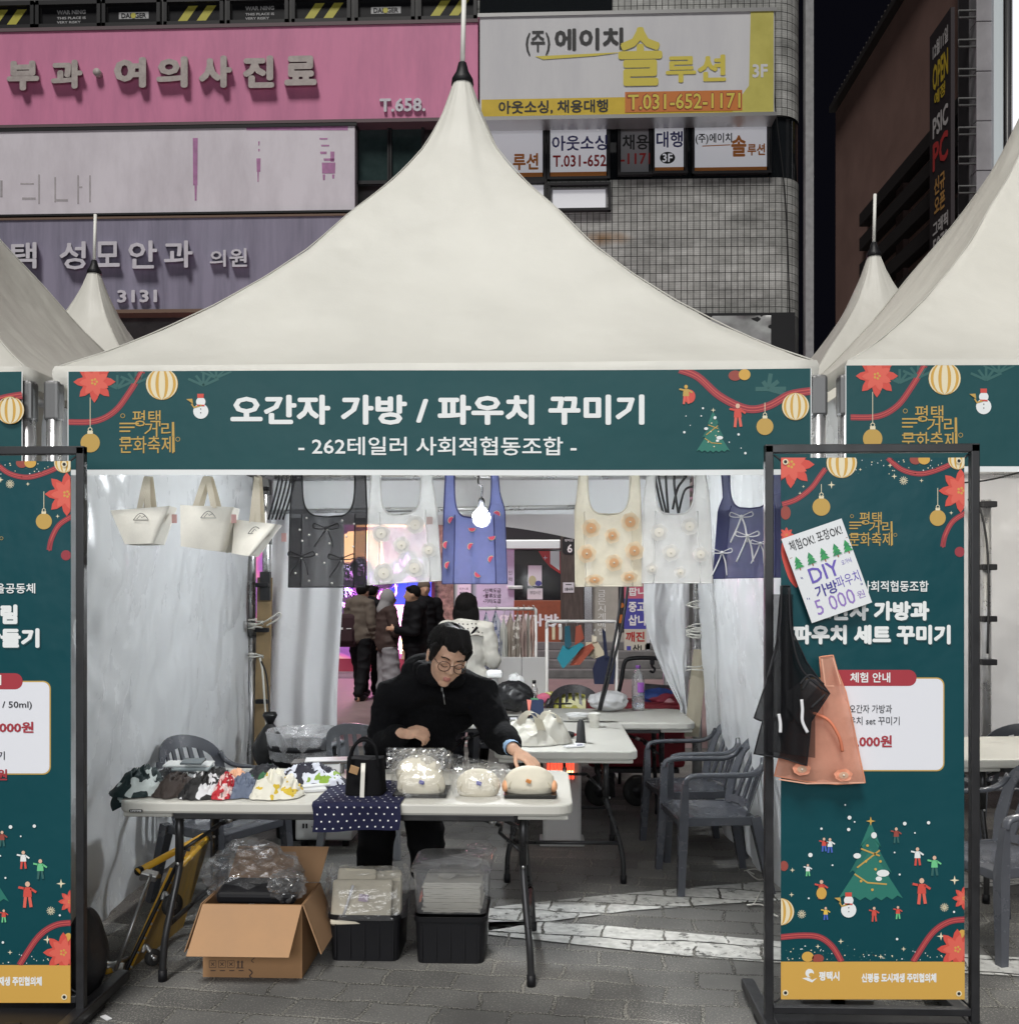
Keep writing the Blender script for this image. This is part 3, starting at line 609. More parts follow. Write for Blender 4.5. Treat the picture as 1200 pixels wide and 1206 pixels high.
inkpx('door_poster', [m_posterl, M('poster_blue', (.07, .08, .28)), M('poster_olive', (.42, .44, .25)), m_red, m_black_ink, M('pale_mint', (.45, .55, .52), emit=.12, ecol=(.7, .9, .85, 1))], lambda k: (k.fan((657, 650), [(634, 649), (660, 649), (660, 676), (648, 668), (640, 659)], 3, 0), k.poly([(648, 649), (659, 649), (659, 672), (648, 664)], 5, 1), k.rect(622, 666, 638, 690, 0, 1), k.disc(627, 684, 4.5, 6, 2, 2), k.disc(634, 687, 4, 3, 1, 2), k.rect(621, 693, 639, 706, 0, 1), k.text('영업시간', 624, 696, 637, 700, 4, 2), k.star4(642, 657, 3, 0, 2)), .19, shop)
pil = slabpx('wood_pillar', m_wood, 660, 560, 686, 792, .1, .4); tag(pil, 'dark wooden pillar carrying the black number 6 plate', 'pillar')
npl = inkpx('number_plate', [m_black_ink, m_white_ink], lambda k: (k.rect(662, 632, 678, 653, 0, 0, 5), k.text('6', 668, 641, 674, 651, 1, 1, .02), k.text('평택로', 665, 635, 675, 638, 1, 1)), .51); tag(npl, 'black arched house number plate reading 6 on the wooden pillar', 'sign')
nt_ = inkpx('paper_notice', [m_posterl, m_black_ink], lambda k: (k.rect(663, 686, 676, 698, 0, 0), k.text('3층사무', 665, 692, 675, 696, 1, 1, .02), k.rect(666, 688, 673, 689, 1, 1)), .51); tag(nt_, 'small white paper notice on the wooden pillar below the number plate', 'notice')
rl = slabpx('shutter_rail', M('shutter_chrome', (.7, .72, .75), rough=.2, metal=1), 686, 640, 697, 792, .1, .3, None, .02); tag(rl, 'shiny silver shutter rail right of the wooden pillar', 'rail')
bp_ = slabpx('metal_shutter', M('shutter_beige', (.42, .40, .36), rough=.5, var=.15, scale=3), 697, 600, 762, 792, .02, .2); tag(bp_, 'beige metal shutter with vertical lettering beside the purchase sign', 'shutter')
inkpx('shutter_lettering', [m_white_ink, m_dark, m_orange], lambda k: ([k.text(c, 704, 695+i*9, 713, 703+i*9, 0, 0) for i, c in enumerate('금은시계매입')], k.rect(728, 690, 736, 745, 1, 0), k.disc(732, 713, 3, 3, 2, 1), k.rect(729, 724, 735, 734, 2, 1)), .225, bp_)
vs = thing('purchase_sign', 'tall pink blue and white second hand purchase sign', 'sign', (fx(748), FY-.5, 0))
slabpx('sign_panel', m_posterl, 734, 640, 762, 776, .4, .15, vs)
inkpx('print', [M('band_pink', (.55, .13, .2)), M('band_blue', (.07, .07, .36)), m_white_ink, m_red, m_black_ink, M('band_cream', (.55, .53, .45))], lambda k: (k.rect(735, 640, 761, 705, 0, 0), k.rect(735, 705, 761, 741, 1, 0), k.rect(735, 741, 761, 776, 5, 0), k.text('팝니', 740, 692, 760, 702, 2, 1, .03), k.text('중고', 740, 709, 760, 721, 2, 1, .03), k.text('삽니', 740, 724, 760, 737, 2, 1, .03), k.text('깨진', 737, 744, 759, 756, 3, 1, .03), k.text('삽니', 745, 759, 761, 770, 4, 1, .03), k.rect(738, 761, 743, 768, 1, 1)), .553, vs)
wp = thing('job_notice_board', 'pale lavender panel with lines of dark lettering behind the woman in white', 'notice board', (fx(560), FY-.3, 0))
slabpx('board', M('board_lavender', (.50, .49, .60), rough=.4, var=.1), 555, 580, 606, 792, .1, .1, wp)
slabpx('door_closer', m_alu, 598, 690, 616, 694, .21, .1, wp, .01)
inkpx('print', m_black_ink, lambda k: ([k.text(t, 569, 693+i*6.3, 590, 698+i*6.3, 0, 0, .01) for i, t in enumerate(('•인력도급', '•물류도급', '•기타도급'))], k.text('인', 599, 672, 603, 677, 0, 0), k.text('력', 599, 680, 603, 685, 0, 0)), .203, wp)
sw2 = slabpx('stone_wall', M('rubble_stone', (.22, .17, .12), rough=.8, var=.7, scale=9, bump=.6, bscale=14, bdist=.05), 510, 560, 536, 792, .1, .3); tag(sw2, 'brown rubble stone wall strip beside the notice panels', 'wall')
sw3 = slabpx('notice_panel', m_posterl, 536, 560, 556, 792, .1, .2); tag(sw3, 'narrow white panel with two small notices beside the stone wall', 'panel')
inkpx('notice_print', [m_posterl, m_black_ink], lambda k: (k.rect(539, 690, 553, 702, 0, 0), k.text('안내', 541, 692, 551, 695, 1, 1), k.text('폐문중', 541, 697, 551, 700, 1, 1, .02)), .303, sw3)
# the glowing pink shop with foil balloons
def neon_mat():
    m = M('neon_wall', (.2, .1, .2), rough=.4); N, L = nodes_of(m); b = N['Principled BSDF']; tc = N.new('ShaderNodeTexCoord'); n = N.new('ShaderNodeTexNoise'); n.inputs['Scale'].default_value = 1.3; n.inputs['Detail'].default_value = 3; n.inputs['Distortion'].default_value = 1.5
    L.new(tc.outputs['Object'], n.inputs['Vector']); r = N.new('ShaderNodeValToRGB'); L.new(n.outputs[0], r.inputs[0]); e = r.color_ramp.elements
    e[0].position = .3; e[0].color = (.10, .03, .16, 1); e[1].position = .75; e[1].color = (.95, .55, .85, 1); q = e.new(.45); q.color = (.35, .12, .5, 1); q = e.new(.55); q.color = (.85, .16, .5, 1); q = e.new(.65); q.color = (.9, .45, .3, 1)
    L.new(r.outputs[0], b.inputs['Emission Color']); b.inputs['Emission Strength'].default_value = .75; return m
ns = thing('party_shop_front', 'glowing pink and purple lit shop front with foil balloons', 'shop front', (fx(440), FY-.3, 0))
slabpx('lit_wall', neon_mat(), 300, 600, 510, 775, .1, .15, ns)
slabpx('base_wall', M('shop_base', (.30, .05, .08), rough=.5), 300, 775, 510, 800, .1, .18, ns)
m_ne = M('neon_warm', (1, .6, .3), emit=7, ecol=(1, .55, .28, 1)); m_np = M('neon_pink', (1, .5, .8), emit=3.2, ecol=(1, .38, .75, 1)); m_nv = M('neon_violet', (.6, .4, 1), emit=2, ecol=(.55, .35, 1, 1))
for (x0, y0), (x1, y1), mm, r_ in (((473, 660), (473, 770), m_ne, .03), ((478, 690), (468, 765), m_np, .05), ((430, 690), (470, 690), m_np, .03), ((408, 650), (450, 646), m_ne, .36), ((410, 632), (448, 630), m_ne, .1), ((420, 616), (500, 616), m_ne, .08), ((480, 660), (484, 700), m_np, .12), ((470, 705), (466, 740), m_np, .09), ((442, 620), (442, 790), m_np, .06), ((404, 640), (404, 760), m_nv, .05), ((460, 705), (463, 700), m_np, .05)):
    b = MB(); b.tube([P(x0, y0, FY, .33), P(x1, y1, FY, .33)], r_, 8); b.build('neon_tube', mm, ns)
b = MB(); b.lathe([(.15, -.02), (.19, -.02), (.19, .02), (.15, .02), (.15, -.02)], P(457, 695, FY, .5), 20, rot=(R(90), 0, 0)); b.build('neon_ring', m_np, ns)
m_foil = M('foil_violet', (.5, .4, .8), rough=.15, metal=1, bump=.8, bscale=6, bdist=.1)
for i, (x, y, r_) in enumerate(((409, 702, .2), (402, 718, .22), (415, 715, .16), (400, 690, .2), (452, 680, .25), (468, 672, .22), (438, 690, .2), (480, 662, .24), (425, 672, .25), (495, 668, .22), (410, 678, .24))):
    b = MB(); b.ell(P(x, y, FY, .75), (r_, r_*.8, r_*1.1)); b.tube([P(x, y, FY, .75)-Vector((0, 0, r_*1.05)), P(x, y, FY, .75)-Vector((0, 0, r_*1.9))], .008, 5)
    tag(b.build('foil_balloon', m_foil), 'shiny violet foil balloon floating before the glowing shop front', 'balloon', 'foil balloons before the pink shop')
bs = slabpx('lit_poster_case', M('screen_blue', (.03, .06, .5), emit=1.0, ecol=(.05, .1, .9, 1)), 462, 686, 512, 712, .3, .2); nl = bpy.data.lights.new('neon_glow', 'POINT'); nl.energy = 170; nl.color = (1, .42, .72); nl.shadow_soft_size = .5; no_ = bpy.data.objects.new('neon_glow', nl); COL.objects.link(no_); no_.location = P(445, 655, 17.6)
tag(bs, 'blue glowing poster case behind the man in the black puffer coat', 'display')
inkpx('screen_face', [M('screen_white', (.8, .9, 1), emit=1.6, ecol=(.75, .85, 1, 1)), M('screen_dark', (.08, .02, .04))], lambda k: (k.rect(499, 688, 505, 696, 0, 0), k.rect(508, 686, 512, 712, 1, 0)), .503, bs)

# ---- the dark building across the gap: long side wall running away, lit front end
WX = 9.0; m_dimwall = M('red_brown_cladding', (.34, .20, .17), rough=.8, var=.15, scale=.8); m_fin = M('fin_dark', (.03, .025, .025), rough=.6)
rb = thing('side_building', 'dark red brown building across the gap with long shadowed ledges', 'building', (WX, 24, 0))
Y0 = PX(1150, 300, WX).y; Y1 = PX(984, 300, WX).y
b = MB(); ZT0 = PX(1062, 0, WX).z
b.box((WX+3, (Y0+Y1)/2, ZT0/2), (6, Y1-Y0, ZT0), 0); b.build('wall', m_dimwall, rb)
b = MB(); b.box((WX-.08, (Y0+Y1)/2, ZT0), (.25, Y1-Y0, .18), 0)
for i in range(40): b.box((WX-.1, lerp(Y0, Y1, i/40), ZT0+.16), (.04, .04, .26), 0)
b.build('parapet_rail', m_fin, rb)
for ya in (150, 186, 224, 262, 300, 332, 362, 392):
    z = PX(1120, ya, WX).z; b = MB(); b.box((WX-.14, lerp(Y0, PX(1024, 300, WX).y, .5), z), (.28, PX(1024, 300, WX).y-Y0, .34), 0); b.build('ledge', m_fin, rb)
    b = MB(); b.box((WX-.05, lerp(Y0, PX(1030, 300, WX).y, .5), z-.55), (.1, PX(1030, 300, WX).y-Y0, .06), 0)
    b.box((WX-.07, PX(1066, 300, WX).y, z-.5), (.14, .5, .7), 0); b.build('vent_strip', M('strip_brown', (.10, .06, .055), rough=.7), rb)
lf = thing('front_building', 'grey stone corner building with a bright white lit sign strip', 'building', (WX+1, Y0-.3, 0))
m_clad = M('stone_cladding', (.32, .31, .33), rough=.5, var=.2, scale=1.2)
YF = Y0-.7
def colpx(x0, x1, y, d, z0=0.0, z1=16.0, bev=0):
    m = MB(); xa = P(x0, 300, y).x; xb = P(x1, 300, y).x; m.box(((xa+xb)/2, y+d/2, (z0+z1)/2), (xb-xa, d, z1-z0), 0, bev=bev); return m
b = MB(); xa = P(1150, 300, YF).x; xb = P(1170, 300, YF).x
for i in range(16): b.box(((xa+xb)/2, YF+.45, .55+i*1.0), (xb-xa, .9, .985), 0, bev=.012)
b.build('stone_panels', m_clad, lf)
colpx(1141, 1150, YF+.3, .5).build('pier', M('pier_dark', (.05, .045, .05), rough=.6), lf)
colpx(1170.5, 1182, YF-.1, .3, bev=.02).build('light_column', M('column_white', (.74, .82, .86), rough=.35), lf)
b = colpx(1182.5, 1194, YF, .2); q = P(1186, 300, YF-.1); b.tube([(q.x, q.y, 0), (q.x, q.y, 16)], .05, 8); q = P(1191, 300, YF-.1); b.tube([(q.x, q.y, 0), (q.x, q.y, 16)], .03, 8); b.build('pipe', m_dark, lf)
colpx(1194.5, 1290, YF-.2, .12, P(1200, 215, YF).z, 15.5).build('lit_sign', M('sign_lit_white', (.9, .92, .95), emit=.85, ecol=(.93, .95, 1, 1)), lf)
# vertical banner on brackets
BX = WX-.75
vb = thing('game_room_banner', 'tall black banner with white yellow and red lettering on the dark side wall', 'banner', (BX, PX(1110, 200, BX).y, 8))
ya = PX(1122, 200, BX).y; yb = PX(1097, 200, BX).y; zt = PX(1110, 25, BX).z; zb = PX(1110, 300, BX).z
b = MB(); b.box((BX, (ya+yb)/2, (zt+zb)/2), (.08, yb-ya, zt-zb), 0); b.build('cloth', M('banner_black', (.03, .022, .026), rough=.7), vb)
mats_v = [M('v_white', (.75, .72, .72)), M('v_yellow', (.75, .55, .05)), M('v_red', (.65, .06, .06)), M('v_orange', (.7, .38, .12))]
def vmap(u, v, off): return Vector((BX-.045-off, lerp(yb-.15*(yb-ya), ya+.1*(yb-ya), u), lerp(zt, zb, v)))
k = Ink(vmap, .003)
for st, v0, v1, m_ in (('12월11일', .055, .125, 0), ('OPEN', .15, .265, 1), ('예정', .275, .335, 1), ('PSIC', .38, .47, 0), ('PC', .49, .615, 2), ('신규', .65, .725, 3), ('오픈', .735, .81, 3), ('그래픽', .835, .90, 0), ('5070', .91, .97, 0)):
    k.text(st, .12 if st in ('예정', '신규', '오픈') else .02, v0, .8 if st in ('예정', '신규', '오픈') else .98, v1, m_, 0, .03)
k.mb.build('lettering', mats_v, vb)
for i in range(9):
    z = lerp(zt, zb, i/8.2+.02); b = MB(); b.tube([(BX+.1, ya-.03, z), (WX+.05, ya-.03, z), (WX+.05, ya-.03, z-.14), (BX+.1, ya-.03, z-.14)], .022, 6, closed=True); b.build('bracket', M('bracket_grey', (.10, .10, .10), rough=.6) if 'bracket_grey' not in bpy.data.materials else bpy.data.materials['bracket_grey'], vb)
# ================================================================== TENTS
TF = 3.84; TW = 3.0; TCX = -.4445
def pvc(name, col, transl=.25, dirt=.12, rough=.5, wr=.35):
    m = M(name, col, rough=rough, var=dirt, scale=1.7, bump=wr, bscale=5, bdist=.03, transl=transl, stretch=(1, 1, .6)); N, L = nodes_of(m)
    bp = [n for n in N if n.type == 'BUMP'][0]; tc = [n for n in N if n.type == 'TEX_COORD'][0]
    [setattr(n.inputs['Detail'], 'default_value', 1.5) for n in N if n.type == 'TEX_NOISE' and n.outputs[0].links and n.outputs[0].links[0].to_node.type == 'BUMP']
    n3 = N.new('ShaderNodeTexNoise'); n3.inputs['Scale'].default_value = 38; n3.inputs['Detail'].default_value = 6; n3.inputs['Roughness'].default_value = .7; L.new(tc.outputs['Object'], n3.inputs['Vector'])
    b2 = N.new('ShaderNodeBump'); b2.inputs['Strength'].default_value = .12; b2.inputs['Distance'].default_value = .01; L.new(n3.outputs[0], b2.inputs['Height']); L.new(bp.outputs[0], b2.inputs['Normal'])
    L.new(b2.outputs[0], N['Principled BSDF'].inputs['Normal']); return m
m_pvc = pvc('tent_pvc', (.625, .612, .56), .12, .05, .5, .6)
m_wall = pvc('wall_sheet', (.78, .80, .82), .3, .03, .30, .55)
m_pole = M('pole_aluminium', (.62, .62, .63), rough=.3, metal=.85, var=.15, scale=6)
m_sleeve = M('sleeve_grey', (.15, .15, .15), rough=.45, metal=.5)
m_rod = M('rod_white', (.75, .74, .70), rough=.5)
m_blackp = M('black_plastic', (.010, .010, .012), rough=.5, spec=.3)
m_seam = M('seam_grey', (.60, .58, .52), rough=.6)
m_rope = M('rope_pale', (.55, .54, .50), rough=.9)
PROF = [(1, .03), (.9, .082), (.8, .145), (.68, .228), (.56, .322), (.45, .42), (.34, .54), (.2425, .66), (.15, .78), (.075, .905), (.03, 1.0)]
def prof_r(r):
    for (a, qa), (b, qb) in zip(PROF, PROF[1:]):
        if b <= r <= a: return lerp(qa, qb, (a-r)/(a-b))
    return PROF[-1][1]
def make_tent(label, cx, cy, zp=4.36):
    t = thing('pagoda_tent', label, 'tent', (cx, cy, 0), 'white peaked festival tents'); H = TW/2; ZE = 2.42
    m = MB(); nr = 56; ns = 144; vs = []; seed = cx*3.7+cy
    for i in range(nr+1):
        r = lerp(1, .03, (i/nr)**.8); z0 = ZE+(zp-ZE)*prof_r(r)
        for j in range(ns):
            k = int(j//(ns/4)); s_ = (j % (ns//4))/(ns/4)*2-1
            q = [(s_, -1), (1, s_), (-s_, 1), (-1, -s_)][k]; L = math.hypot(*q); bl = min(max((.34-r)/.3, 0), 1)
            q = (lerp(q[0], q[0]/L, bl), lerp(q[1], q[1]/L, bl)); sag = .05*(1-s_*s_)*4*r*(1-r)
            wv = .012*nz(q[0]*r*3+seed, q[1]*r*3, z0*2)+.006*nz(math.atan2(q[1], q[0])*6, r*2, seed)*min(1, 3*(1-r))+.008*abs(s_)**4*r*nz(s_*16+seed, r*5, k)+.0035*r*nz(s_*22, r*5-s_*9, seed+k)-.006*max(0, 1-abs(nz(s_*3+seed, r*2.2, 5+k))*14)*r
            vs.append((cx+q[0]*r*H*(1-sag*.6), cy+q[1]*r*H*(1-sag*.6), z0-sag*.5+wv*(1 if i else .4)))
    m.add(vs, [[i*ns+j, i*ns+(j+1) % ns, (i+1)*ns+(j+1) % ns, (i+1)*ns+j] for i in range(nr) for j in range(ns)], 0, True)
    m.build('canopy', m_pvc, t)
    # eave band: a rolled hem hanging down round the rim
    m = MB(); n = 120
    def rim(a):
        a = (a % 1)*4; k = int(a); s_ = (a-k)*2-1; return [(s_, -1), (1, s_), (-s_, 1), (-1, -s_)][k]
    def hem(u, v):
        q = rim(u); o = H*1.004+.008*math.sin(v*math.pi)+.004*nz(u*60, v*2, seed); return Vector((cx+q[0]*o, cy+q[1]*o, lerp(ZE+.062, ZE-.012+.006*nz(u*40, 3, seed), v)))
    m.grid(hem, n, 4); m.build('eave_band', m_pvc, t)
    # seams up the hips and the middle of each face
    m = MB()
    for k in range(0, 8, 2):
        a = (k/8) % 1; ps = []
        for i in range(26):
            r = lerp(.995, .035, (i/25)**.8); q = rim(a+.0001); L = math.hypot(*q); bl = min(max((.34-r)/.3, 0), 1); q = (lerp(q[0], q[0]/L, bl), lerp(q[1], q[1]/L, bl)); sag = .05*4*r*(1-r)*(1 if k % 2 else 0)
            ps.append((cx+q[0]*r*H*(1-sag*.6), cy+q[1]*r*H*(1-sag*.6), ZE+(zp-ZE)*prof_r(r)-sag*.5+.002))
        m.tube(ps, .003 if k % 2 == 0 else .0024, 5)
    m.build('seam', m_pvc, t)
    m = MB(); m.lathe([(.062, zp-.02), (.058, zp+.01), (.035, zp+.05), (.022, zp+.10), (.0, zp+.105)], (cx, cy, 0), 18); cp = m.build('finial_cap', m_blackp, t)
    m = MB(); m.tube([(cx, cy, zp+.09), (cx+.01, cy, zp+.5)], .0135, 10); m.build('finial_rod', m_rod, cp)
    for sx in (-1, 1):
        for sy in (-1, 1):
            m = MB(); x = cx+sx*(H+.012); y = cy+sy*(H+.0)
            m.tube([(x, y, .02), (x, y, 1.3)], .034, 10); m.tube([(x, y, 1.3), (x, y, ZE)], .03, 10); lg = m.build('leg', m_pole, t)
            m = MB(); m.box((x, y, ZE-.08), (.062, .062, .16), 0, bev=.012); m.build('sleeve', m_sleeve, lg)
            for z in (1.30, 1.95): m = MB(); m.tube([(x, y, z-.035), (x, y, z+.035)], .04, 10); m.build('clamp', m_sleeve, lg)
            m = MB(); m.box((x, y, .012), (.16, .16, .02)); m.build('foot_plate', m_sleeve, lg)
    for a, b in (((-1, -1), (1, -1)), ((1, -1), (1, 1)), ((1, 1), (-1, 1)), ((-1, 1), (-1, -1))):
        m = MB(); m.tube([(cx+a[0]*(H-.05), cy+a[1]*(H-.05), ZE-.04), (cx+b[0]*(H-.05), cy+b[1]*(H-.05), ZE-.04)], .022, 8); m.build('eave_beam', m_pole, t)
    return t
ty = TF+TW/2
main = make_tent('large white peaked tent over the bag stall, in the middle', TCX, ty, 4.38)
ltent = make_tent('white peaked tent left of the bag stall, mostly cut off by the picture edge', TCX-3.13, ty)
rtent = make_tent('white peaked tent right of the bag stall, only its left half in view', TCX+3.13, ty)
lbt = make_tent('white peaked tent behind the left tent with its peak against the eye clinic sign', -3.90, 8.35)
rbt = make_tent('white peaked tent behind the right tent with its peak against the dark gap', 2.72, 8.15)
# --- hanging walls of the bag stall (they move with the tent)
def wall(fn, name='side_wall', mat=None, nu=120, nv=90, parent=None):
    m = MB(); m.grid(fn, nu, nv); return m.build(name, mat or m_wall, parent or main)
XL0 = TCX-1.5+.045; XL1 = TCX+1.5-.045
def sabs(x): return math.sqrt(x*x+.006)
def ridge0(x, y): return 1-2*sabs(nz(x, y, 21))
def crease(u, v, s): return .022*nz(u*3+v*2, v*3-u, s)+.05*sabs(nz(u*1.6+v*1.1, v*1.3-u*.8, s+9))*math.sin(min(v, 1)*math.pi)+.008*nz(u*11, v*7, s+4)+.012*sabs(nz(u*4-v*6, v*3, s+2))
def lwall(u, v):       # u front->back, v top->bottom
    z = lerp(2.38, lerp(.07, .12, u)+.03*nz(u*5, 2), v); y = lerp(3.98, 6.78, u); ex = lerp(0, .07*math.sin(u*3.1), v)
    return Vector((XL0-.11*min(1, 1.3*v)-.15*u+.5*ex*(1-u)+(1.5*crease(u*2.6, v*2, 1)+.02*math.sin(v*3)*math.sin(u*7+v*3)+.016*ridge0(u*3+v*1.5, v*5-u*2)+.006*ridge0(u*9-v*6, v*8+u*4))*(1-.6*u), y, z))
wall(lwall)
def rwall(u, v):
    z = lerp(2.38, .05+.02*nz(u*5, 7), v); y = lerp(3.98, 6.7, u)
    return Vector((XL1+.02+.24*min(1, v*1.25)**1.2*(1-.6*u)-(1.4-.8*u)*crease(u*2.6, v*2, 5)-.014*math.sin(u*26)*v, y, z))
wall(rwall)
def bcl(u, v):         # tied back curtain, left of the way out
    a = P(lerp(316, 403+4*math.sin(v*5), u), 600, 6.86); z = lerp(2.40, P(360, lerp(895, 858, u), 6.86).z, v)
    pin = 1-.0*v; x = lerp(a.x, a.x, v)
    return Vector((x-.05*math.sin(max(0, v-.3)*4)*(1-u), 6.86+.03*math.sin(u*17+v*1.5)+.02*nz(u*4, v*3, 3)-.05*u*v, z))
wall(bcl, 'back_curtain')
def bcr(u, v):
    sq = 1-.8*max(0, min(1, (v-.55)/.4))**1.5
    x0 = P(758, 700, 6.84).x; x1 = P(812, 700, 6.84).x; x = lerp(x1, lerp(x1, x0, sq), 1-u); z = lerp(2.40, .70, v)
    return Vector((x, 6.84+.018*math.sin(u*11+v*4)+.06*nz(u*3, v*5, 8)+.03*ridge0(u*4+v*3, v*7), z))
wall(bcr, 'back_curtain')
# underside lining seen past the banner: back valance, tie bar and the arched flap behind
def val(u, v): return Vector((lerp(XL0, XL1, u), 6.80+.01*nz(u*8, v*2, 2), lerp(2.40, 2.12, v)))
wall(val, 'back_valance', None, 40, 4)
m = MB(); m.tube([P(318, 603, 6.74), P(690, 597, 6.74)], .016, 8); m.build('tie_bar', m_pole, main)
def arch(u, v):
    x = lerp(300, 760, u); yb = 618+20*max(0, (x-560)/130)**1.6 if x > 560 else 618
    return P(x, lerp(585, min(yb, 660), v), 6.95+.02*nz(u*7, v))
wall(arch, 'arched_flap', pvc('flap_white', (.74, .74, .74), .5, .06), 40, 5)
# ropes round the back poles
def rope_knots(px, rows, Y, rad=.05):
    m = MB(); c = P(px, 700, Y)
    for r_ in rows:
        z = P(px, r_, Y).z; ps = []
        for i in range(24): a = i*.5; ps.append((c.x+rad*math.cos(a)*(1+.15*nz(i*.3, r_)), c.y+rad*math.sin(a), z+.03*nz(i*.25, r_*3)+.0015*i))
        m.tube(ps, .005, 5, caps=False)
    return m
rk = rope_knots(301, (736, 742, 775), 6.72).build('tie_rope', m_rope, main); rk2 = rope_knots(819, (743, 748, 752, 716, 790), 6.72, .06).build('tie_rope', m_rope, main)
m = MB(); m.tube(spline([P(306, 735, 6.66), P(316, 730, 6.6), P(328, 722, 6.6), P(330, 727, 6.6), P(314, 737, 6.62)]), .006, 5); m.tube(spline([P(306, 775, 6.62), P(309, 790, 6.6), P(312, 830, 6.6), P(314, 860, 6.6)]), .007, 5); m.build('tie_rope', m_rope, main)
for px, rows in ((301, (576, 689, 742, 826)), (819, (580, 690))):
    for r_ in rows: m = MB(); c = P(px, r_, 6.74); m.box((c.x+.05, c.y-.01, c.z), (.09, .05, .03), 0, bev=.006); m.build('strap_buckle', m_blackp, main)
# the walls of the right-hand tent
def rtw(u, v): return Vector((lerp(1.2, 5.2, u), 6.85+crease(u*3, v*2, 7)*1.2+.03*math.sin(u*30)*v, lerp(2.38, .42+.1*nz(u*4, 1), v)))
wall(rtw, 'back_wall', pvc('wall_sheet_grey', (.70, .70, .70), .25, .05, .4, .7), 120, 70, rtent)
def rtw2(u, v): return Vector((1.20+.22*v+crease(u*2, v*2, 3), lerp(4.1, 6.8, u), lerp(2.38, .1, v)))
wall(rtw2, 'side_wall', None, 30, 20, rtent)
m = MB(); c = P(1161, 640, 6.7); m.tube([(c.x, c.y, .3), (c.x, c.y, 2.2)], .034, 9); m.build('centre_pole', m_pole, rtent)
for r_ in (594, 668, 729, 780): m = MB(); q = P(1164, r_, 6.66); m.box(q, (.1, .05, .04), 0, bev=.006); m.build('strap_buckle', m_blackp, rtent)
m = MB(); m.tube(spline([P(1140, 588, 6.6), P(1154, 600, 6.6), P(1162, 640, 6.62), P(1164, 690, 6.62), P(1163, 770, 6.62)]), .008, 5); m.tube(spline([P(1100, 570, 5.5), P(1160, 566, 5.4), P(1215, 552, 5.2)]), .005, 5); m.build('power_cable', m_cable, rtent)
def ltw(u, v): return Vector((TCX-1.63-crease(u*2, v*2, 13), lerp(4.0, 6.8, u), lerp(2.38, .1, v)))
wall(ltw, 'side_wall', None, 30, 20, ltent)

# ================================================================== BANNERS
m_paper = M('banner_paper', (.74, .74, .73), rough=.55)
def sheen(name, col, rough=.5): return M(name, col, rough=rough, var=.06, scale=1.2, spec=.25, bump=.35, bscale=2.2, bdist=.04)
INKS = dict(teal=sheen('banner_teal', (.014, .074, .082), .55), teal2=sheen('banner_deep_teal', (.004, .060, .074), .4), leaf=M('ink_leaf', (.030, .115, .110)), red=M('ink_red', (.62, .075, .055)), red2=M('ink_red_light', (.70, .12, .085)), gold=M('ink_gold', (.52, .33, .08)), cream=M('ink_cream', (.76, .68, .48)),
            ribbon=M('ink_ribbon', (.30, .035, .05)), rib2=M('ink_ribbon_edge', (.55, .09, .08)), white=M('ink_white', (.78, .80, .80)), dark=M('ink_dark', (.015, .015, .02)), ochre=M('ink_ochre', (.62, .36, .07)), wine=M('ink_wine', (.36, .03, .045)), tree=M('ink_tree', (.018, .17, .13)), tree2=M('ink_tree_dark', (.012, .135, .11)), skin=M('ink_skin', (.7, .45, .33)), pale=M('ink_panel', (.74, .75, .80)), cone=M('ink_cone', (.30, .06, .045)), shade=M('ink_shadow', (.012, .06, .07)), green=M('ink_green', (.15, .55, .25)), blue=M('ink_blue', (.06, .12, .5)), yellow=M('ink_yellow', (.75, .5, .08)))
IK = list(INKS.keys()); IM = list(INKS.values()); I = {k: i for i, k in enumerate(IK)}
def sheet(k, x0, y0, x1, y1, m, L, nu=60, nv=12):
    k.mb.grid(lambda u, v: k.map(lerp(x0, x1, u), lerp(y0, y1, v), L*k.lay), nu, nv, m)
def festival_logo(k, x, y, s, L):          # gold hand-cut festival lettering
    g = I['gold']
    k.text('평택', x-14*s, y-20*s, x+12*s, y-5*s, g, L, .005); k.text('거리', x-3*s, y-9*s, x+24*s, y+5*s, g, L, .005); k.text('문화축제', x-26*s, y+4*s, x+24*s, y+20*s, g, L, .005)
    for i in range(3): k.rect(x-26*s, y-(8.5-3.6*i)*s, x-(8+(i*4))*s, y-(7.1-3.6*i)*s, g, L)
    k.line([(x+24*s, y-9*s), (x+24.6*s, y+19*s)], 1.2*s, g, L); k.line([(x-26*s, y+7*s), (x-4*s, y+6.4*s)], 1.1*s, g, L)
    for a, b in ((-23, -15), (28, 7)): k.line([(x+(a+2*math.cos(i*.9))*s, y+(b+2*math.sin(i*.9))*s) for i in range(8)], .5*s, g, L)
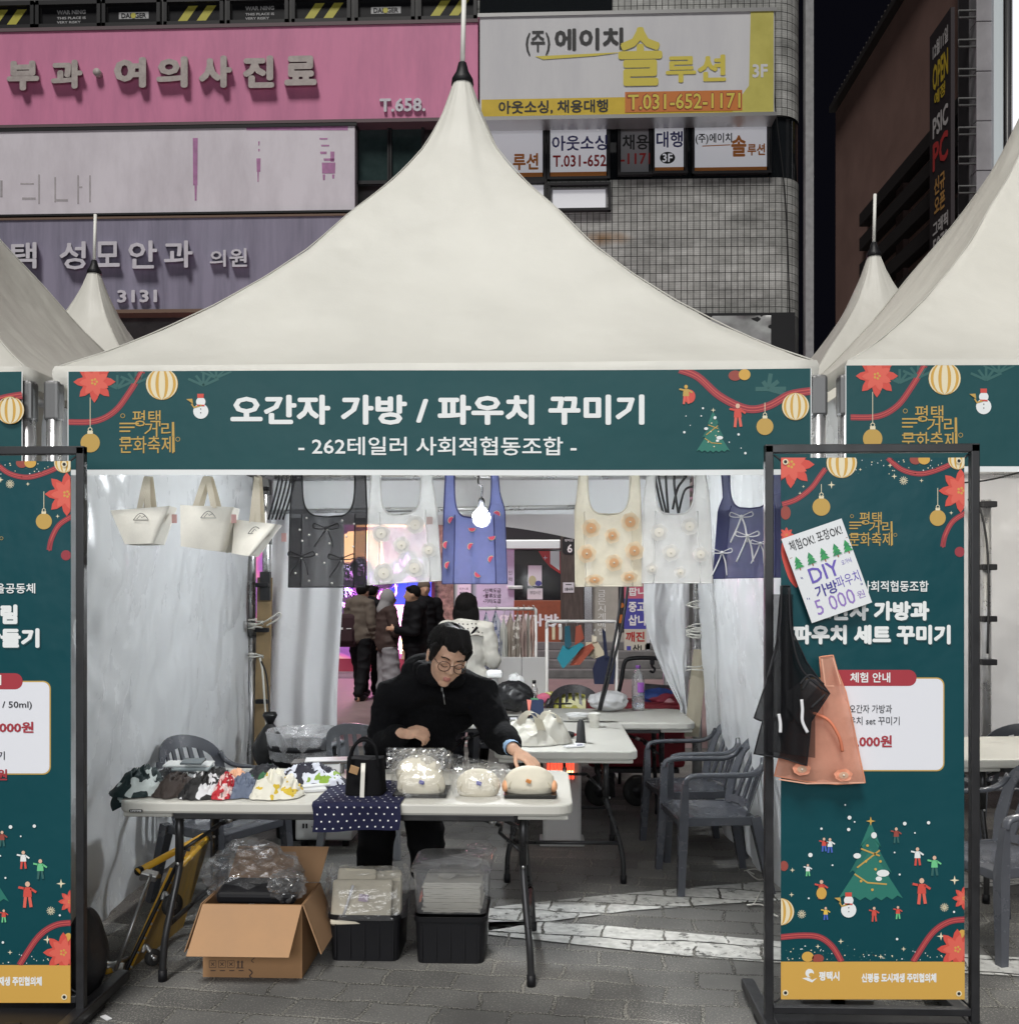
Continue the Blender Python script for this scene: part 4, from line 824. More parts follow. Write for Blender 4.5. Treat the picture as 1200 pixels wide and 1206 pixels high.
def header(name, label, x0, x1, Y, dx, full):
    def mp(px, ry, off): q = Pr(px, ry, Y); return Vector((q.x, Y-off+.007*math.sin(q.x*2.1+dx), q.z-.006*math.sin((q.x-x0)*1.1)))
    yt, yb = 434.5, 552.0
    k = Ink(mp, .0006, (x0+1, yt+.2, x1-1, yb)); sheet(k, x0, yt, x1, yb+6.5, I['white'], 0, 90, 12); sheet(k, x0+1, yt, x1-1, yb, I['teal'], 1, 90, 12)
    d = dx
    for a, b_ in ((138, 455), (160, 449), (255, 443), (240, 452)): 
        for q in range(5): k.line([(d+a, b_), (d+a+(q-2)*9, b_-16+abs(q-2)*4)], 3, I['leaf'], 2)
    k.ribbon([(d+80, 495), (d+112, 494), (d+135, 482), (d+152, 460), (d+168, 434)], 7, I['ribbon'], I['rib2'], 2)
    k.flower(d+111, 447, 25, I['red'], I['red2'], I['ochre'], 4); k.striped(d+191, 450, 19, I['ochre'], I['cream'], 4); k.ball(d+106, 520, 11.5, I['gold'], I['cream'], 4, 36)
    k.snowman(d+237, 480, 9, I['white'], I['red'], I['gold'], I['dark'], 4); festival_logo(k, d+174, 507, 1.28, 4)
    if full:
        k.text('오간자 가방 / 파우치 꾸미기', 272, 463.5, 759, 499, I['white'], 4, .035)
        k.text('- 262테일러 사회적협동조합 -', 352, 513, 679, 535, I['white'], 4, .012)
        for q in range(6): k.line([(905, 458), (890+q*9, 440+abs(q-2)*9)], 5, I['leaf'], 2)
        k.ribbon([(800, 434), (822, 443), (848, 466), (880, 481), (905, 478), (930, 465), (955, 461)], 9, I['ribbon'], I['rib2'], 3)
        k.disc(866, 442, 8, 6, I['cone'], 4); k.disc(877, 441, 7, 6.5, I['ochre'], 5)
        k.striped(937, 479, 16, I['ochre'], I['cream'], 6); k.ball(901, 502, 10, I['gold'], I['cream'], 5, 12)
        k.xmas_tree(840, 483, 532, 20, I['tree'], I['tree2'], I['gold'], I['white'], 4, I['cream'])
        k.figure(869, 489, 27, I['skin'], I['red'], I['red2'], 5); k.disc(812, 466, 7, 8, I['red'], 5); k.figure(808, 464, 22, I['ochre'], I['gold'], I['red2'], 6)
        for a, b_, r_ in ((828, 480, 1.3), (806, 508, 1.5), (826, 489, .9), (870, 511, 1.5), (878, 533, 1.5), (808, 489, .7), (859, 520, .8), (873, 527, .7), (813, 500, .6)): k.disc(a, b_, r_, r_, I['white'], 4, 8)
    o = k.mb.build(name, IM); tag(o, label, 'banner', 'teal header banners on the tent fronts'); return o
header('header_banner', 'wide teal header banner with large white lettering across the middle tent', 79, 956, 3.80, 0, True)
header('header_banner', 'teal header banner of the tent at the right edge, starting at its festive flower', 996, 1420, 3.80, 922, False)
k0 = header('header_banner', 'teal header banner of the tent at the left edge, ending at a striped bauble', -360, 27, 3.80, -1500, False)
k = Ink(lambda px, ry, off: Pr(px, ry, 3.786, off), .0006); k.striped(12, 479, 16.5, I['ochre'], I['cream'], 1); k.ribbon([(-30, 480), (0, 466), (26, 461)], 9, I['ribbon'], I['rib2'], 0); o = k.mb.build('bauble_print', IM, k0)

# ---- upright banners in black frames
SY = 3.50
m_frame = M('frame_black', (.018, .018, .02), rough=.38, spec=.5, var=.2, scale=12)
m_eyelet = M('eyelet_steel', (.7, .7, .7), rough=.3, metal=1)
def stand(label, xa, xb, ytop):
    a = P(xa, 1186, SY).x; b = P(xb, 1186, SY).x; zt = P((xa+xb)/2, ytop, SY).z; cx = (a+b)/2
    t = thing('banner_stand', label, 'banner stand', (cx, SY, 0), 'black metal banner stands')
    for x in (a, b):
        m = MB(); m.box((x, SY, zt/2+.03), (.03, .03, zt-.06), 0, bev=.003); m.build('post', m_frame, t)
    m = MB(); m.box((cx, SY, zt-.013), (b-a+.03, .03, .03), 0, bev=.003); m.build('top_bar', m_frame, t)
    m = MB(); m.box((cx, SY, .098), (b-a-.03, .028, .026), 0, bev=.003); m.build('bottom_bar', m_frame, t)
    m = MB(); m.box((cx, SY-.05, .03), (b-a+.06, .44, .06), 0, bev=.02, top=(.96, .8)); m.lathe([(.0, .062), (.03, .066), (.026, .07), (0, .07)], (cx-.2, SY-.15, 0), 14, 0); m.lathe([(.0, .062), (.03, .066), (.026, .07), (0, .07)], (cx+.2, SY-.15, 0), 14, 0); m.build('base_weight', m_blackp, t)
    for x in (a, b):
        m = MB(); m.box((x, SY+.05, .045), (.05, .62, .04), 0, bev=.006); m.build('foot', m_frame, t)
    for x, s_ in ((a+.02, 1), (b-.02, -1)):
        for z, q in ((zt-.035, -1), (.12, 1)):
            m = MB(); m.tube(spline([(x, SY, z), (x+s_*.012, SY-.004, z+q*.01), (x+s_*.038, SY-.004, z+q*.034)], 4), .004, 6); m.build('hook', m_frame, t)
    return t
stand('black metal banner stand at the right of the stall, holding the bag workshop banner', 905, 1147, 524)
stand('black metal banner stand at the left picture edge', -140, 96, 527)
BYP = 3.485
def upright(label, dx, dy, texts):
    def mp(px, py, off):
        q = P(px+dx, py+dy, BYP); return Vector((q.x, BYP-off, q.z))
    X0, X1, T_, B_ = 919.5, 1135.5, 539, 1177
    k = Ink(mp, .0005, (X0, T_, X1, B_)); sheet(k, X0, T_, X1, 1133, I['teal2'], 0, 16, 40); sheet(k, X0, 1133, X1, B_, I['ochre'], 0, 16, 4)
    W = I['white']
    for (a, b_, r_) in ((979, 571, 4.5), (1048, 548, 3), (1053, 561, 3.5), (1085, 566, 2.5), (942, 581, 2.2), (946, 573, 1.8), (1120, 604, 2.5), (1013, 553, 2), (933, 1025, 3), (932, 1054, 3), (990, 1109, 3.5), (963, 1115, 3), (1037, 1127, 3), (1064, 1118, 3), (1108, 1103, 5), (1124, 1037, 5.5)): k.star4(a, b_, r_, I['cream'], 2)
    for (a, b_) in ((1064, 566), (944, 1077), (1112, 1069)):
        for q in range(6): k.line([(a-5*math.cos(q*.52), b_-5*math.sin(q*.52)), (a+5*math.cos(q*.52), b_+5*math.sin(q*.52))], .7, I['cream'], 2)
    rr = random.Random(3)
    for i in range(75): a = rr.uniform(925, 1110); b_ = 1131-abs(rr.gauss(0, 1))*9*(1-abs(a-1015)/130*.5); k.disc(a, max(b_, 1095), rr.choice((.5, .6, 1)), .7, rr.choice((W, I['leaf'], I['cream'])), 2, 6)
    for i in range(40): a = rr.uniform(1000, 1110); b_ = 541+abs(rr.gauss(0, 1))*10; k.disc(a, b_, rr.choice((.5, .6, .9)), .7, rr.choice((W, I['leaf'], I['cream'])), 2, 6)
    k.ribbon([(921, 594), (938, 588), (955, 575), (966, 560), (972, 552)], 6, I['ribbon'], I['rib2'], 2)
    k.ribbon([(1045, 539), (1062, 553), (1085, 558), (1110, 551), (1130, 541)], 6, I['ribbon'], I['rib2'], 2)
    k.ribbon([(1110, 644), (1113, 630), (1122, 614), (1137, 604)], 6, I['ribbon'], I['rib2'], 2)
    k.line(spline([(924, 640), (924, 655), (932, 680), (940, 690)], 5), 7, I['red'], 2)
    k.disc(1078, 541, 7, 6, I['cone'], 3); k.disc(1088, 541, 7, 6, I['ochre'], 4); k.disc(925, 604, 6, 8, I['cone'], 3); k.disc(1130, 650, 6, 6, I['ribbon'], 3)
    k.flower(931, 547, 28, I['red'], I['red2'], I['ochre'], 4); k.flower(1131, 578, 26, I['red'], I['red2'], I['ochre'], 4); k.flower(926, 630, 9, I['red'], I['red2'], I['ochre'], 4)
    k.striped(991, 545, 18, I['ochre'], I['cream'], 4); k.striped(1128, 541, 12, I['ochre'], I['cream'], 4); k.ball(967, 597, 10.5, I['gold'], I['cream'], 4, 10); k.ball(1104, 610, 9.5, I['gold'], I['cream'], 4, 20)
    festival_logo(k, 1026, 623, 1.0, 4)
    # price panel
    k.rect(943, 798, 1112, 908.5, I['gold'], 2, 9); k.rect(944.5, 799.5, 1110.5, 907, I['pale'], 3, 8); k.rect(970, 789, 1079, 808, I['wine'], 4, 9)
    for st, a, b_, c_, d_, ci, bo, sh in texts:
        if sh: k.text(st, a+1.2, b_+1.4, c_+1.2, d_+1.4, I['shade'], 5, bo)
        k.text(st, a, b_, c_, d_, I[ci], 6, bo)
    # tree and tiny figures
    k.xmas_tree(1025, 968, 1061, 38, I['tree'], I['tree2'], I['gold'], W, 2, I['ochre'])
    for a, b_, h, t_, l_ in ((970, 995, 16, 'red', 'blue'), (977, 996, 17, 'white', 'blue'), (951, 1025, 14, 'white', 'green'), (967, 1048, 22, 'red', 'cone'), (972, 1076, 15, 'yellow', 'blue'), (1029, 1077, 17, 'red', 'red'), (1057, 1075, 15, 'red', 'green'), (1085, 1050, 30, 'red', 'red2'), (1080, 1009, 21, 'white', 'red'), (1100, 1020, 23, 'green', 'leaf'), (1055, 984, 18, 'cone', 'leaf')):
        k.figure(a, b_, h, I['skin'], I[t_], I[l_], 7)
    k.snowman(999, 1069, 9, W, I['red'], I['gold'], I['dark'], 7); k.disc(967, 1052, 6, 7, I['ochre'], 9)
    for a, b_, r_ in ((1000, 963, 2.4), (1065, 970, 2.2), (954, 1007, 2.6), (1093, 969, 2), (999, 977, 2), (967, 976, 1.4), (995, 948, 1), (1077, 981, 1), (980, 1019, 1.1), (1059, 1030, 1.2), (1053, 1004, 1), (952, 1058, 1.1), (1123, 1074, 1.3), (1056, 1106, 1.5), (1006, 968, 1)): k.disc(a, b_, r_, r_, W, 7, 10)
    k.striped(919, 1074, 16, I['ochre'], I['cream'], 4)
    k.ribbon([(919, 1104), (945, 1102), (965, 1104), (980, 1115), (991, 1133)], 7, I['ribbon'], I['rib2'], 3); k.ribbon([(1137, 1083), (1117, 1086), (1097, 1100), (1075, 1133)], 7, I['ribbon'], I['rib2'], 3)
    k.disc(951, 1127, 7, 6, I['ochre'], 4); k.disc(963, 1129, 7, 5, I['cone'], 4); k.disc(1133, 1101, 5, 6, I['ochre'], 4); k.flower(1127, 1118, 24, I['red'], I['red2'], I['ochre'], 5); k.flower(1135, 1058, 14, I['red'], I['red2'], I['ochre'], 5); k.disc(923, 1020, 5, 6, I['cone'], 4)
    sheet(k, X0, 1133, X1, B_, I['ochre'], 8, 16, 4)
    k.disc(953, 1146, 5, 5, W, 9); k.disc(955, 1148, 3, 2.5, I['ochre'], 10); k.poly([(944, 1152), (951, 1151), (956, 1154), (962, 1151.5), (956, 1157), (951, 1155)], W, 9)
    k.text('평택시', 964, 1144, 988, 1155, W, 9, .04); k.text('신평동 도시재생 주민협의체', 1014, 1146, 1102, 1157, W, 9, .045)
    for a, b_ in ((X0+5, T_+5), (X1-7, T_+4), (X0+5, B_-8), (X1-7, B_-7)):
        k.disc(a, b_, 3.4, 3.4, I['cream'], 11, 14); k.disc(a, b_, 2.0, 2.0, I['dark'], 12, 10)
    o = k.mb.build('upright_banner', IM); tag(o, label, 'banner', 'teal upright banners in black frames'); return o
upright('tall teal banner in the right black stand with the handwritten card on it', 0, 0, [('262테일러 사회적협동조합', 957, 684, 1093, 697, 'white', .015, 0), ('오간자 가방과', 957, 708, 1094, 731, 'white', .05, 1), ('파우치 세트 꾸미기', 933, 736, 1119, 759, 'white', .05, 1), ('체험 안내', 1001, 792, 1048, 804, 'white', .02, 0), ('오간자 가방과', 1000, 830, 1050, 840, 'dark', .005, 0), ('파우치 set 꾸미기', 990, 844, 1059, 854, 'dark', .005, 0), ('5,000원', 1000, 866, 1050, 881, 'wine', .03, 0)])
upright('tall teal banner in the left black stand, cut off by the picture edge', -1052, 4, [('마을공동체', 1035, 683, 1094, 695, 'white', .015, 0), ('림', 1053, 708, 1073, 731, 'white', .05, 1), ('만들기', 1030, 736, 1099, 759, 'white', .05, 1), ('내', 1042, 791, 1054, 803, 'white', .02, 0), ('ml / 50ml)', 1040, 822, 1090, 832, 'dark', .01, 0), (',000원', 1048, 846, 1092, 860, 'wine', .03, 0), ('기', 1050, 881, 1058, 891, 'dark', .01, 0), ('원', 1049, 902, 1061, 915, 'wine', .03, 0)])

# ---- the handwritten card
card = thing('price_card', 'tilted white handwritten price card taped on the right teal banner', 'card', P(970, 730, 3.46))
cc = [(920, 635), (991, 610.5), (1026, 709), (956, 734)]
def cmap(u, v, off):      # u,v in 0..1 of the card
    a = Vector(cc[0]); e = Vector(cc[1])-a; f = Vector(cc[3])-a; q = a+e*u+f*v
    return P(q.x, q.y, 3.462-.012*math.sin(u*2.5)-.01*v, off)
k = Ink(lambda x, y, off: cmap(x/100, y/140, off), .001); k.mb.grid(lambda u, v: cmap(u, v, 0), 10, 10, 0)
k.text('체험OK! 포장OK!', 8, 7, 94, 24, 1, 1, .005); k.line([(2, 33), (99, 31)], .8, 2, 1)
for i, x in enumerate((12, 33, 54, 75, 97)):
    x = min(x, 93)
    for j in range(3): k.poly([(x, 33+j*5), (x+5+j*1.5, 42+j*5), (x-5-j*1.5, 42+j*5)], 3+(i+j) % 2, 1+j)
    k.rect(x-1, 52, x+1, 56, 2, 1)
k.text('DIY', 22, 58, 70, 82, 5, 1, .01); k.text('오가닉', 76, 62, 92, 70, 5, 1); k.text('가방', 22, 87, 58, 107, 6, 1, .02); k.text('파우치', 58, 84, 96, 103, 5, 1, .0); k.text('5 000', 14, 108, 78, 132, 7, 1, .0); k.text('원', 82, 116, 94, 128, 7, 1, .0)
for a, b_ in ((8, 66), (10, 67), (6, 100), (9, 101), (93, 106), (95, 106)): k.rect(a, b_, a+1, b_+3, 6, 1)
k.mb.build('card_face', [M('card_white', (.72, .74, .76), rough=.5), m_black_ink, M('pen_brown', (.35, .15, .07)), M('pen_green', (.04, .33, .10)), M('pen_green_dark', (.03, .24, .10)), M('pen_violet', (.14, .10, .45)), M('pen_navy', (.06, .05, .28)), M('pen_lilac', (.28, .18, .50))], card)
# ================================================================== TABLES AND CHAIRS
m_hdpe = M('table_plastic', (.54, .53, .485), rough=.4, var=.06, scale=5, bump=.12, bscale=160, bdist=.003)
m_steel = M('leg_steel', (.045, .045, .047), rough=.32, metal=.5, var=.2, scale=10)
m_rivet = M('rivet_steel', (.6, .6, .6), rough=.3, metal=1)
def rrect(L, D, r, n=6):
    out = []
    for cx, cy, a0 in ((L/2-r, -D/2+r, -90), (L/2-r, D/2-r, 0), (-L/2+r, D/2-r, 90), (-L/2+r, -D/2+r, 180)):
        for i in range(n+1): a = R(a0+90*i/n); out.append((cx+r*math.cos(a), cy+r*math.sin(a)))
    return out
def folding_table(label, loc, rz, L=1.827, D=.76, h=.74):
    t = thing('folding_table', label, 'table', (0, 0, 0), 'white plastic folding tables'); m = MB()
    lv = []
    for ins, z in ((.028, h-.046), (.004, h-.044), (0, h-.036), (0, h-.008), (.002, h-.003), (.008, h)): lv.append([(x, y, z) for x, y in rrect(L-2*ins, D-2*ins, .07-ins*.5)])
    n = len(lv[0]); vs = [p for q in lv for p in q]
    m.add(vs, [[i*n+j, i*n+(j+1) % n, (i+1)*n+(j+1) % n, (i+1)*n+j] for i in range(len(lv)-1) for j in range(n)]+[[(len(lv)-1)*n+j for j in range(n)], list(range(n))[::-1]], 0)
    for sx in (-1, 1):       # thick corner blocks under the rim
        m.box((sx*(L/2-.12), 0, h-.056), (.2, D-.05, .02), 0, bev=.006)
    m.build('table_top', m_hdpe, t)
    for sy in (-1, 1): m = MB(); m.box((0, sy*(D/2-.022), h-.058), (L-.46, .022, .024), 0, bev=.004); m.build('side_rail', m_steel, t)
    for sx in (-1, 1):
        x = sx*(L/2-.20)
        for sy in (-1, 1):
            m = MB(); m.tube(spline([(x, sy*.22, h-.05), (x, sy*.22, .50), (x, sy*.225, .43), (x+sx*.012, sy*.27, .30), (x+sx*.028, sy*.31, .15), (x+sx*.034, sy*.315, .012)], 6), .0145, 10)
            m.tube([(x+sx*.034, sy*.315, .045), (x+sx*.034, sy*.315, .0)], .0185, 10, 1); m.tube([(x, sy*.22, h-.05), (x, sy*.222, .46)], .018, 10, 0)
            m.ell((x, sy*.224-.0185, .455), (.007, .004, .007), 2, n=8, k=5); m.build('leg', [m_steel, m_blackp, m_rivet], t)
        m = MB(); m.tube([(x+sx*.024, -.295, .215), (x+sx*.024, .295, .215)], .011, 8); m.build('cross_bar', m_steel, t); m = MB(); m.tube([(x, -.3, h-.062), (x, .3, h-.062)], .013, 8); m.build('cross_bar', m_steel, t)
        m = MB(); xe = sx*(L/2-.62); m.tube([(x, -.2, .50), (x-sx*.10, -.12, .565)], .0085, 8); m.tube([(x, .2, .50), (x-sx*.10, .12, .565)], .0085, 8); m.tube([(x-sx*.10, -.12, .565), (x-sx*.10, .12, .565)], .0085, 8); m.tube([(x-sx*.10, 0, .565), (xe, 0, h-.06)], .009, 8); m.tube([(x-sx*.125, 0, .575), (x-sx*.15, 0, .588)], .013, 8, 1); m.build('brace', [m_steel, m_rivet], t)
    t.location = loc; t.rotation_euler = (0, 0, rz); return t
ft = folding_table('white folding table at the front of the stall, covered with pouches and scarves', (-.797, 4.225, 0), 0)
k = Ink(lambda px, py, off: P(px, py, 3.838, off), .001); k.rect(152, 953.5, 168, 957, 0, 0, 1.4); k.text('LIFETIME', 153.5, 954.3, 166.5, 956.2, 1, 1, .02); o = k.mb.build('maker_plate', [m_blackp, m_white_ink], ft)
t2 = folding_table('white folding table in the middle of the tent carrying the white canvas bag', (.117, 5.75, 0), R(90), 1.22)
t3 = folding_table('white folding table at the back of the tent carrying the water bottle', (.06, 6.66, 0), 0)
t4 = folding_table('white folding table in the right tent seen past the banner stand', (2.95, 5.42, 0), R(6))
def chair_mat(name, col): return M(name, col, rough=.22, var=.1, scale=7, bump=.1, bscale=200, bdist=.002)
m_ch = chair_mat('chair_grey', (.085, .09, .105)); m_chd = chair_mat('chair_charcoal', (.035, .035, .04)); m_chl = chair_mat('chair_pale_grey', (.20, .21, .23))
def make_chair(label, mat):
    t = thing('plastic_chair', label, 'chair', (0, 0, 0), 'stackable plastic armchairs')
    m = MB()
    def seat(u, v):
        x = (u-.5)*2; y = lerp(-.23, .20, v); wd = lerp(.235, .20, v); z = .43-.018*(1-x*x)*(1-(2*v-1)**2)-.03*max(0, .12-v)/.12-.012*v
        return Vector((x*wd, y, z))
    m.slab(seat, 14, 14, (0, 0, -.012)); m.box((0, -.236, .395), (.44, .014, .045), 0, bev=.005)
    for s in (-1, 1): m.box((s*.225, -.02, .40), (.014, .40, .05), 0, bev=.005)
    m.build('seat', mat, t)
    def yb(x, z): return .20+(z-.41)*.30+.02*((z-.41)/.45)**2-.07*(x/.22)**2
    def strip(A, B, th=.011):
        mm = len(A); vs = []
        for off in (0, th):
            for p in A: vs.append((p[0], yb(*p)+off, p[1]))
            for p in B: vs.append((p[0], yb(*p)+off, p[1]))
        fs = []
        for i in range(mm-1):
            fs.append([i, i+1, mm+i+1, mm+i]); fs.append([2*mm+i, 3*mm+i, 3*mm+i+1, 2*mm+i+1]); fs.append([i, 2*mm+i, 2*mm+i+1, i+1]); fs.append([mm+i, mm+i+1, 3*mm+i+1, 3*mm+i])
        fs.append([0, mm, 3*mm, 2*mm]); fs.append([mm-1, 3*mm-1, 4*mm-1, 2*mm-1])
        m.add(vs, fs, 0, False)
    m = MB(); W = .225; zc = .70
    def outer(a): return (-W*math.cos(a)*.98, zc+.165*math.sin(a)**.8) if 0 < a < math.pi else (-W*math.cos(a)*.98, zc)
    def inner(a): return (-(W-.045)*math.cos(a), zc-.01+.105*math.sin(a)**.9 if 0 < a < math.pi else zc-.01)
    A = [(-W*.92, .42), (-W, .55)]+[outer(math.pi*i/18) for i in range(19)]+[(W, .55), (W*.92, .42)]
    B = [(-W*.92+.045, .42), (-W+.045, .55)]+[inner(math.pi*i/18) for i in range(19)]+[(W-.045, .55), (W*.92-.045, .42)]
    strip(A, B)
    strip([(-.19, .47), (-.1, .47), (0, .47), (.1, .47), (.19, .47)], [(-.19, .43), (-.1, .43), (0, .43), (.1, .43), (.19, .43)])
    for i in range(5):
        f_ = (i-2)/2.0; xt = f_*.115; xb = f_*.135; zt = zc-.01+.105*max(.05, math.sqrt(max(0, 1-(xt/.18)**2)))+.012
        strip([(xb-.0135, .46), ((xb+xt)/2-.0135, .62), (xt-.0125, zt)], [(xb+.0135, .46), ((xb+xt)/2+.0135, .62), (xt+.0125, zt)])
    m.build('backrest', mat, t)
    for s in (-1, 1):
        m = MB()     # front leg runs up into the arm support
        m.tube([(s*.275, -.245, 0), (s*.25, -.225, .40), (s*.262, -.215, .62)], [.027, .036, .022], 4, 0, smooth=False, twist=math.pi/4); m.build('leg', mat, t)
        m = MB(); m.tube([(s*.26, .27, 0), (s*.215, .19, .42)], [.027, .04], 4, 0, smooth=False, twist=math.pi/4); m.build('leg', mat, t)
        m = MB(); m.tube(spline([(s*.262, -.215, .615), (s*.266, -.20, .652), (s*.272, -.13, .665), (s*.275, .05, .665), (s*.262, .16, .668), (s*.236, .225, .70), (s*.212, yb(.212, .74), .75)], 5), .024, 8, 0, flat=.62); m.build('armrest', mat, t)
    return t
c0 = make_chair('grey plastic armchair by the right wall, nearer of the side by side pair', m_ch)
def recol(root, mat):
    for ch in root.children: ch.data = ch.data.copy(); ch.data.materials[0] = mat
    return root
c0.location = (.91, 5.36, 0); c0.rotation_euler = (0, 0, R(-84)); c0.scale = (.94,)*3
dup(c0, None, (.90, 6.02, 0), R(-80), 'grey plastic armchair by the right tent pole, farther of the side by side pair')
dup(c0, None, (-1.66, 5.0, 0), R(62), 'grey plastic armchair behind the scarves against the left tent wall')
cb = recol(dup(c0, None, (P(418, 860, 6.0).x+.10, 6.0, 0), R(172), 'pale grey plastic chair right behind the stallholder'), m_chl)
cd = recol(dup(c0, None, (P(679, 800, 7.75).x, 7.75, 0), R(3), 'charcoal plastic chair with open slats behind the back table and paper cup'), m_chd)
dup(cd, None, (P(600, 795, 7.85).x, 7.85, 0), R(-4), 'charcoal plastic chair behind the black carrier bag on the back table')
q = PZ(1180, 1140); dup(c0, None, (q.x+.14, q.y+.32, 0), R(-72), 'grey plastic armchair in the right tent, closest to the banner stand')
dup(c0, None, (P(1205, 840, 5.9).x, 6.15, 0), R(178), 'grey plastic armchair in the right tent beyond its folding table')

# ================================================================== LIGHT BULB AND CABLES
lb = thing('light_bulb', 'bare lit bulb hanging on a cord behind the blue watermelon bag', 'light bulb', P(568, 612, 5.6))
lp = P(567, 610, 5.6)
m = MB(); m.lathe([(.0, -.055), (.03, -.046), (.049, -.022), (.054, .002), (.047, .028), (.028, .047), (.018, .06), (0, .062)], lp, 18); m.build('bulb', M('bulb_glow', (1, 1, 1), emit=70, ecol=(.95, .98, 1, 1)), lb)
m = MB(); m.lathe([(.019, .055), (.019, .10), (.012, .115), (0, .118)], lp, 14); m.tube(spline([lp+Vector((0, 0, .11)), lp+Vector((.003, 0, .18)), lp+Vector((-.02, .01, .22)), lp+Vector((0, .3, .45)), lp+Vector((.05, .6, .8))]), .005, 6); m.build('socket', m_blackp, lb)
ld = bpy.data.lights.new('bulb_light', 'POINT'); ld.energy = 100; ld.shadow_soft_size = .05; ld.color = (.93, .97, 1); lo = bpy.data.objects.new('bulb_light', ld); COL.objects.link(lo); lo.location = lp+Vector((0, -.07, -.02)); 
ld2 = bpy.data.lights.new('right_tent_fill', 'POINT'); ld2.energy = 75; ld2.shadow_soft_size = .08; ld2.color = (1, .97, .92); lo2 = bpy.data.objects.new('right_tent_fill', ld2); COL.objects.link(lo2); lo2.location = (2.7, 5.3, 2.25)  # unseen point light added to brighten the inside of the right tent
def cable(label, runs, Y, r=.008, name='power_cable'):
    m = MB()
    for pts in runs: m.tube(spline([P(x, y, Y+.03*i % .1) for i, (x, y) in enumerate(pts)], 6), r, 6)
    return tag(m.build(name, m_cable), label, 'cable')
cable('bundle of black cables hanging down by the left back pole', [[(332+i*5, 540), (326+i*4.5, 575+i), (316+i*4.3, 612)] for i in range(5)], 6.6, .007)
cable('tangle of black cables by the right back pole above the white flower bag', [[(772, 540), (778, 575), (786, 610)], [(783, 540), (785, 580), (788, 615)], [(796, 540), (794, 570), (800, 612)], [(812, 540), (808, 560), (798, 575), (792, 600)], [(820, 545), (819, 570), (806, 578), (798, 610)], [(770, 555), (776, 585), (783, 612)]], 6.5, .008)
cable('two thin black cords slanting down to the paper cup', [[(736, 640), (727, 735), (705, 837)], [(745, 640), (733, 735), (707, 837)]], 5.9, .0085, 'cord')
# ================================================================== HANGING BAGS
def sheer(name, col, a, rough=.6):
    return M(name, col, rough=rough, alpha=a, transl=.5, var=.08, scale=30)
BY = 3.93
def edge_fn(pts):
    def f(y):
        for (ya, xa), (yb_, xb) in zip(pts, pts[1:]):
            if y <= yb_: return lerp(xa, xb, (y-ya)/(yb_-ya))
        return pts[-1][1]
    return f
def sheer_bag(label, left, right, yt, yn, yb, ni, Y, mat, hem, gus=.17, gmat=None, tilt=0, seed=0):
    """left/right: outer edges as (row, column) lists; ni=(inner left, inner right) of the handle opening"""
    t = thing('sheer_tote_bag', label, 'bag', P((left[-1][1]+right[-1][1])/2, yb, Y), 'sheer organza tote bags hanging under the banner')
    fl = edge_fn(left); fr = edge_fn(right); cx = (ni[0]+ni[1])/2; hw = (ni[1]-ni[0])/2
    def yi(y):
        v = min(max((y-yt)/(yn-yt), 0), 1); return hw*(1-v**5)**(1/3.2)
    def wv(x, y, lay): return lay*.022*min(1, max(0, (y-yn+20)/40))+.010*nz(x*.03+seed, y*.02, lay)+.006*math.sin(x*.12+seed)*min(1, (y-yt)/60)
    def mp(x, y, lay): yy = y+tilt*(x-cx); return P(x, yy, Y+wv(x, y, lay))
    for lay in (0, 1):
        m = MB()
        m.grid(lambda u, v: (lambda y: mp(lerp(fl(y), fr(y), u), y, lay))(lerp(yn, yb, v)), 24, 14)
        m.grid(lambda u, v: (lambda y: mp(lerp(fl(y), cx-yi(y), u), y, lay))(lerp(yt, yn, v**.7)), 6, 16)
        m.grid(lambda u, v: (lambda y: mp(lerp(cx+yi(y), fr(y), u), y, lay))(lerp(yt, yn, v**.7)), 6, 16)
        m.build('panel', mat, t)
    if gus:
        m = MB(); wl = (fr(yb)-fl(yb))*gus
        for s in (0, 1):
            m.grid(lambda u, v: (lambda y: mp(fl(y)+wl*u*.9 if s == 0 else fr(y)-wl*.9+wl*u*.9, y, .5))(lerp(yn+1, yb, v)), 5, 12)
        m.build('gusset', gmat or mat, t)
    m = MB(); r_ = .0035
    m.tube([mp(cx-yi(lerp(yt, yn, (i/30)**.7)), lerp(yt, yn, (i/30)**.7), -.1) for i in range(31)]+[mp(cx+yi(lerp(yt, yn, (i/30)**.7)), lerp(yt, yn, (i/30)**.7), -.1) for i in range(30, -1, -1)], r_, 5)
    for f_ in (fl, fr): m.tube([mp(f_(lerp(yt, yb, i/24)), lerp(yt, yb, i/24), .4) for i in range(25)], r_, 5)
    wl = (fr(yb)-fl(yb))*gus
    if gus:
        for f_, s in ((fl, 1), (fr, -1)): m.tube([mp(f_(lerp(yn-4, yb, i/14))+s*wl*.9, lerp(yn-4, yb, i/14), -.05) for i in range(15)], .0028, 5)
    m.tube([mp(lerp(fl(yb), fr(yb), i/14), yb-.5, 0) for i in range(15)], .0025, 5)
    m.build('hem', hem, t)
    return t, mp
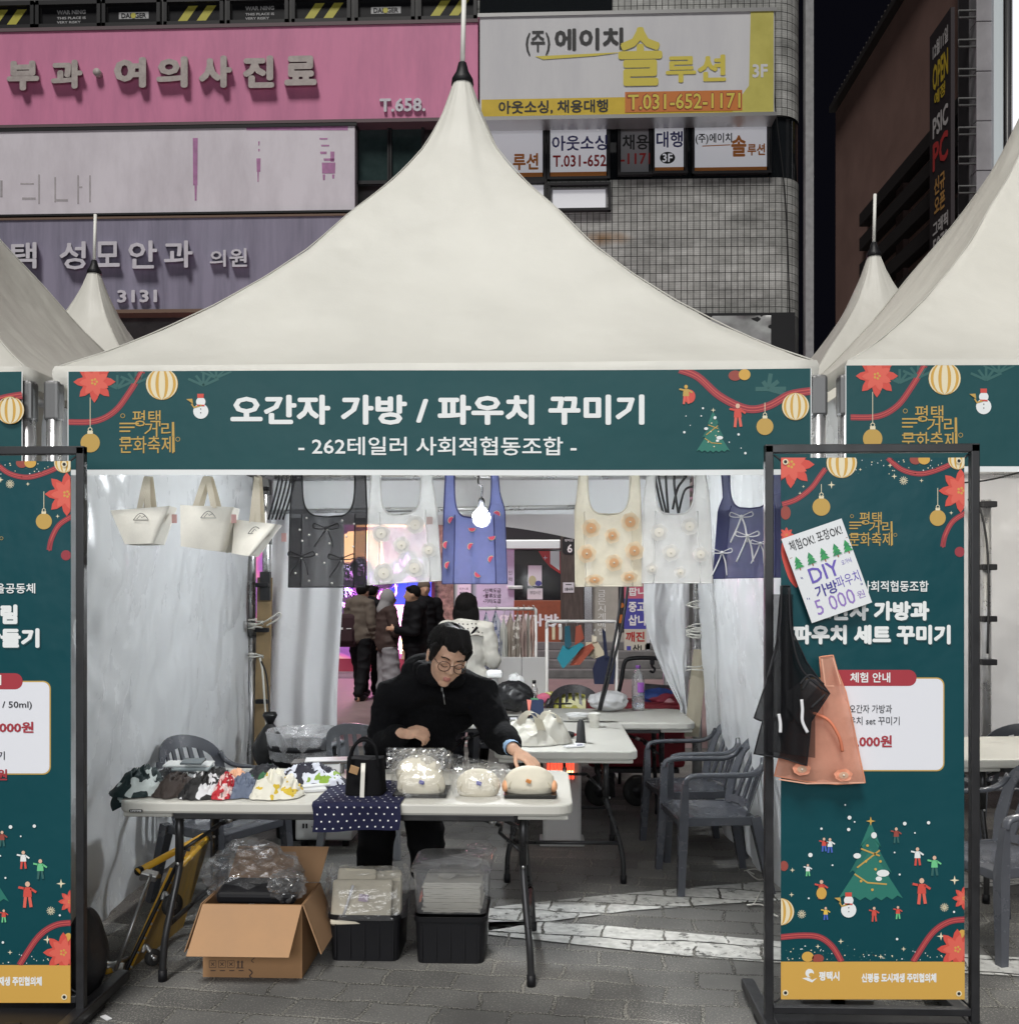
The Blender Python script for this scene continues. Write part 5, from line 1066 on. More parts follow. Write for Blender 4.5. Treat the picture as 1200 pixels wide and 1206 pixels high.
def bow(t, mp, x, y, s, mat, drop=1.0):
    m = MB()
    for sx in (-1, 1):
        m.tube(spline([mp(x, y, -.5), mp(x+sx*9*s, y-4*s, -1), mp(x+sx*14*s, y-5.5*s, -.9), mp(x+sx*15*s, y-1*s, -.8), mp(x+sx*8*s, y+1*s, -.8), mp(x, y+.5, -.6)], 5), .0045*s, 5, flat=.5)
        m.tube(spline([mp(x, y, -.4), mp(x+sx*5*s, y+8*s*drop, -.4), mp(x+sx*11*s-3, y+20*s*drop, -.3)], 5), .0042*s, 5, flat=.5)
    m.ell(mp(x, y, -.6), (.008*s, .007*s, .008*s), n=8, k=6); m.build('bow', mat, t)
m_org_b = sheer('organza_black', (.045, .045, .05), .62); m_org_w = sheer('organza_white', (.80, .80, .78), .55); m_org_w2 = sheer('organza_pale', (.80, .81, .80), .60); m_org_c = sheer('organza_cream', (.80, .76, .64), .66); m_org_bl = sheer('organza_blue', (.26, .30, .58), .78); m_org_n = sheer('organza_navy', (.09, .10, .24), .72)
m_hem_k = M('hem_black', (.012, .012, .015), rough=.7); m_hem_w = M('hem_white', (.74, .74, .73), rough=.7); m_hem_c = M('hem_cream', (.72, .68, .58), rough=.7); m_hem_n = M('hem_navy', (.03, .035, .13), rough=.7); m_hem_bl = M('hem_blue', (.07, .08, .22), rough=.7)
m_pearl = M('pearl_white', (.82, .80, .76), rough=.2); m_rib_w = M('ribbon_white', (.74, .74, .76), rough=.4); m_tagp = M('bag_tag', (.55, .42, .40), rough=.6)
t, mp = sheer_bag('sheer black tote bag with little black bows and pearls', [(552, 345), (600, 342), (692, 340)], [(552, 430), (600, 432), (692, 430)], 550, 609, 692, (356, 418), BY, m_org_b, m_hem_k, .17, sheer('organza_black_side', (.02, .02, .025), .75), 0, 1)
for x, y in ((384, 622), (355, 655), (402, 658)): bow(t, mp, x, y, 1.0, m_hem_k, 1.1)
m = MB()
for x, y in ((361, 610), (403, 613), (353, 624), (417, 617), (364, 630), (388, 640), (356, 637), (408, 632), (373, 653), (382, 663), (348, 675), (364, 684), (391, 687), (416, 644), (385, 624), (355, 657), (402, 660)): m.ell(mp(x, y, -.5), (.0045,)*3, n=8, k=6)
m.build('pearls', m_pearl, t)
def rosette(t, mp, x, y, r, ma, mb_, sq=1.0):
    m = MB(); c = mp(x, y, -.6); rad = r/F*BY
    for k in range(3):
        q = rad*(1-.25*k); m.grid(lambda u, v: c+Vector((q*v*(1+.07*math.sin(u*44+k))*math.cos(u*6.283), -.0012*k-.0015*v*v*(1+.8*math.sin(u*25+k)), sq*q*v*(1+.07*math.sin(u*38))*math.sin(u*6.283))), 28, 3, 0)
    m.grid(lambda u, v: c+Vector((rad*.55*v*math.cos(u*6.283), -.0062+.001*v, sq*rad*.55*v*math.sin(u*6.283))), 16, 2, 1)
    m.ell(c+Vector((0, -.007, 0)), (.004, .003, .004), 2, n=8, k=6); m.build('flower', [ma, mb_, m_hem_c], t)
m_ros_w = M('petal_white', (.80, .79, .76), rough=.7, transl=.45, alpha=.8); m_ros_w2 = M('petal_ivory', (.74, .71, .64), rough=.7); m_ros_p = M('petal_peach', (.80, .67, .50), rough=.7, transl=.45, alpha=.8); m_ros_p2 = M('petal_apricot', (.78, .50, .28), rough=.7, transl=.4)
t, mp = sheer_bag('sheer white tote bag with white fabric rosettes, next to the black one', [(552, 438), (600, 434), (690, 433)], [(552, 506), (600, 514), (690, 520)], 550, 606, 687, (448, 496), BY, m_org_w2, m_hem_w, .17, None, -.06, 2)
for x, y, r_ in ((449, 627, 11), (489, 619, 11), (473, 642, 10), (452, 674, 12), (488, 670, 11), (505, 650, 9)): rosette(t, mp, x, y, r_, m_ros_w, m_ros_w2)
m = MB(); q = mp(506, 615, -.3); m.box(q, (.025, .002, .03)); m.build('care_tag', m_tagp, t)
t, mp = sheer_bag('sheer blue tote bag with watermelon slice patches', [(552, 525), (595, 523), (688, 521)], [(552, 586), (580, 588), (600, 594), (688, 597)], 550, 610, 688, (535, 579), BY, m_org_bl, m_hem_bl, .19, sheer('organza_blue_side', (.09, .11, .30), .7), .0, 3)
m_wred = M('melon_red', (.70, .08, .14), rough=.6); m_wg = M('melon_rind', (.05, .16, .07), rough=.6); m_ww = M('melon_white', (.7, .72, .6), rough=.6)
for x, y, a in ((532, 613, 60), (585, 606, -30), (526, 642, 80), (556, 622, 180), (579, 632, 190), (555, 644, 60), (528, 666, 70), (579, 659, 60), (563, 676, 140)):
    m = MB(); c = mp(x, y, -.6); ca = math.cos(R(a)); sa = math.sin(R(a))
    for k, (rr, mm) in enumerate(((.017, 2), (.0155, 1), (.0135, 0))):
        pts = [(rr*math.cos(math.pi*i/12), rr*math.sin(math.pi*i/12)*1.0) for i in range(13)]
        m.prism([c+Vector((p[0]*ca-p[1]*sa, -.002*k-.001, p[0]*sa+p[1]*ca)) for p in pts], (0, -.0025, 0), mm)
    m.build('watermelon_patch', [m_wred, m_ww, m_wg], t)
t, mp = sheer_bag('sheer cream tote bag with peach fabric rosettes', [(548, 683), (592, 679), (600, 677), (692, 678)], [(548, 752), (590, 754), (692, 756)], 548, 606, 691, (692, 742), BY, m_org_c, m_hem_c, .16, None, -.005, 4)
for x, y, r_, sq in ((696, 622, 11, 1), (742, 615, 11, 1), (721, 631, 9, 1), (691, 652, 11, 1), (747, 649, 11, 1), (723, 663, 10, 1), (700, 683, 11, .6), (741, 680, 10, .7)): rosette(t, mp, x, y, r_, m_ros_p, m_ros_p2, sq)
t, mp = sheer_bag('sheer pale grey tote bag with white rosettes, left of the navy one', [(548, 764), (590, 758), (688, 755)], [(548, 829), (590, 835), (688, 839)], 548, 606, 687, (771, 818), BY, m_org_w, m_hem_w, .19, None, 0, 5)
for x, y, r_ in ((776, 627, 10), (812, 620, 10), (790, 651, 10), (825, 653, 9), (768, 670, 7), (801, 674, 7)): rosette(t, mp, x, y, r_, m_ros_w, m_ros_w2)
t, mp = sheer_bag('sheer navy tote bag with long white ribbon bows', [(546, 849), (585, 852), (600, 846), (679, 840)], [(546, 918), (600, 926), (682, 926)], 546, 599, 681, (859, 907), BY, m_org_n, m_hem_n, .17, sheer('organza_navy_side', (.03, .035, .12), .8), -.02, 6)
for x, y, s_ in ((873, 608, .9), (880, 631, .9), (850, 650, .8), (895, 640, .7)): bow(t, mp, x, y, s_, m_rib_w, 1.7)
# small canvas totes
m_canvas = M('canvas_cream', (.80, .78, .71), rough=.85, var=.08, scale=14, bump=.25, bscale=220, bdist=.003); m_strap = M('canvas_strap', (.74, .67, .54), rough=.85, bump=.2, bscale=200, bdist=.003); m_stamp = M('stamp_ink', (.10, .10, .10), rough=.8)
def mini_tote(label, tl, tr, br, bl, strap, wide, Y, turn=0):
    c = P((tl[0]+tr[0])/2, bl[1], Y); t = thing('mini_tote_bag', label, 'bag', c, 'small cream canvas tote bags'); m = MB(); dp = .055
    T = [P(*tl, Y), P(*tr, Y), P(*br, Y), P(*bl, Y)]
    def body(u, v):
        a = u*4; k = int(a) % 4; f_ = a-int(a)
        tc_ = [(0, -dp), (1, -dp), (1, dp), (0, dp)]; p = tc_[k]; q = tc_[(k+1) % 4]; x = lerp(p[0], q[0], f_); y = lerp(p[1], q[1], f_)
        top = T[0].lerp(T[1], x); bot = T[3].lerp(T[2], x); r = top.lerp(bot, v)
        return Vector((r.x, r.y+y*lerp(.75, 1.15, v)+(turn*(x-.5)*.1)-.012*math.sin(math.pi*v)*(1 if y < 0 else -1)*math.sin(math.pi*x), r.z+.004*nz(u*9, v*4, tl[0])))
    m.grid(body, 32, 8); n = [body(i/32, 1) for i in range(32)]; m.add(n, [list(range(32))], 0, False); m.build('body', m_canvas, t)
    for s, w_ in ((-1, 0), (1, 1)):
        m = MB(); xa, xb, xt = strap; a = body(.125, 0).lerp(body(.125, 0), 0); 
        yo = s*dp*.6
        pa = P(xa, (tl[1]+tr[1])/2+2, Y)+Vector((0, yo, 0)); pb = P(xb, (tl[1]+tr[1])/2+2, Y)+Vector((0, yo, 0)); pt = P(xt+w_*2, 561, Y)+Vector((0, yo*.15, 0))
        ps = spline([pa, pa.lerp(pt, .6)+Vector((0, 0, .01)), pt, pb.lerp(pt, .6)+Vector((0, 0, .01)), pb], 6); wd = Vector((wide/F*Y/2, 0, 0)); k = len(ps)
        m.add([p-wd for p in ps]+[p+wd for p in ps], [[i, i+1, k+i+1, k+i] for i in range(k-1)], 0, True); m.build('handle', m_strap, t)
    m = MB(); x, y = (tl[0]*.55+tr[0]*.45), tl[1]*.5+tr[1]*.5
    yy = Y-dp*1.02
    k = Ink(lambda px, py, off: P(px, py, yy-.013, off)); k.line([(x-9+18*i/12, y+13-8*math.sin(math.pi*i/12)) for i in range(13)]+[(x-9, y+13)], .8, 0, 0); k.line([(x-5, y+12), (x-1, y+7.5), (x+1, y+10), (x+5, y+8)], .7, 0, 0); k.mb.build('stamp', m_stamp, t)
    m = MB(); m.box(P(tr[0]-2, tr[1]+14, Y)+Vector((.012, 0, 0)), (.02, .004, .035)); m.build('side_label', M('label_pink', (.6, .35, .33)) if 'label_pink' not in bpy.data.materials else bpy.data.materials['label_pink'], t)
mini_tote('small cream canvas tote bag hanging leftmost under the banner', (135, 602), (204, 597), (187, 641), (155, 642), (168, 178, 174), 7, BY)
mini_tote('small cream canvas tote bag hanging in the middle of the three', (222, 597), (274, 597), (262, 650), (225, 645), (233, 255, 244), 7, BY, 1)
mini_tote('small cream canvas tote bag tilted against the pole beside the black sheer bag', (275, 612), (333, 619), (303, 656), (274, 652), (299, 307, 303), 6, BY+.05, -1)

# the two bags hooked on the right stand
m_org_k2 = sheer('organza_black_dense', (.012, .012, .015), .66); m_org_o = sheer('organza_orange', (.92, .52, .38), .70)
def loose_bag(name, label, outline, Y, mat, th, hem, extra):
    t = thing(name, label, 'bag', P(outline[0][0], max(p[1] for p in outline), Y)); cx = sum(p[0] for p in outline)/len(outline); cy = sum(p[1] for p in outline)/len(outline)
    for lay in (0, 1):
        m = MB(); ring = []
        n = len(outline); pts = []
        for i in range(n):
            a = Vector(outline[i]); b_ = Vector(outline[(i+1) % n])
            for j in range(5): pts.append(a.lerp(b_, j/5))
        k = len(pts); lev = 7; vs = []
        for q in range(lev+1):
            f_ = q/lev
            for p in pts: x = lerp(cx, p.x, f_); y = lerp(cy, p.y, f_); vs.append(P(x, y, Y+lay*th*(1-f_**2)-.018*(1-f_)*(1-lay)+.010*nz(x*.05, y*.035, lay+3)*f_))
        m.add(vs, [[q*k+i, q*k+(i+1) % k, (q+1)*k+(i+1) % k, (q+1)*k+i] for q in range(lev) for i in range(k)], 0, True); m.build('panel', mat, t)
    m = MB(); m.tube([P(p.x, p.y, Y+.01*nz(p.x*.05, p.y*.035, 3)) for p in pts], .0028, 5, closed=True); m.build('hem', hem, t)
    extra(t); return t
def ex_o(t):
    m = MB(); m.tube(spline([P(953, 838, 3.41), P(975, 848, 3.40), (P(988, 868, 3.40)), P(992, 885, 3.41)]), .006, 6); m.build('drawstring', M('cord_orange', (.72, .22, .12), rough=.6), t)
    for x, y in ((944, 906), (993, 913)):
        mpf = lambda px, py, d: P(px, py, 3.42+d*.02); rosette(t, mpf, x, y, 9, M('petal_orange', (.78, .32, .2)) if 'petal_orange' not in bpy.data.materials else bpy.data.materials['petal_orange'], m_ros_p, .7)
    m = MB(); k = Ink(lambda px, py, off: P(px, py, 3.413, off)); k.line([(968, 776), (972, 808), (982, 808)], 1.5, 0, 0); k.line([(981, 775), (990, 806)], 1.5, 0, 0); k.line([(917, 918), (950, 923), (1018, 922)], 1.6, 0, 0); k.mb.build('stitching', M('stitch_orange', (.74, .40, .28)), t)
loose_bag('orange_sheer_bag', 'sheer orange drawstring bag hooked on the right stand below the black one', [(965, 774), (981, 772), (986, 790), (996, 815), (1004, 850), (1012, 890), (1019, 922), (985, 924), (950, 921), (912, 914), (918, 890), (930, 850), (950, 825), (968, 805)], 3.44, m_org_o, .03, M('hem_orange', (.72, .30, .18), rough=.7), ex_o)
def ex_k(t):
    m = MB()
    for pts in ([(920, 690), (918, 740), (904, 800)], [(929, 692), (932, 745), (945, 790), (976, 816)], [(945, 812), (955, 800), (968, 812)], [(942, 806), (954, 795), (970, 806)], [(955, 834), (972, 818)]): m.tube(spline([P(x, y, 3.365) for x, y in pts]), .004, 6)
    m.build('binding', m_hem_k, t)
    m = MB(); m.grid(lambda u, v: P(lerp(904, 960, u), lerp(845, 893-8*(1-u), v), 3.372-.01*math.sin(u*9)), 10, 6); m.grid(lambda u, v: P(lerp(926, 968, u), lerp(800+abs(u-.5)*30, 862-abs(u-.5)*60, v), 3.366), 10, 6); m.grid(lambda u, v: P(lerp(909, 934, u), lerp(700, 850, v), 3.37-.01*math.sin(u*7)), 8, 8); m.build('inner_fold', m_org_k2, t)
    for pts in ([(917, 841), (919, 852), (919, 863)], [(944, 824), (945, 836), (945, 850), (951, 863)]):
        m = MB(); m.tube(spline([P(x, y, 3.352) for x, y in pts]), [.006]*(6*(len(pts)-1)+1), 6, flat=.5); m.build('ribbon_tail', m_rib_w, t)
loose_bag('black_sheer_bag', 'sheer black folded bag with white ribbon ends hooked on the right stand', [(920, 690), (930, 690), (934, 745), (950, 780), (977, 817), (955, 850), (950, 902), (922, 893), (888, 888), (898, 850), (888, 846), (902, 805), (914, 760)], 3.40, m_org_k2, .03, m_hem_k, ex_k)
# ================================================================== GOODS ON THE FRONT TABLE
TZ = .7415
def T3(px, py, z=TZ): return PZ(px, py, z)
def ridge(x, y, z): return 1-2*abs(noise.noise(Vector((x, y, z))))
def heap(mb, x0, x1, ybase, ytop, Y, seed, mat=0, depth=.16, fold=.35, nu=48, nv=26, zb=TZ, skew=0, fr=3.0):
    """crumpled cloth: a folded heap resting on a surface"""
    a = P(x0, ybase, Y); b = P(x1, ybase, Y); H = P(520, ytop, Y).z-zb
    w_ = (b.x-a.x)
    def fn(u, v):
        A = 2*math.pi*u; r = v; x = r*math.cos(A); y = r*math.sin(A)
        rim = 1+.16*nz(math.cos(A)*1.7+seed, math.sin(A)*1.7, seed)+.05*nz(math.cos(A)*6, math.sin(A)*6, seed)
        f_ = ridge(x*fr+seed, y*fr+2*x, seed*1.3); g = ridge(x*fr*2.1, y*fr*1.7, seed+5)
        h = (1-r**2.4)*(.55+fold*.95*f_+.22*g)
        return Vector(((a.x+b.x)/2+x*rim*w_/2+.008*g, Y+.0+y*rim*depth/2+.01*f_, zb+.003+max(0, h)*H*.95+skew*x*H*(1-r*r)))
    mb.grid(fn, nu, nv, mat)
    return mb
def scarf(label, x0, x1, yb, yt, Y, seed, mat, name='scarf', **kw):
    m = MB(); w_ = x1-x0; kw2 = dict(kw); kw2['depth'] = kw.get('depth', .16)*.7; kw2['nu'] = 34; kw2['nv'] = 18
    heap(m, x0-w_*.02, x1+w_*.05, yb, lerp(yt, yb, .06), Y, seed, **kw); heap(m, x0-2, x0+w_*.5, yb+1, lerp(yt, yb, .38), Y-.03, seed+3.3, **kw2); heap(m, x1-w_*.5, x1+3, yb+1, lerp(yt, yb, .30), Y-.02, seed+7.1, **kw2); return tag(m.build(name, mat), label, 'scarf', 'crumpled printed scarves heaped on the front table')
m_zeb = pattern('zebra_green', '#10282a', '#c9d2d0', 13, 7, .55, kind='n'); m_bw = pattern('black_white_print', '#0e0e10', '#cfcfd2', 11, 8, .54, kind='n'); m_brn = M('cloth_brown', (.035, .024, .02), rough=.75, var=.2, scale=10)
m_rw = pattern('red_white_check', '#b02430', '#d8b8b4', 26, 4, .5, kind='n', cc='#d9d0cf'); m_den = pattern('denim_print', '#5a6478', '#3a3440', 9, 3, .72, kind='n'); m_yl = pattern('lemon_print', '#d4d1c4', '#c8ac30', 18, 2, .60, kind='n', cc='#2c2c26'); m_grn = pattern('green_mosaic', '#1c1c2c', '#c8ccd8', 15, 9, .5, kind='n', cc='#7c9c34'); m_dg = pattern('green_black', '#15171f', '#1d5a33', 8, 3, .55, kind='n')
scarf('dark green and white zebra scarf sliding over the left end of the table', 134, 190, 948, 902, 4.04, 1.2, m_zeb, depth=.3, skew=.25)
m = MB(); m.grid(lambda u, v: P(lerp(133, 156, u)-3*math.sin(v*3), lerp(lerp(938, 930, u), lerp(956, 944, u), v), 3.99-.02*math.sin(u*3)-.03*v), 10, 8); q = m.build('scarf_corner', m_zeb, [o for o in COL.objects if o.get('label', '').startswith('dark green and white zebra')][0])
scarf('plain dark brown folded cloth next to the zebra scarf', 184, 224, 946, 905, 4.03, 2.7, m_brn, depth=.28, fold=.15)
scarf('black scarf with white patches next to the brown cloth', 212, 262, 950, 911, 3.98, 4.1, m_bw, depth=.22, fold=.45)
scarf('red and white checked scarf in the middle of the heap', 252, 276, 949, 913, 3.97, 6.3, m_rw, depth=.2, fold=.5)
scarf('grey blue denim scarf between the red and lemon scarves', 268, 302, 946, 911, 4.0, 8.9, m_den, depth=.22, fold=.35)
scarf('white lemon printed scarf with yellow corners at the right of the heap', 294, 352, 947, 909, 3.99, 11.2, m_yl, depth=.24, fold=.5)
scarf('dark scarf with green white mosaic print lying behind the lemon scarf', 318, 402, 930, 899, 4.24, 13.1, m_grn, depth=.24, fold=.4)
scarf('black and bottle green scarf behind the denim scarf', 285, 335, 928, 899, 4.30, 15.7, m_dg, depth=.2, fold=.3)
scarf('black scarf with pale specks lying behind the red checked scarf', 226, 272, 930, 903, 4.22, 19.4, pattern('black_speck', '#121214', '#b9b4b0', 24, 2, .6, kind='n'), depth=.22, fold=.3)
scarf('dark grey scarf with white zigzags behind the brown cloth', 176, 232, 928, 903, 4.26, 23.9, pattern('zigzag', '#26282c', '#c4c6c6', 16, 6, .56, kind='n'), depth=.2, fold=.3)
scarf('pale orange satin scarf peeping out behind the denim scarf', 262, 290, 925, 905, 4.2, 17.7, M('satin_orange', (.75, .42, .26), rough=.35), depth=.1, fold=.3)
m = MB()
m.grid(lambda u, v: T3(lerp(150, 300, u), lerp(904+2*math.sin(u*8), 928, v), TZ+.03+.012*nz(u*9, v*6, 1)), 40, 14); tag(m.build('plastic_wrap', clear_film('wrap_film', base=.12, edge=.6, haze=.07)), 'clear plastic wrap with flat packets laid over the scarves', 'plastic wrap')
for i, (a, b_, y, c_, lab) in enumerate(((195, 250, 900, (.62, .64, .64), 'pale flat packet lying on the scarves by the left chair'), (205, 248, 904.5, (.22, .26, .27), 'dark grey flat packet beneath the pale packets on the scarves'), (215, 240, 897, (.10, .12, .13), 'short black flat packet topmost on the scarves'))):
    pa = P(a, y, 4.22-.03*i); pb = P(b_, y, 4.22-.03*i); m = MB(); m.box((pa+pb)/2, (pb.x-pa.x, .07, .009), 0, rot=(.15, 0, .02*i), bev=.002); tag(m.build('flat_packet', M('packet_%d' % i if 0 else 'packet_film', c_, rough=.25)), lab, 'packet')
m = MB(); q = T3(362, 931); m.box(q+Vector((0, 0, .006)), (.15, .10, .010), 0, rot=(0, 0, R(20))); m.box(q+Vector((.02, .03, .015)), (.13, .05, .006), 0, rot=(0, 0, R(32))); tag(m.build('paper_sheets', M('paper_grey', (.60, .61, .62), rough=.5)), 'loose pale paper sheets beside the lemon scarf', 'paper')
m = MB(); q = T3(378, 897, TZ+.05); m.box(q, (.26, .12, .008), 0, rot=(0, 0, R(6)), bev=.003); m.box(q+Vector((.03, 0, .01)), (.2, .1, .006), 1, rot=(0, 0, R(10)), bev=.002); m.box(q-Vector((0, 0, .025)), (.2, .1, .05), 1); tag(m.build('folder_stack', [M('folder_dark', (.10, .09, .085), rough=.2), m_postw]), 'stack of glossy dark and white folders behind the mosaic scarf', 'folders')
# polka dot runner
m = MB(); px0, px1 = 369, 471; xa = P(px0, 945, 3.83).x; xb = P(px1, 945, 3.83).x
def runner(u, v):
    s_ = v*.62; x = lerp(xa, xb, u)+.012*(1-v)*(1 if u > .5 else 2.5)*(u-.5); yf = 3.832; L1 = .46; sl = .03*u
    if s_ < L1: return Vector((x+.02*(L1-s_)*(u < .2), yf+(L1-s_), TZ+.004+.004*nz(u*6, s_*12)+.012*max(0, 1-abs(s_-.05)/.1)*abs(nz(u*5, 3))))
    d = s_-L1; return Vector((x+.006*math.sin(d*20), yf-.006-.012*math.sin(u*8)*min(1, d*9)-.01, TZ-d*(.60+.16*(1-u)*.5)-.0))
m.grid(runner, 40, 60); rn = m.build('polka_runner', M('runner_navy', (.012, .013, .040), rough=.8, spec=.2, bump=.2, bscale=250, bdist=.002)); tag(rn, 'navy polka dot cloth hanging over the front edge of the table', 'cloth')
m = MB()
for i in range(10):
    for j in range(15):
        u = (i+.5+(.5 if j % 2 else 0))/10.5; v = (j+.5)/15
        if u > .98: continue
        c = runner(u, v); d1 = (runner(min(u+.01, 1), v)-c).normalized(); d2 = (runner(u, min(v+.01, 1))-c).normalized(); n_ = d1.cross(d2).normalized()
        if n_.y > 0 or (n_.z < 0 and abs(n_.z) > .7): n_ = -n_
        m.add([c+n_*.0012]+[c+n_*.0012+(d1*math.cos(a*.785)+d2*math.sin(a*.785))*.0035 for a in range(8)], [[0, 1+a, 1+(a+1) % 8] for a in range(8)])
m.build('dots', m_white_ink, rn)
# black handbag on the runner
hb = thing('handbag', 'small black handbag with a white zip strip and kraft tag on the polka dot cloth', 'handbag', T3(428, 943))
m_bfab = M('fabric_black', (.005, .005, .006), rough=.9, spec=.15, bump=.2, bscale=160, bdist=.002); m_zipw = M('zip_white', (.70, .68, .62), rough=.5)
HYb = 3.97
def hbb(u, v):
    a = 2*math.pi*u; e = .5; cx_ = abs(math.cos(a))**e*(1 if math.cos(a) > 0 else -1); cy_ = abs(math.sin(a))**e*(1 if math.sin(a) > 0 else -1); b0 = P(405, 944, HYb); b1 = P(451, 944, HYb); zt = P(520, 898, HYb).z
    w2 = (b1.x-b0.x)/2*lerp(1, .93, v)*(1+.02*nz(v*4, u*5)); d2 = lerp(.075, .05, v); return Vector(((b0.x+b1.x)/2+cx_*w2, HYb+.06+cy_*d2, lerp(TZ+.006, zt, v)+(.012*abs(cx_)*v)))
m = MB(); m.grid(hbb, 40, 10); m.add([hbb(i/40, 1) for i in range(40)], [list(range(40))]); m.build('body', m_bfab, hb)
m = MB(); yy = HYb-.02; m.tube(spline([P(411, 903, yy), P(415, 882, yy+.01), P(428, 872, yy+.02), P(441, 880, yy+.01), P(446, 905, yy)], 8), .006, 6, flat=.6); m.tube(spline([P(412, 903, yy+.1), P(417, 880, yy+.09), P(429, 869, yy+.08), P(441, 879, yy+.09), P(446, 904, yy+.1)], 8), .006, 6, flat=.6); m.build('handle', m_bfab, hb)
m = MB(); m.grid(lambda u, v: P(lerp(423.5, 428.5, u)+1.5*(1-v)*1.2, lerp(899, 945, v), HYb-.028+.02*(v < .12)), 3, 12); m.box(P(426, 945, HYb-.034), (.027, .01, .012), 0, bev=.003); m.build('zip_strip', m_zipw, hb)
m = MB(); m.box(P(417, 907, HYb-.045), (.036, .003, .034), 0, rot=(.2, R(18), 0), bev=.001); m.build('kraft_tag', M('kraft_tag', (.42, .25, .12), rough=.7), hb)
# cream pouches in clear bags
m_cream = M('pouch_cream', (.62, .58, .475), rough=.75, var=.06, scale=12, bump=.35, bscale=26, bdist=.006); m_patchb = M('patch_blue', (.10, .10, .34), rough=.6); m_patcho = M('patch_orange', (.62, .25, .07), rough=.6); m_trim_o = M('trim_orange', (.75, .38, .20), rough=.5); m_film = clear_film('clear_film', base=.04, edge=.42, haze=.035, rough=.1, bump=.5, bscale=16); m_zipc = M('zip_cream', (.46, .42, .32), rough=.6); m_trayb = M('tray_black', (.012, .012, .012), rough=.25)
def pouch(t, x0, x1, yb, yt, Y, patch, depth=.10, lean=0, name='pouch', seed=0, trim=None):
    a = P(x0, yb, Y); b_ = P(x1, yb, Y); zt = P(520, yt, Y).z; zb = a.z; w2 = (b_.x-a.x)/2; cx = (a.x+b_.x)/2
    def fn(q):
        z = q.z; z = z if z > -.62 else -.62-(abs(z)-.62)*.15; z = (z+.70)/1.70*2-1
        e = abs(q.x)**.75*(1 if q.x > 0 else -1); k = 1+.05*nz(q.x*3+seed, q.y*3, q.z*3)+.02*nz(q.x*9, q.z*9, seed)
        wz = 1-.16*max(0, z)**2
        return Vector((e*k*wz, q.y*k+lean*(z+1)*.5, z))
    m = MB(); m.ell((cx, Y+depth*.5, (zt+zb)/2), (w2, depth/2, (zt-zb)/2), n=40, k=26, fn=fn); m.build(name, m_cream, t)
    m = MB(); rows = []
    for sgn in (-1,):
        ps = [(cx+math.cos(R(a_))*w2*.80, Y+depth*(.16-.10*math.sin(R(a_))*0)+lean*depth*.4*math.sin(R(a_)), lerp(zb, zt, .26)+math.sin(R(a_))*(zt-zb)*.46) for a_ in range(0, 181, 10)]
        m.tube(ps, .0042, 6)
    m.build('zip', m_zipc, t)
    if patch:
        m = MB(); c = P(lerp(x0, x1, .5)+(2 if seed < 3 else -1), lerp(yb, yt, .55), Y-.006); m.box(c, (.022, .008, .016), 0, rot=(.3, R(20), 0), bev=.003); m.build('patch', patch, t)
    if trim:
        for s in (-1, 1): m = MB(); m.ell((cx+s*w2*.94, Y+depth*.45, lerp(zb, zt, .3)), (.016, .03, .026), n=10, k=8); m.build('side_tab', trim, t)
def film_bag(t, x0, x1, yb, yt, Y, depth, seed, mat=None, flare=0.0, name='clear_bag'):
    a = P(x0, yb, Y); b_ = P(x1, yb, Y); zt = P(520, yt, Y).z; zb = a.z; w2 = (b_.x-a.x)/2; cx = (a.x+b_.x)/2
    def fn(u, v):
        A = 2*math.pi*u; c = math.cos(A); s = math.sin(A); e = .45; cc_ = abs(c)**e*(1 if c > 0 else -1); ss = abs(s)**.8*(1 if s > 0 else -1)
        k = 1+.07*ridge(c*1.6+seed, s*1.6, v*2+seed)+.025*ridge(c*5, v*6, seed)-.04
        d = depth/2*(1-.75*v**3); return Vector((cx+cc_*w2*k*(1+flare*v), Y+depth*.5+ss*d*k+.02*v*v*nz(seed, v*3), lerp(zb, zt, v)+.03*(zt-zb)*nz(c*3, s*3, seed)*v*4))
    m = MB(); m.grid(fn, 56, 26, 0, False); m.build(name, mat or m_film, t)
def tray(t, x0, x1, y, Y, d=.13):
    a = P(x0, y, Y); b_ = P(x1, y, Y); m = MB(); m.box(((a.x+b_.x)/2, Y+d/2, TZ+.008), (b_.x-a.x, d, .014), 0, bev=.004, top=(1.04, 1.06)); m.build('tray', m_trayb, t)
t = thing('packed_pouches', 'pair of cream pouches in a clear crinkled bag on a black tray, beside the handbag', 'pouches', T3(490, 942)); tray(t, 463, 525, 945, 3.95, .2)
pouch(t, 466, 523, 941, 906, 3.96, m_patchb, .09, .0, seed=1); pouch(t, 464, 520, 928, 892, 4.07, m_patchb, .09, .2, seed=2); film_bag(t, 458, 528, 944, 890, 3.93, .22, 3.3)
m = MB(); m.grid(lambda u, v: P(lerp(455, 523, u), lerp(912, 881, v), 4.09+.015*ridge(u*5, v*3, 2)+.01*nz(u*12, v*9)), 30, 16, 0, False); m.build('silver_film', clear_film('silver_film', base=.30, edge=.7, haze=.04, rough=.2, bump=.5, bscale=9), t)
t = thing('packed_pouch', 'single cream pouch with blue patch in a clear bag, middle of the pouch row', 'pouch', T3(562, 942)); pouch(t, 536, 588, 941, 908, 3.97, m_patchb, .10, .1, seed=2.5); film_bag(t, 532, 594, 943, 904, 3.945, .15, 7.9)
m = MB(); m.grid(lambda u, v: P(lerp(530, 600, u)-6*v*(u < .5), lerp(912, 886+16*u, v), 4.10+.02*ridge(u*4, v*3, 6)), 26, 12, 0, False); m.build('bag_mouth', m_film, t)
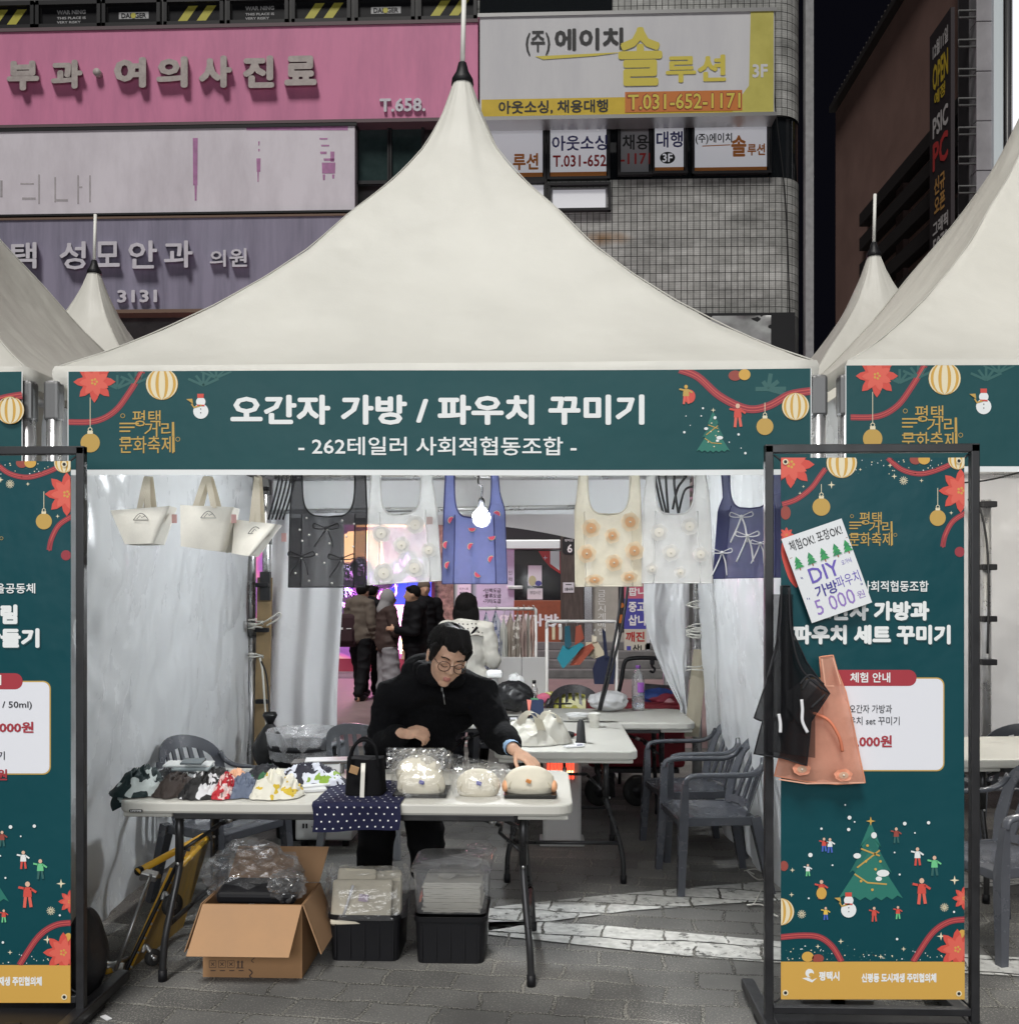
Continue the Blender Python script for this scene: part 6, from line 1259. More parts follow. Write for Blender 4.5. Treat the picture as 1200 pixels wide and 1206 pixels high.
t = thing('cream_pouch', 'cream pouch with orange patch and side tabs on a black tray, rightmost on the table', 'pouch', T3(622, 942)); tray(t, 594, 655, 943, 3.95, .14); pouch(t, 593, 654, 939, 905, 3.96, m_patcho, .12, .15, seed=5, trim=m_trim_o)

# ================================================================== UNDER THE FRONT TABLE
m_card = M('cardboard', (.36, .20, .095), rough=.8, var=.12, scale=4, bump=.1, bscale=120, bdist=.002); m_cardi = M('cardboard_inside', (.40, .235, .125), rough=.85, var=.1, scale=4)
bx = thing('cardboard_box', 'open brown cardboard box with flaps folded out under the table', 'box', (-1.19, 4.1, 0))
BX0, BX1, BY0, BY1, BZ = -1.395, -.985, 3.955, 4.26, .30
m = MB()
for c, d in ((((BX0+BX1)/2, BY0+.002, BZ/2), (BX1-BX0, .004, BZ)), (((BX0+BX1)/2, BY1-.002, BZ/2), (BX1-BX0, .004, BZ)), ((BX0+.002, (BY0+BY1)/2, BZ/2), (.004, BY1-BY0-.009, BZ)), ((BX1-.002, (BY0+BY1)/2, BZ/2), (.004, BY1-BY0-.009, BZ)), (((BX0+BX1)/2, (BY0+BY1)/2, .006), (BX1-BX0-.01, BY1-BY0-.01, .004))): m.box(c, d)
m.build('box_body', m_card, bx)
def flap(a, b_, out, skew=0):
    m = MB(); a = Vector(a); b_ = Vector(b_); o = Vector(out); n_ = (b_-a).cross(o).normalized()*.004; e = (b_-a).normalized()*skew
    m.prism([a, b_, b_+o-e, a+o+e], n_); m.build('flap', m_cardi, bx)
flap((BX0, BY0-.005, BZ), (BX1, BY0-.005, BZ), (-.02, -.13, -.165)); flap((BX1+.005, BY0, BZ), (BX1+.005, BY1, BZ), (.075, 0, -.20)); flap((BX0, BY1+.005, BZ), (BX1, BY1+.005, BZ), (.02, .1, .13)); flap((BX0-.005, BY0, BZ), (BX0-.005, BY1, BZ), (-.07, 0, -.2))
k = Ink(lambda px, py, off: P(px, py, BY0-.001, off), .001)
for i, x in enumerate((246.5, 257.5, 268)):
    for (p, q) in (((x, 1132), (x+8, 1132)), ((x+8, 1132), (x+8, 1140)), ((x+8, 1140), (x, 1140)), ((x, 1140), (x, 1132))): k.line([p, q], .6, 0, 0)
    k.line([(x+2, 1134), (x+6, 1138)], .9, 0, 0); k.line([(x+6, 1134), (x+2, 1138)], .9, 0, 0)
for x in (280.5, 285): k.line([(x, 1140), (x, 1133)], 1.6, 0, 0); k.poly([(x-2, 1134), (x+2, 1134), (x, 1131.5)], 0, 1)
k.rect(278, 1140, 287, 1141, 0, 0)
for x in (248, 259, 270, 281): k.rect(x, 1143, x+6, 1144.2, 0, 0)
k.line(spline([(297, 1124), (300, 1128), (296, 1132), (299, 1134)], 4), .9, 0, 0); k.line(spline([(293, 1142), (297, 1146), (294, 1150), (298, 1153)], 4), 1.5, 0, 0); k.mb.build('box_print', M('print_brown', (.07, .04, .03)), bx)
m = MB(); m.box((-1.19, 4.06, .325), (.33, .14, .05), 0, bev=.015, rot=(.25, 0, 0)); tag(m.build('storage_tray', m_blackp), 'black plastic tray lying in the cardboard box under the crumpled film', 'tray')
def crumpled_film(name, label, cpx, Y, rx, ry, rz, seed, mat, cat='plastic bag', soft=False):
    m = MB(); c = P(*cpx, Y)
    am = .45 if soft else 1
    def fn(q): k = 1+.34*am*ridge(q.x*1.8+seed, q.y*1.8, q.z*1.8)+.2*am*am*ridge(q.x*4.5, q.y*4.5+seed, q.z*4.5)-.25*am; return Vector((q.x*k, q.y*k, q.z*k))
    m.ell(c, (rx, ry, rz), n=56 if soft else 30, k=36 if soft else 18, fn=fn); m.s = [soft]*len(m.s); o = m.build(name, mat); tag(o, label, cat); return o
m_film2 = clear_film('crumpled_film', base=.08, edge=.6, haze=.06, rough=.1, bump=.35, bscale=30)
crumpled_film('crumpled_film', 'crumpled clear plastic heaped in the cardboard box', (297, 1030), 4.16, .20, .12, .125, 2.2, m_film2)
crumpled_film('crumpled_film', 'small crumpled clear plastic spilling over the right rim of the cardboard box', (338, 1044), 4.05, .075, .08, .06, 5.1, m_film2)
def crate(label, x0, x1, yb, Y, h=.2, d=.30):
    t = thing('storage_crate', label, 'crate', P((x0+x1)/2, yb, Y), 'black plastic crates on the ground'); a = P(x0, yb, Y); b_ = P(x1, yb, Y); cx = (a.x+b_.x)/2; w_ = b_.x-a.x; t.location.z = 0
    m = MB(); k = 1.07
    lv = []
    for s, z in ((.94, 0), (1.0, h-.02), (1.04, h-.02), (1.05, h), (1.0, h), (.95, .02)): lv.append([(cx+x*s, Y+d/2+y*s, z) for x, y in rrect(w_, d, .035, 4)])
    n = len(lv[0]); m.add([p for q in lv for p in q], [[i*n+j, i*n+(j+1) % n, (i+1)*n+(j+1) % n, (i+1)*n+j] for i in range(len(lv)-1) for j in range(n)]+[list(range(n))[::-1], [(len(lv)-1)*n+j for j in range(n)]], 0)
    for i in range(5): m.box((cx+(i-2)*w_*.2, Y+.002+.0, h*.45), (.006, .008, h*.7))
    m.build('crate_body', m_blackp, t); return cx, w_
c1 = crate('black crate under the table holding packed cream fabric', 387, 471, 1133, 4.14); c2 = crate('black crate under the table beneath the clear lidded box', 488, 572, 1136, 4.125)
m_fab = M('fabric_cream', (.72, .66, .53), rough=.85, var=.12, scale=9, bump=.3, bscale=40, bdist=.006); m_fabp = M('fabric_pale', (.80, .77, .69), rough=.8, var=.1, scale=10, bump=.35, bscale=24, bdist=.008)
t = thing('packed_fabric', 'flat cream fabric pieces in a clear bag standing in the black crate', 'fabric pack', (c1[0], 4.3, .05)); 
m = MB(); m.box((c1[0]-.02, 4.20, .235), (.26, .05, .19), 0, bev=.012, rot=(-.45, 0, .05)); m.box((c1[0]-.06, 4.26, .26), (.17, .04, .2), 0, bev=.012, rot=(-.4, .05, .05)); m.box((c1[0]+.08, 4.29, .25), (.12, .04, .19), 0, bev=.012, rot=(-.4, -.05, .0)); m.build('fabric', m_fab, t)
m = MB(); m.tube([P(416, 1043, 4.16), P(403, 1083, 4.15)], .006, 6); m.build('white_edge', m_rib_w, t)
m = MB(); m.box(P(428, 1058, 4.15), (.04, .004, .03), 0, rot=(-.4, .1, 0)); m.build('fabric_label', M('label_lilac', (.52, .42, .52)), t)
film_bag(t, 381, 477, 1084, 1031, 4.13, .22, 12.2, m_film2, .02); crumpled_film('crumpled_film', 'shiny crumpled film on top of the packed fabric crate', (433, 1036), 4.32, .16, .05, .05, 8.3, m_film2)
cb_ = thing('clear_storage_box', 'clear lidded plastic box of cream fabric on top of the black crate', 'storage box', (c2[0], 4.28, .2)); m_cbox = clear_film('box_clear', base=.09, edge=.55, haze=.17, rough=.12, bump=.15, bscale=9)
def shell(m, cx, cy, z0, z1, w0, d0, w1, d1, r=.03, cap_=0):
    A = [(cx+x, cy+y, z0) for x, y in rrect(w0, d0, r, 4)]; B = [(cx+x, cy+y, z1) for x, y in rrect(w1, d1, r, 4)]; n = len(A); fs = [[j, (j+1) % n, n+(j+1) % n, n+j] for j in range(n)]
    if cap_ & 1: fs.append(list(range(n))[::-1])
    if cap_ & 2: fs.append([n+j for j in range(n)])
    m.add(A+B, fs, 0, True)
m = MB(); shell(m, c2[0], 4.285, .205, .385, .30, .27, .325, .29, .03, 1); m.build('box_body', m_cbox, cb_)
m = MB(); shell(m, c2[0], 4.285, .385, .40, .345, .31, .345, .31, .03, 1); shell(m, c2[0], 4.285, .40, .412, .335, .30, .31, .275, .03, 2); shell(m, c2[0], 4.285, .4125, .420, .27, .235, .26, .225, .03, 2); m.build('lid', m_cbox, cb_)
m = MB(); rr = random.Random(5)
for i in range(15): m.slab(lambda u, v, i=i: Vector((c2[0]-.12+.245*u+.02*nz(i*1.3, 1), 4.170+.012*nz(i*2.7, 4)+.2*v, .213+.0085*i+.005*nz(u*2.5, v*3, 2.2)+.0025*nz(u*6, v*5, i*1.7))), 12, 5, (0, 0, -.0075))
m.grid(lambda u, v: Vector((c2[0]-.06+.18*u, 4.19+.18*v, .335+.03*ridge(u*2, v*2, 3))), 14, 12); m.build('folded_fabric', m_fabp, cb_)
crumpled_film('crumpled_film', 'torn clear film stuck on the lid corner of the clear box', (566, 1001), 4.2, .06, .07, .022, 15.3, m_film2)
# yellow folding platform truck leaning under the table
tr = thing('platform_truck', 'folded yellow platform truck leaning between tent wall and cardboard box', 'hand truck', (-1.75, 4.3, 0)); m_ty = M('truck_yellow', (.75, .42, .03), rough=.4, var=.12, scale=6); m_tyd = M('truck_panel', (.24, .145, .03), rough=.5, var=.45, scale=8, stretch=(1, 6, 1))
A_ = P(148, 1148, 4.02); B_ = P(203, 1030, 4.25); C_ = P(244, 988, 4.75); D_ = P(206, 1112, 4.5)
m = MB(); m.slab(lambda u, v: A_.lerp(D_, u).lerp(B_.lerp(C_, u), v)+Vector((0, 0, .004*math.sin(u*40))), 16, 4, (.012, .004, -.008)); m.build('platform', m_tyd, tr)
for i in range(6):
    m = MB(); m.bar(A_.lerp(D_, .12+.15*i)+Vector((-.012, -.01, .006)), B_.lerp(C_, .12+.15*i)+Vector((-.012, -.01, .006)), .022); m.build('platform_rib', m_ty, tr)
for a, b_ in ((A_, B_), (B_, C_), (A_, D_), (D_, C_)):
    m = MB(); m.tube([a, b_], .014, 6); m.build('platform_rim', m_ty, tr)
m = MB(); m.tube([P(148, 1148, 4.0), P(150, 1140, 4.0), P(200, 1036, 4.22), P(212, 1010, 4.3)], .009, 6); m.build('edge_strip', m_blackp, tr)
m = MB(); m.tube([P(162, 1027, 4.2), P(240, 985, 4.6)], .016, 10); m.tube([P(162, 1027, 4.2), P(166, 1025, 4.22)], .019, 10, 1); m.build('handle_bar', [m_ty, m_blackp], tr)
m = MB(); m.tube([P(178, 1030, 4.2), P(135, 1146, 4.0)], .008, 8); m.tube([P(125, 1140, 3.98), P(150, 1130, 4.1)], .012, 8); m.tube([P(166, 1035, 4.2), P(188, 1032, 4.3)], .01, 8); m.build('stay_rod', m_alu, tr)
m = MB(); m.box(P(134, 1141, 4.02), (.08, .06, .02), 0, rot=(.4, .2, .3), bev=.005); m.box(P(176, 1031, 4.22), (.07, .05, .03), 0, rot=(.2, .3, .2), bev=.005); m.build('hinge', m_alu, tr)
m = MB(); m.tube([P(124, 1138, 4.0), P(129, 1148, 3.98)], .017, 8); m.build('end_cap', m_ty, tr)
m_rub = M('rubber', (.02, .02, .02), rough=.7)
for (x, y, Y, r_) in ((203, 1066, 4.14, .048), (180, 1128, 4.02, .034)):
    m = MB(); m.lathe([(r_*.4, -.014), (r_*.9, -.016), (r_, -.008), (r_, .008), (r_*.9, .016), (r_*.4, .014)], P(x, y, Y), 20, 0, rot=(R(90), 0, R(60))); m.lathe([(0, -.018), (r_*.35, -.016), (r_*.35, .016), (0, .018)], P(x, y, Y), 12, 1, rot=(R(90), 0, R(60))); m.build('wheel', [m_rub, m_alu], tr)
    m = MB(); q = P(x-12, y-6, Y-.02); m.tube(spline([q, P(x-8, y-14, Y), P(x, y, Y-.02)]), .009, 6); m.build('wheel_fork', m_alu, tr)
m = MB()
for i in range(7): q = A_.lerp(B_, .08+.14*i); m.ell(q+Vector((.012, -.012, 0)), (.006,)*3, n=8, k=6)
m.build('rivet', m_rivet, tr)
# white appliance box on the ground
ap = thing('white_appliance', 'white metal appliance case on small feet standing under the table', 'appliance', (0, 0, 0)); q = PZ(381, 998); ap.location = (q.x, q.y+.12, 0)
m = MB(); m.box((q.x, q.y+.14, .20), (.355, .28, .32), 0, bev=.012); m.build('case', M('case_white', (.55, .55, .54), rough=.4), ap)
m = MB()
for sx in (-1, 1):
    for sy in (-1, 1): m.tube([(q.x+sx*.13, q.y+.14+sy*.1, .05), (q.x+sx*.13, q.y+.14+sy*.1, 0)], .02, 8)
for x in (-.125, -.105, .11): m.box((q.x+x, q.y-.001, .13), (.012, .004, .03), 0, bev=.001)
for x in (-.07, -.058, -.044): m.box((q.x+x, q.y-.001, .125), (.006, .004, .008))
m.build('vents', m_blackp, ap)
# sandbag against the left stand
m = MB(); q = PZ(104, 1186); m.ell((q.x-.05, q.y+.08, .172), (.075, .11, .18), fn=lambda q: Vector((q.x*(1-.35*max(0, q.z))*(1+.12*ridge(q.x*2, q.y*2, q.z*2)), q.y*(1+.1*nz(q.x*3, q.z*3)), q.z if q.z > -.95 else -.95)), n=32, k=24); tag(m.build('weight_bag', M('bag_dark', (.03, .03, .032), rough=.45, bump=.4, bscale=14, bdist=.02)), 'dark weight bag slumped behind the left banner stand', 'weight bag')
m = MB()
for a, b_ in ((118, 1185), (112, 1192), (125, 1199)): q = PZ(a, b_, .003); m.box(q, (.05, .02, .003), 0, rot=(0, 0, a))
tag(m.build('paper_scrap', m_postw), 'small white paper scraps on the pavers beside the left stand', 'scraps')
m = MB(); m.tube(spline([PZ(888, 1030, .012), PZ(880, 1026, .02), PZ(892, 1036, .012), PZ(905, 1035, .05), PZ(900, 1042, .012), PZ(888, 1064, .012), PZ(880, 1066, .012), PZ(897, 1066, .012), PZ(907, 1075, .014), PZ(916, 1080, .02)]), .004, 5); m.tube(spline([PZ(876, 1026, .012), PZ(890, 1024, .03), PZ(905, 1032, .02), PZ(898, 1024, .012), PZ(910, 1030, .05)]), .003, 5); tag(m.build('loose_rope', m_rope), 'loose pale rope tangled on the ground by the right stand', 'rope')

# ================================================================== MIDDLE OF THE TENT
# rubbish bin with liner
q = PZ(358, 857, .66); bn = thing('rubbish_bin', 'black rubbish bin with a clear liner before the back curtain', 'bin', (q.x, 6.3, 0)); bc = (P(357, 860, 6.3).x, 6.3, 0)
m = MB(); m.lathe([(.17, 0), (.205, .56), (.225, .565), (.225, .60), (.21, .60), (.165, .03), (0, .03)], bc, 32); m.box((bc[0]+.22, 6.28, .55), (.03, .1, .05), 0, bev=.01); m.build('bin_body', m_blackp, bn)
m = MB()
def liner(u, v): A = 2*math.pi*u; r = (.205+.03*math.sin(v*math.pi)*(1+.3*math.sin(A*9)))+.006*math.sin(A*13+v*5); return Vector((bc[0]+r*math.cos(A), 6.3+r*math.sin(A), .50+.185*math.sin(min(v*1.25, 1)*math.pi*.62)-(.12*max(0, v-.75)*4)))
m.grid(liner, 60, 14); m.build('liner', clear_film('liner_film', base=.16, edge=.7, haze=.22, bump=.8, bscale=12), bn)
m = MB(); m.box((bc[0]+.236, 6.25, .555), (.006, .03, .035)); m.build('bin_label', m_postw, bn)
m = MB(); c = P(318, 885, 6.42); m.ell((c.x, c.y, .55), (.105, .08, .17), fn=lambda q: Vector((q.x*(1-.55*max(0, q.z))*(1+.15*ridge(q.x*3, q.y*3, q.z)), q.y*(1-.5*max(0, q.z)), q.z)), n=28, k=20); m.lathe([(.018, 0), (.05, .06), (.04, .08), (.0, .05)], (c.x, c.y, .70), 12); m.tube(spline([(c.x, c.y, .7), (c.x-.02, c.y, 1.0), (c.x-.05, c.y-.03, 1.12)]), .006, 6); tag(m.build('tied_bag', M('bin_bag', (.012, .012, .013), rough=.3, bump=.5, bscale=20, bdist=.02)), 'tied black bag hanging by cord on the left back pole', 'bag')
m = MB(); a = P(303, 700, 6.78); b_ = P(315, 880, 6.80); m.box(((a.x+b_.x)/2, 6.80, .88), (.10, .03, 1.6), 0, rot=(0, .02, 0)); m.box((a.x+.06, 6.775, 1.62), (.07, .04, .2), 1); tag(m.build('cardboard_strip', [M('card_strip', (.24, .17, .09), rough=.8, var=.2), m_dark]), 'upright strip of brown cardboard behind the left back pole', 'cardboard')
m = MB(); a = P(822, 860, 6.72); m.slab(lambda u, v: P(lerp(817, 834, u)-lerp(0, 11, v), lerp(765, 868, v), 6.76-.03*v+.01*nz(u*3, v*5)), 5, 16, (0, .02, 0)); tag(m.build('beige_strap', M('strap_beige', (.38, .34, .26), rough=.8)), 'beige fabric strap hanging beside the right back pole', 'strap')
# electric heater glowing under the middle table
ht = thing('electric_heater', 'electric heater glowing red beneath the middle table', 'heater', (0, 0, 0)); hc = P(662, 900, 6.05); ht.location = (hc.x, 6.1, 0)
m = MB(); m.box((hc.x, 6.15, .30), (.24, .14, .56), 0, bev=.02); m.box((hc.x, 6.15, .015), (.28, .2, .03), 0, bev=.008); m.build('heater_case', M('heater_white', (.50, .49, .48), rough=.4), ht)
m = MB(); m.box((hc.x-.01, 6.074, .50), (.17, .012, .17), 0, bev=.004); m.build('heater_glow', M('heat_red', (.5, .04, .02), emit=1.6, ecol=(1, .08, .04, 1)), ht)
m = MB()
for z in (.46, .54): m.tube([(hc.x-.09, 6.062, z), (hc.x+.07, 6.062, z)], .010, 8)
m.build('heating_rod', M('heat_rod', (1, .5, .3), emit=5, ecol=(1, .42, .2, 1)), ht)
m = MB()
for i in range(9): m.tube([(hc.x-.095+i*.0215, 6.045, .40), (hc.x-.095+i*.0215, 6.045, .60)], .0025, 5)
m.build('heater_grille', m_alu, ht)
# things on the middle table
ct = thing('canvas_bag', 'slumped white canvas tote bag lying on the middle table', 'bag', T3(628, 880)); m_cw = M('canvas_white', (.56, .54, .48), rough=.85, var=.08, scale=9, bump=.4, bscale=14, bdist=.012)
m = MB(); heap(m, 584, 646, 882, 842, 5.44, 21.3, depth=.24, fold=.22, fr=1.1); heap(m, 620, 671, 881, 833, 5.42, 25.3, depth=.2, fold=.2, fr=.9); heap(m, 600, 655, 882, 856, 5.36, 29.3, depth=.2, fold=.2, fr=1.2); m.build('body', m_cw, ct)
m = MB()
for pts in ([(608, 852), (615, 840), (626, 842), (632, 858), (640, 872), (650, 880)], [(612, 850), (618, 838), (630, 840), (637, 858), (644, 872)], [(634, 846), (640, 838), (652, 840), (656, 850)]):
    ps = spline([P(x, y, 5.30+.02*i) for i, (x, y) in enumerate(pts)], 6); m.add([p for p in ps]+[p+Vector((.028, .0, -.014)) for p in ps], [[i, i+1, len(ps)+i+1, len(ps)+i] for i in range(len(ps)-1)], 0, True)
m.build('handle', m_cream, ct)
def small(name, label, cat, fn, mats): m = MB(); fn(m); return tag(m.build(name, mats), label, cat)
q = T3(684, 875); small('thread_spool', 'black cone of thread standing on the middle table', 'thread spool', lambda m: m.lathe([(.030, 0), (.031, .006), (.027, .01), (.020, .115), (.013, .118), (.013, .128), (0, .128)], q, 20), M('thread_black', (.012, .012, .013), rough=.7))
q2 = T3(700, 857); small('paper_cup', 'white paper cup on the middle table at the end of the black cords', 'paper cup', lambda m: m.lathe([(.026, 0), (.036, .084), (.038, .086), (.036, .09), (.034, .086), (.025, .004), (0, .004)], q2, 22), M('paper_white', (.72, .71, .66), rough=.6))
q3 = T3(680, 847); small('paper_plate', 'white disposable plate beside the paper cup', 'plate', lambda m: m.lathe([(0, .03), (.04, .0), (.05, .0), (.075, .036), (.078, .036), (.055, .004), (.05, .006), (0, .01)], q3, 26), M('plate_white', (.66, .66, .65), rough=.5))
q4 = T3(668, 869); small('pin_cushion', 'round black pin cushion between the canvas bag and the thread cone', 'pin cushion', lambda m: (m.ell(q4+Vector((0, 0, .018)), (.05, .035, .02), n=20, k=12, fn=lambda p: p*(1+.06*nz(p.x*8, p.y*8, p.z*8))), m.box(q4+Vector((.045, -.01, .02)), (.015, .02, .012), 1)), [M('cushion_black', (.012, .012, .012), rough=.9), m_red])
q5 = T3(655, 858); small('phone', 'dark phone propped behind the canvas bag', 'phone', lambda m: m.box(q5+Vector((.01, .03, .035)), (.05, .05, .06), 0, bev=.006), M('phone_dark', (.05, .055, .06), rough=.2))
q6 = T3(676, 880); small('paper_packet', 'small clear and white paper packet by the edge of the middle table', 'packet', lambda m: (m.box(q6+Vector((0, 0, .005)), (.11, .05, .008), 0, rot=(0, 0, R(25)), bev=.002), m.box(q6+Vector((.03, .05, .006)), (.06, .04, .01), 0, rot=(0, 0, R(-10)), bev=.002), m.box(q6+Vector((.03, .0, .011)), (.03, .008, .004), 1, rot=(0, 0, R(25)))), [m_postw, m_navy])
# things on the back table
q = T3(579, 838); q.y = 6.42; cq = P(579, 830, 6.42)
nb = thing('thread_rack', 'small blue rack of red and yellow thread spools on the back table', 'rack', (cq.x, 6.42, TZ))
small_c = [M('thread_red', (.60, .06, .05), rough=.6), M('thread_yellow', (.72, .58, .12), rough=.6), M('thread_wine', (.35, .03, .05), rough=.6)]
for i in range(3): m = MB(); m.lathe([(.014, -.032), (.015, -.03), (.015, .03), (.014, .032)], (cq.x-.034+.034*i, 6.41, TZ+.05), 12); m.build('thread', small_c[i], nb)
m = MB(); m.box((cq.x, 6.44, TZ+.05), (.125, .012, .10), 0, bev=.008); m.box((cq.x, 6.415, TZ+.008), (.125, .05, .016), 0, bev=.004); m.build('rack_frame', M('rack_blue', (.30, .38, .50), rough=.4), nb)
m = MB(); 
for s in (-1, 1): m.tube([(cq.x+s*.06, 6.40, TZ), (cq.x+s*.06, 6.40, TZ+.1)], .005, 6)
m.build('rack_post', m_alu, nb)
cq = P(583, 800, 6.75); dl = thing('desk_lamp', 'white desk lamp with a flat head on the back table', 'lamp', (cq.x, 6.75, TZ)); m_lw = M('lamp_white', (.72, .72, .72), rough=.3)
m = MB(); m.box((cq.x, 6.70, TZ+.275), (.115, .08, .055), 0, bev=.018); m.build('lamp_head', m_lw, dl)
m = MB(); m.tube([(cq.x, 6.75, TZ+.02), (cq.x, 6.74, TZ+.26)], [.024, .02], 10); m.build('stem', m_lw, dl); m = MB(); m.lathe([(0, 0), (.07, 0), (.07, .02), (.05, .03), (0, .03)], (cq.x, 6.75, TZ), 20); m.build('lamp_base', m_lw, dl)
crumpled_film('carrier_bag', 'crumpled black carrier bag on the back table', (604, 820), 6.72, .14, .11, .105, 31, M('carrier_black', (.012, .012, .014), rough=.38, bump=.5, bscale=18, bdist=.02), soft=True)
crumpled_film('white_tissue', 'white tissue sticking out behind the black carrier bag', (607, 803), 6.85, .06, .04, .06, 33, M('tissue', (.74, .74, .74), rough=.9), 'tissue', True)
crumpled_film('plastic_bag', 'crumpled white plastic bag beside the water bottle', (716, 825), 6.85, .14, .10, .07, 35, M('plastic_white', (.70, .70, .71), rough=.35, transl=.3, bump=.5, bscale=16, bdist=.02), soft=True)
cq = P(624, 830, 6.5)
m = MB(); m.box((cq.x-.028, 6.5, TZ+.055), (.055, .07, .11), 0, bev=.005); m.prism([(cq.x-.02, 6.46, TZ+.125), (cq.x+.012, 6.46, TZ+.12), (cq.x-.004, 6.46, TZ+.012)], (0, -.004, 0), 1); m.box((cq.x+.045, 6.5, TZ+.06), (.085, .06, .12), 2, rot=(0, 0, .2), bev=.004); m.box((cq.x+.03, 6.5, TZ+.125), (.05, .03, .01), 3); tag(m.build('tool_box', [m_blackp, M('coral', (.72, .22, .17)), M('box_navy', (.02, .035, .09), rough=.5), M('lid_green', (.08, .25, .12))]), 'black and navy tool holder with a coral handle on the back table', 'tool holder')
m = MB(); cq = P(600, 838, 6.38); m.box((cq.x, 6.38, TZ+.012), (.11, .04, .022), 0, bev=.004); m.box((cq.x-.028, 6.357, TZ+.012), (.045, .004, .014), 1); m.box((cq.x+.028, 6.357, TZ+.012), (.045, .004, .014), 1); tag(m.build('pencil_case', [m_blackp, m_postw]), 'small black and white case in front of the black carrier bag', 'case')
m = MB(); m.box(T3(662, 830)+Vector((0, 0, .006)), (.13, .04, .01), 0, rot=(0, 0, .1), bev=.003); m.lathe([(.012, 0), (.02, .004), (.012, .008)], T3(668, 831)+Vector((.02, 0, .008)), 12); tag(m.build('scissors', m_blackp), 'black scissors lying flat on the back table', 'scissors')
cq = P(751.5, 834, 6.93); wb = thing('water_bottle', 'large clear water bottle with violet label on the back table', 'bottle', (cq.x, 6.93, TZ))
prof = [(0, .004), (.040, 0), (.046, .012), (.046, .05), (.043, .054), (.046, .06), (.046, .085), (.043, .09), (.046, .096), (.046, .215), (.043, .235), (.030, .268), (.016, .285), (.014, .30), (0, .30)]
m = MB(); m.lathe(prof, (cq.x, 6.93, TZ), 28); m.build('bottle_body', clear_film('pet_clear', tint=(.93, .95, .97, 1), base=.12, edge=.7, haze=.10, rough=.05, bump=.1, bscale=20), wb)
m = MB(); m.lathe([(.0, .012), (.042, .012), (.042, .10), (0, .10)], (cq.x, 6.93, TZ), 24); m.build('water', M('water', (.86, .9, .94), rough=.03, trans=1.0), wb)
m = MB(); m.lathe([(.0, .318), (.017, .318), (.017, .298), (.016, .296)], (cq.x, 6.93, TZ), 18); m.build('cap', M('cap_violet', (.16, .05, .26), rough=.4), wb)
m = MB(); m.grid(lambda u, v: Vector((cq.x+.0468*math.sin(lerp(-.2, .95, u)), 6.93-.0468*math.cos(lerp(-.2, .95, u)), lerp(TZ+.13, TZ+.20, v))), 10, 3); m.build('bottle_label', M('label_violet', (.30, .09, .42), rough=.4), wb)
# folding wagon behind the back table
wg = thing('folding_wagon', 'dark red folding wagon with black push handle behind the back table', 'wagon', (P(750, 800, 7.45).x, 7.45, 0)); wx0 = P(692, 880, 7.4).x; wx1 = P(806, 880, 7.4).x; m_wr = M('wagon_red', (.20, .012, .022), rough=.75, var=.25, scale=6, bump=.3, bscale=12, bdist=.02)
m = MB(); m.box(((wx0+wx1)/2, 7.55, .50), (wx1-wx0, .42, .48), 0, bev=.03); m.build('wagon_cloth', m_wr, wg)
m = MB(); yh = 7.38; m.tube(spline([P(727, 822, yh), P(732, 800, yh), P(735, 782, yh), P(742, 776, yh), P(765, 775, yh), P(782, 777, yh)], 6), .016, 8); m.tube([P(727, 822, yh), P(715, 832, yh)], .013, 8); m.build('push_handle', m_blackp, wg)
m = MB(); m.tube(spline([P(767, 778, yh-.01), P(768, 785, yh-.01), P(771, 788, yh-.01), P(769, 792, yh-.01), P(765, 790, yh-.01)], 5), .009, 6); m.box(P(768, 780, yh-.01), (.035, .03, .04), 0, bev=.008); m.build('hook', m_blackp, wg)
for x, y in ((751, 925), (706, 915)):
    m = MB(); q = P(x, y, 7.2); m.lathe([(.05, -.02), (.10, -.025), (.115, -.01), (.115, .01), (.10, .025), (.05, .02)], (q.x, 7.22, .116), 24, 0, rot=(R(90), 0, R(20))); m.lathe([(0, -.028), (.05, -.022), (.05, .022), (0, .028)], (q.x, 7.22, .116), 14, 1, rot=(R(90), 0, R(20))); m.build('wheel', [m_rub, m_dark], wg)
m = MB(); m.box(((wx0+wx1)/2, 7.5, .24), (wx1-wx0-.1, .36, .03)); m.build('chassis', m_dark, wg)
crumpled_film('folded_blanket', 'blue red and pink folded blankets piled on the wagon', (778, 822), 7.55, .17, .12, .075, 41, pattern('blanket', '#27407e', '#7c2436', 3, 2, .5, kind='n', cc='#c49aa0'), 'blanket', True)
m = MB(); a = P(768, 806, 7.5); m.slab(lambda u, v: P(lerp(755, 806, u), lerp(806+4*u, 819, v), 7.55+.02*nz(u*4, v)), 8, 4, (0, .1, 0)); tag(m.build('dark_mat', M('mat_dark', (.03, .03, .035), rough=.7)), 'dark folded mat lying over the blankets on the wagon', 'mat')

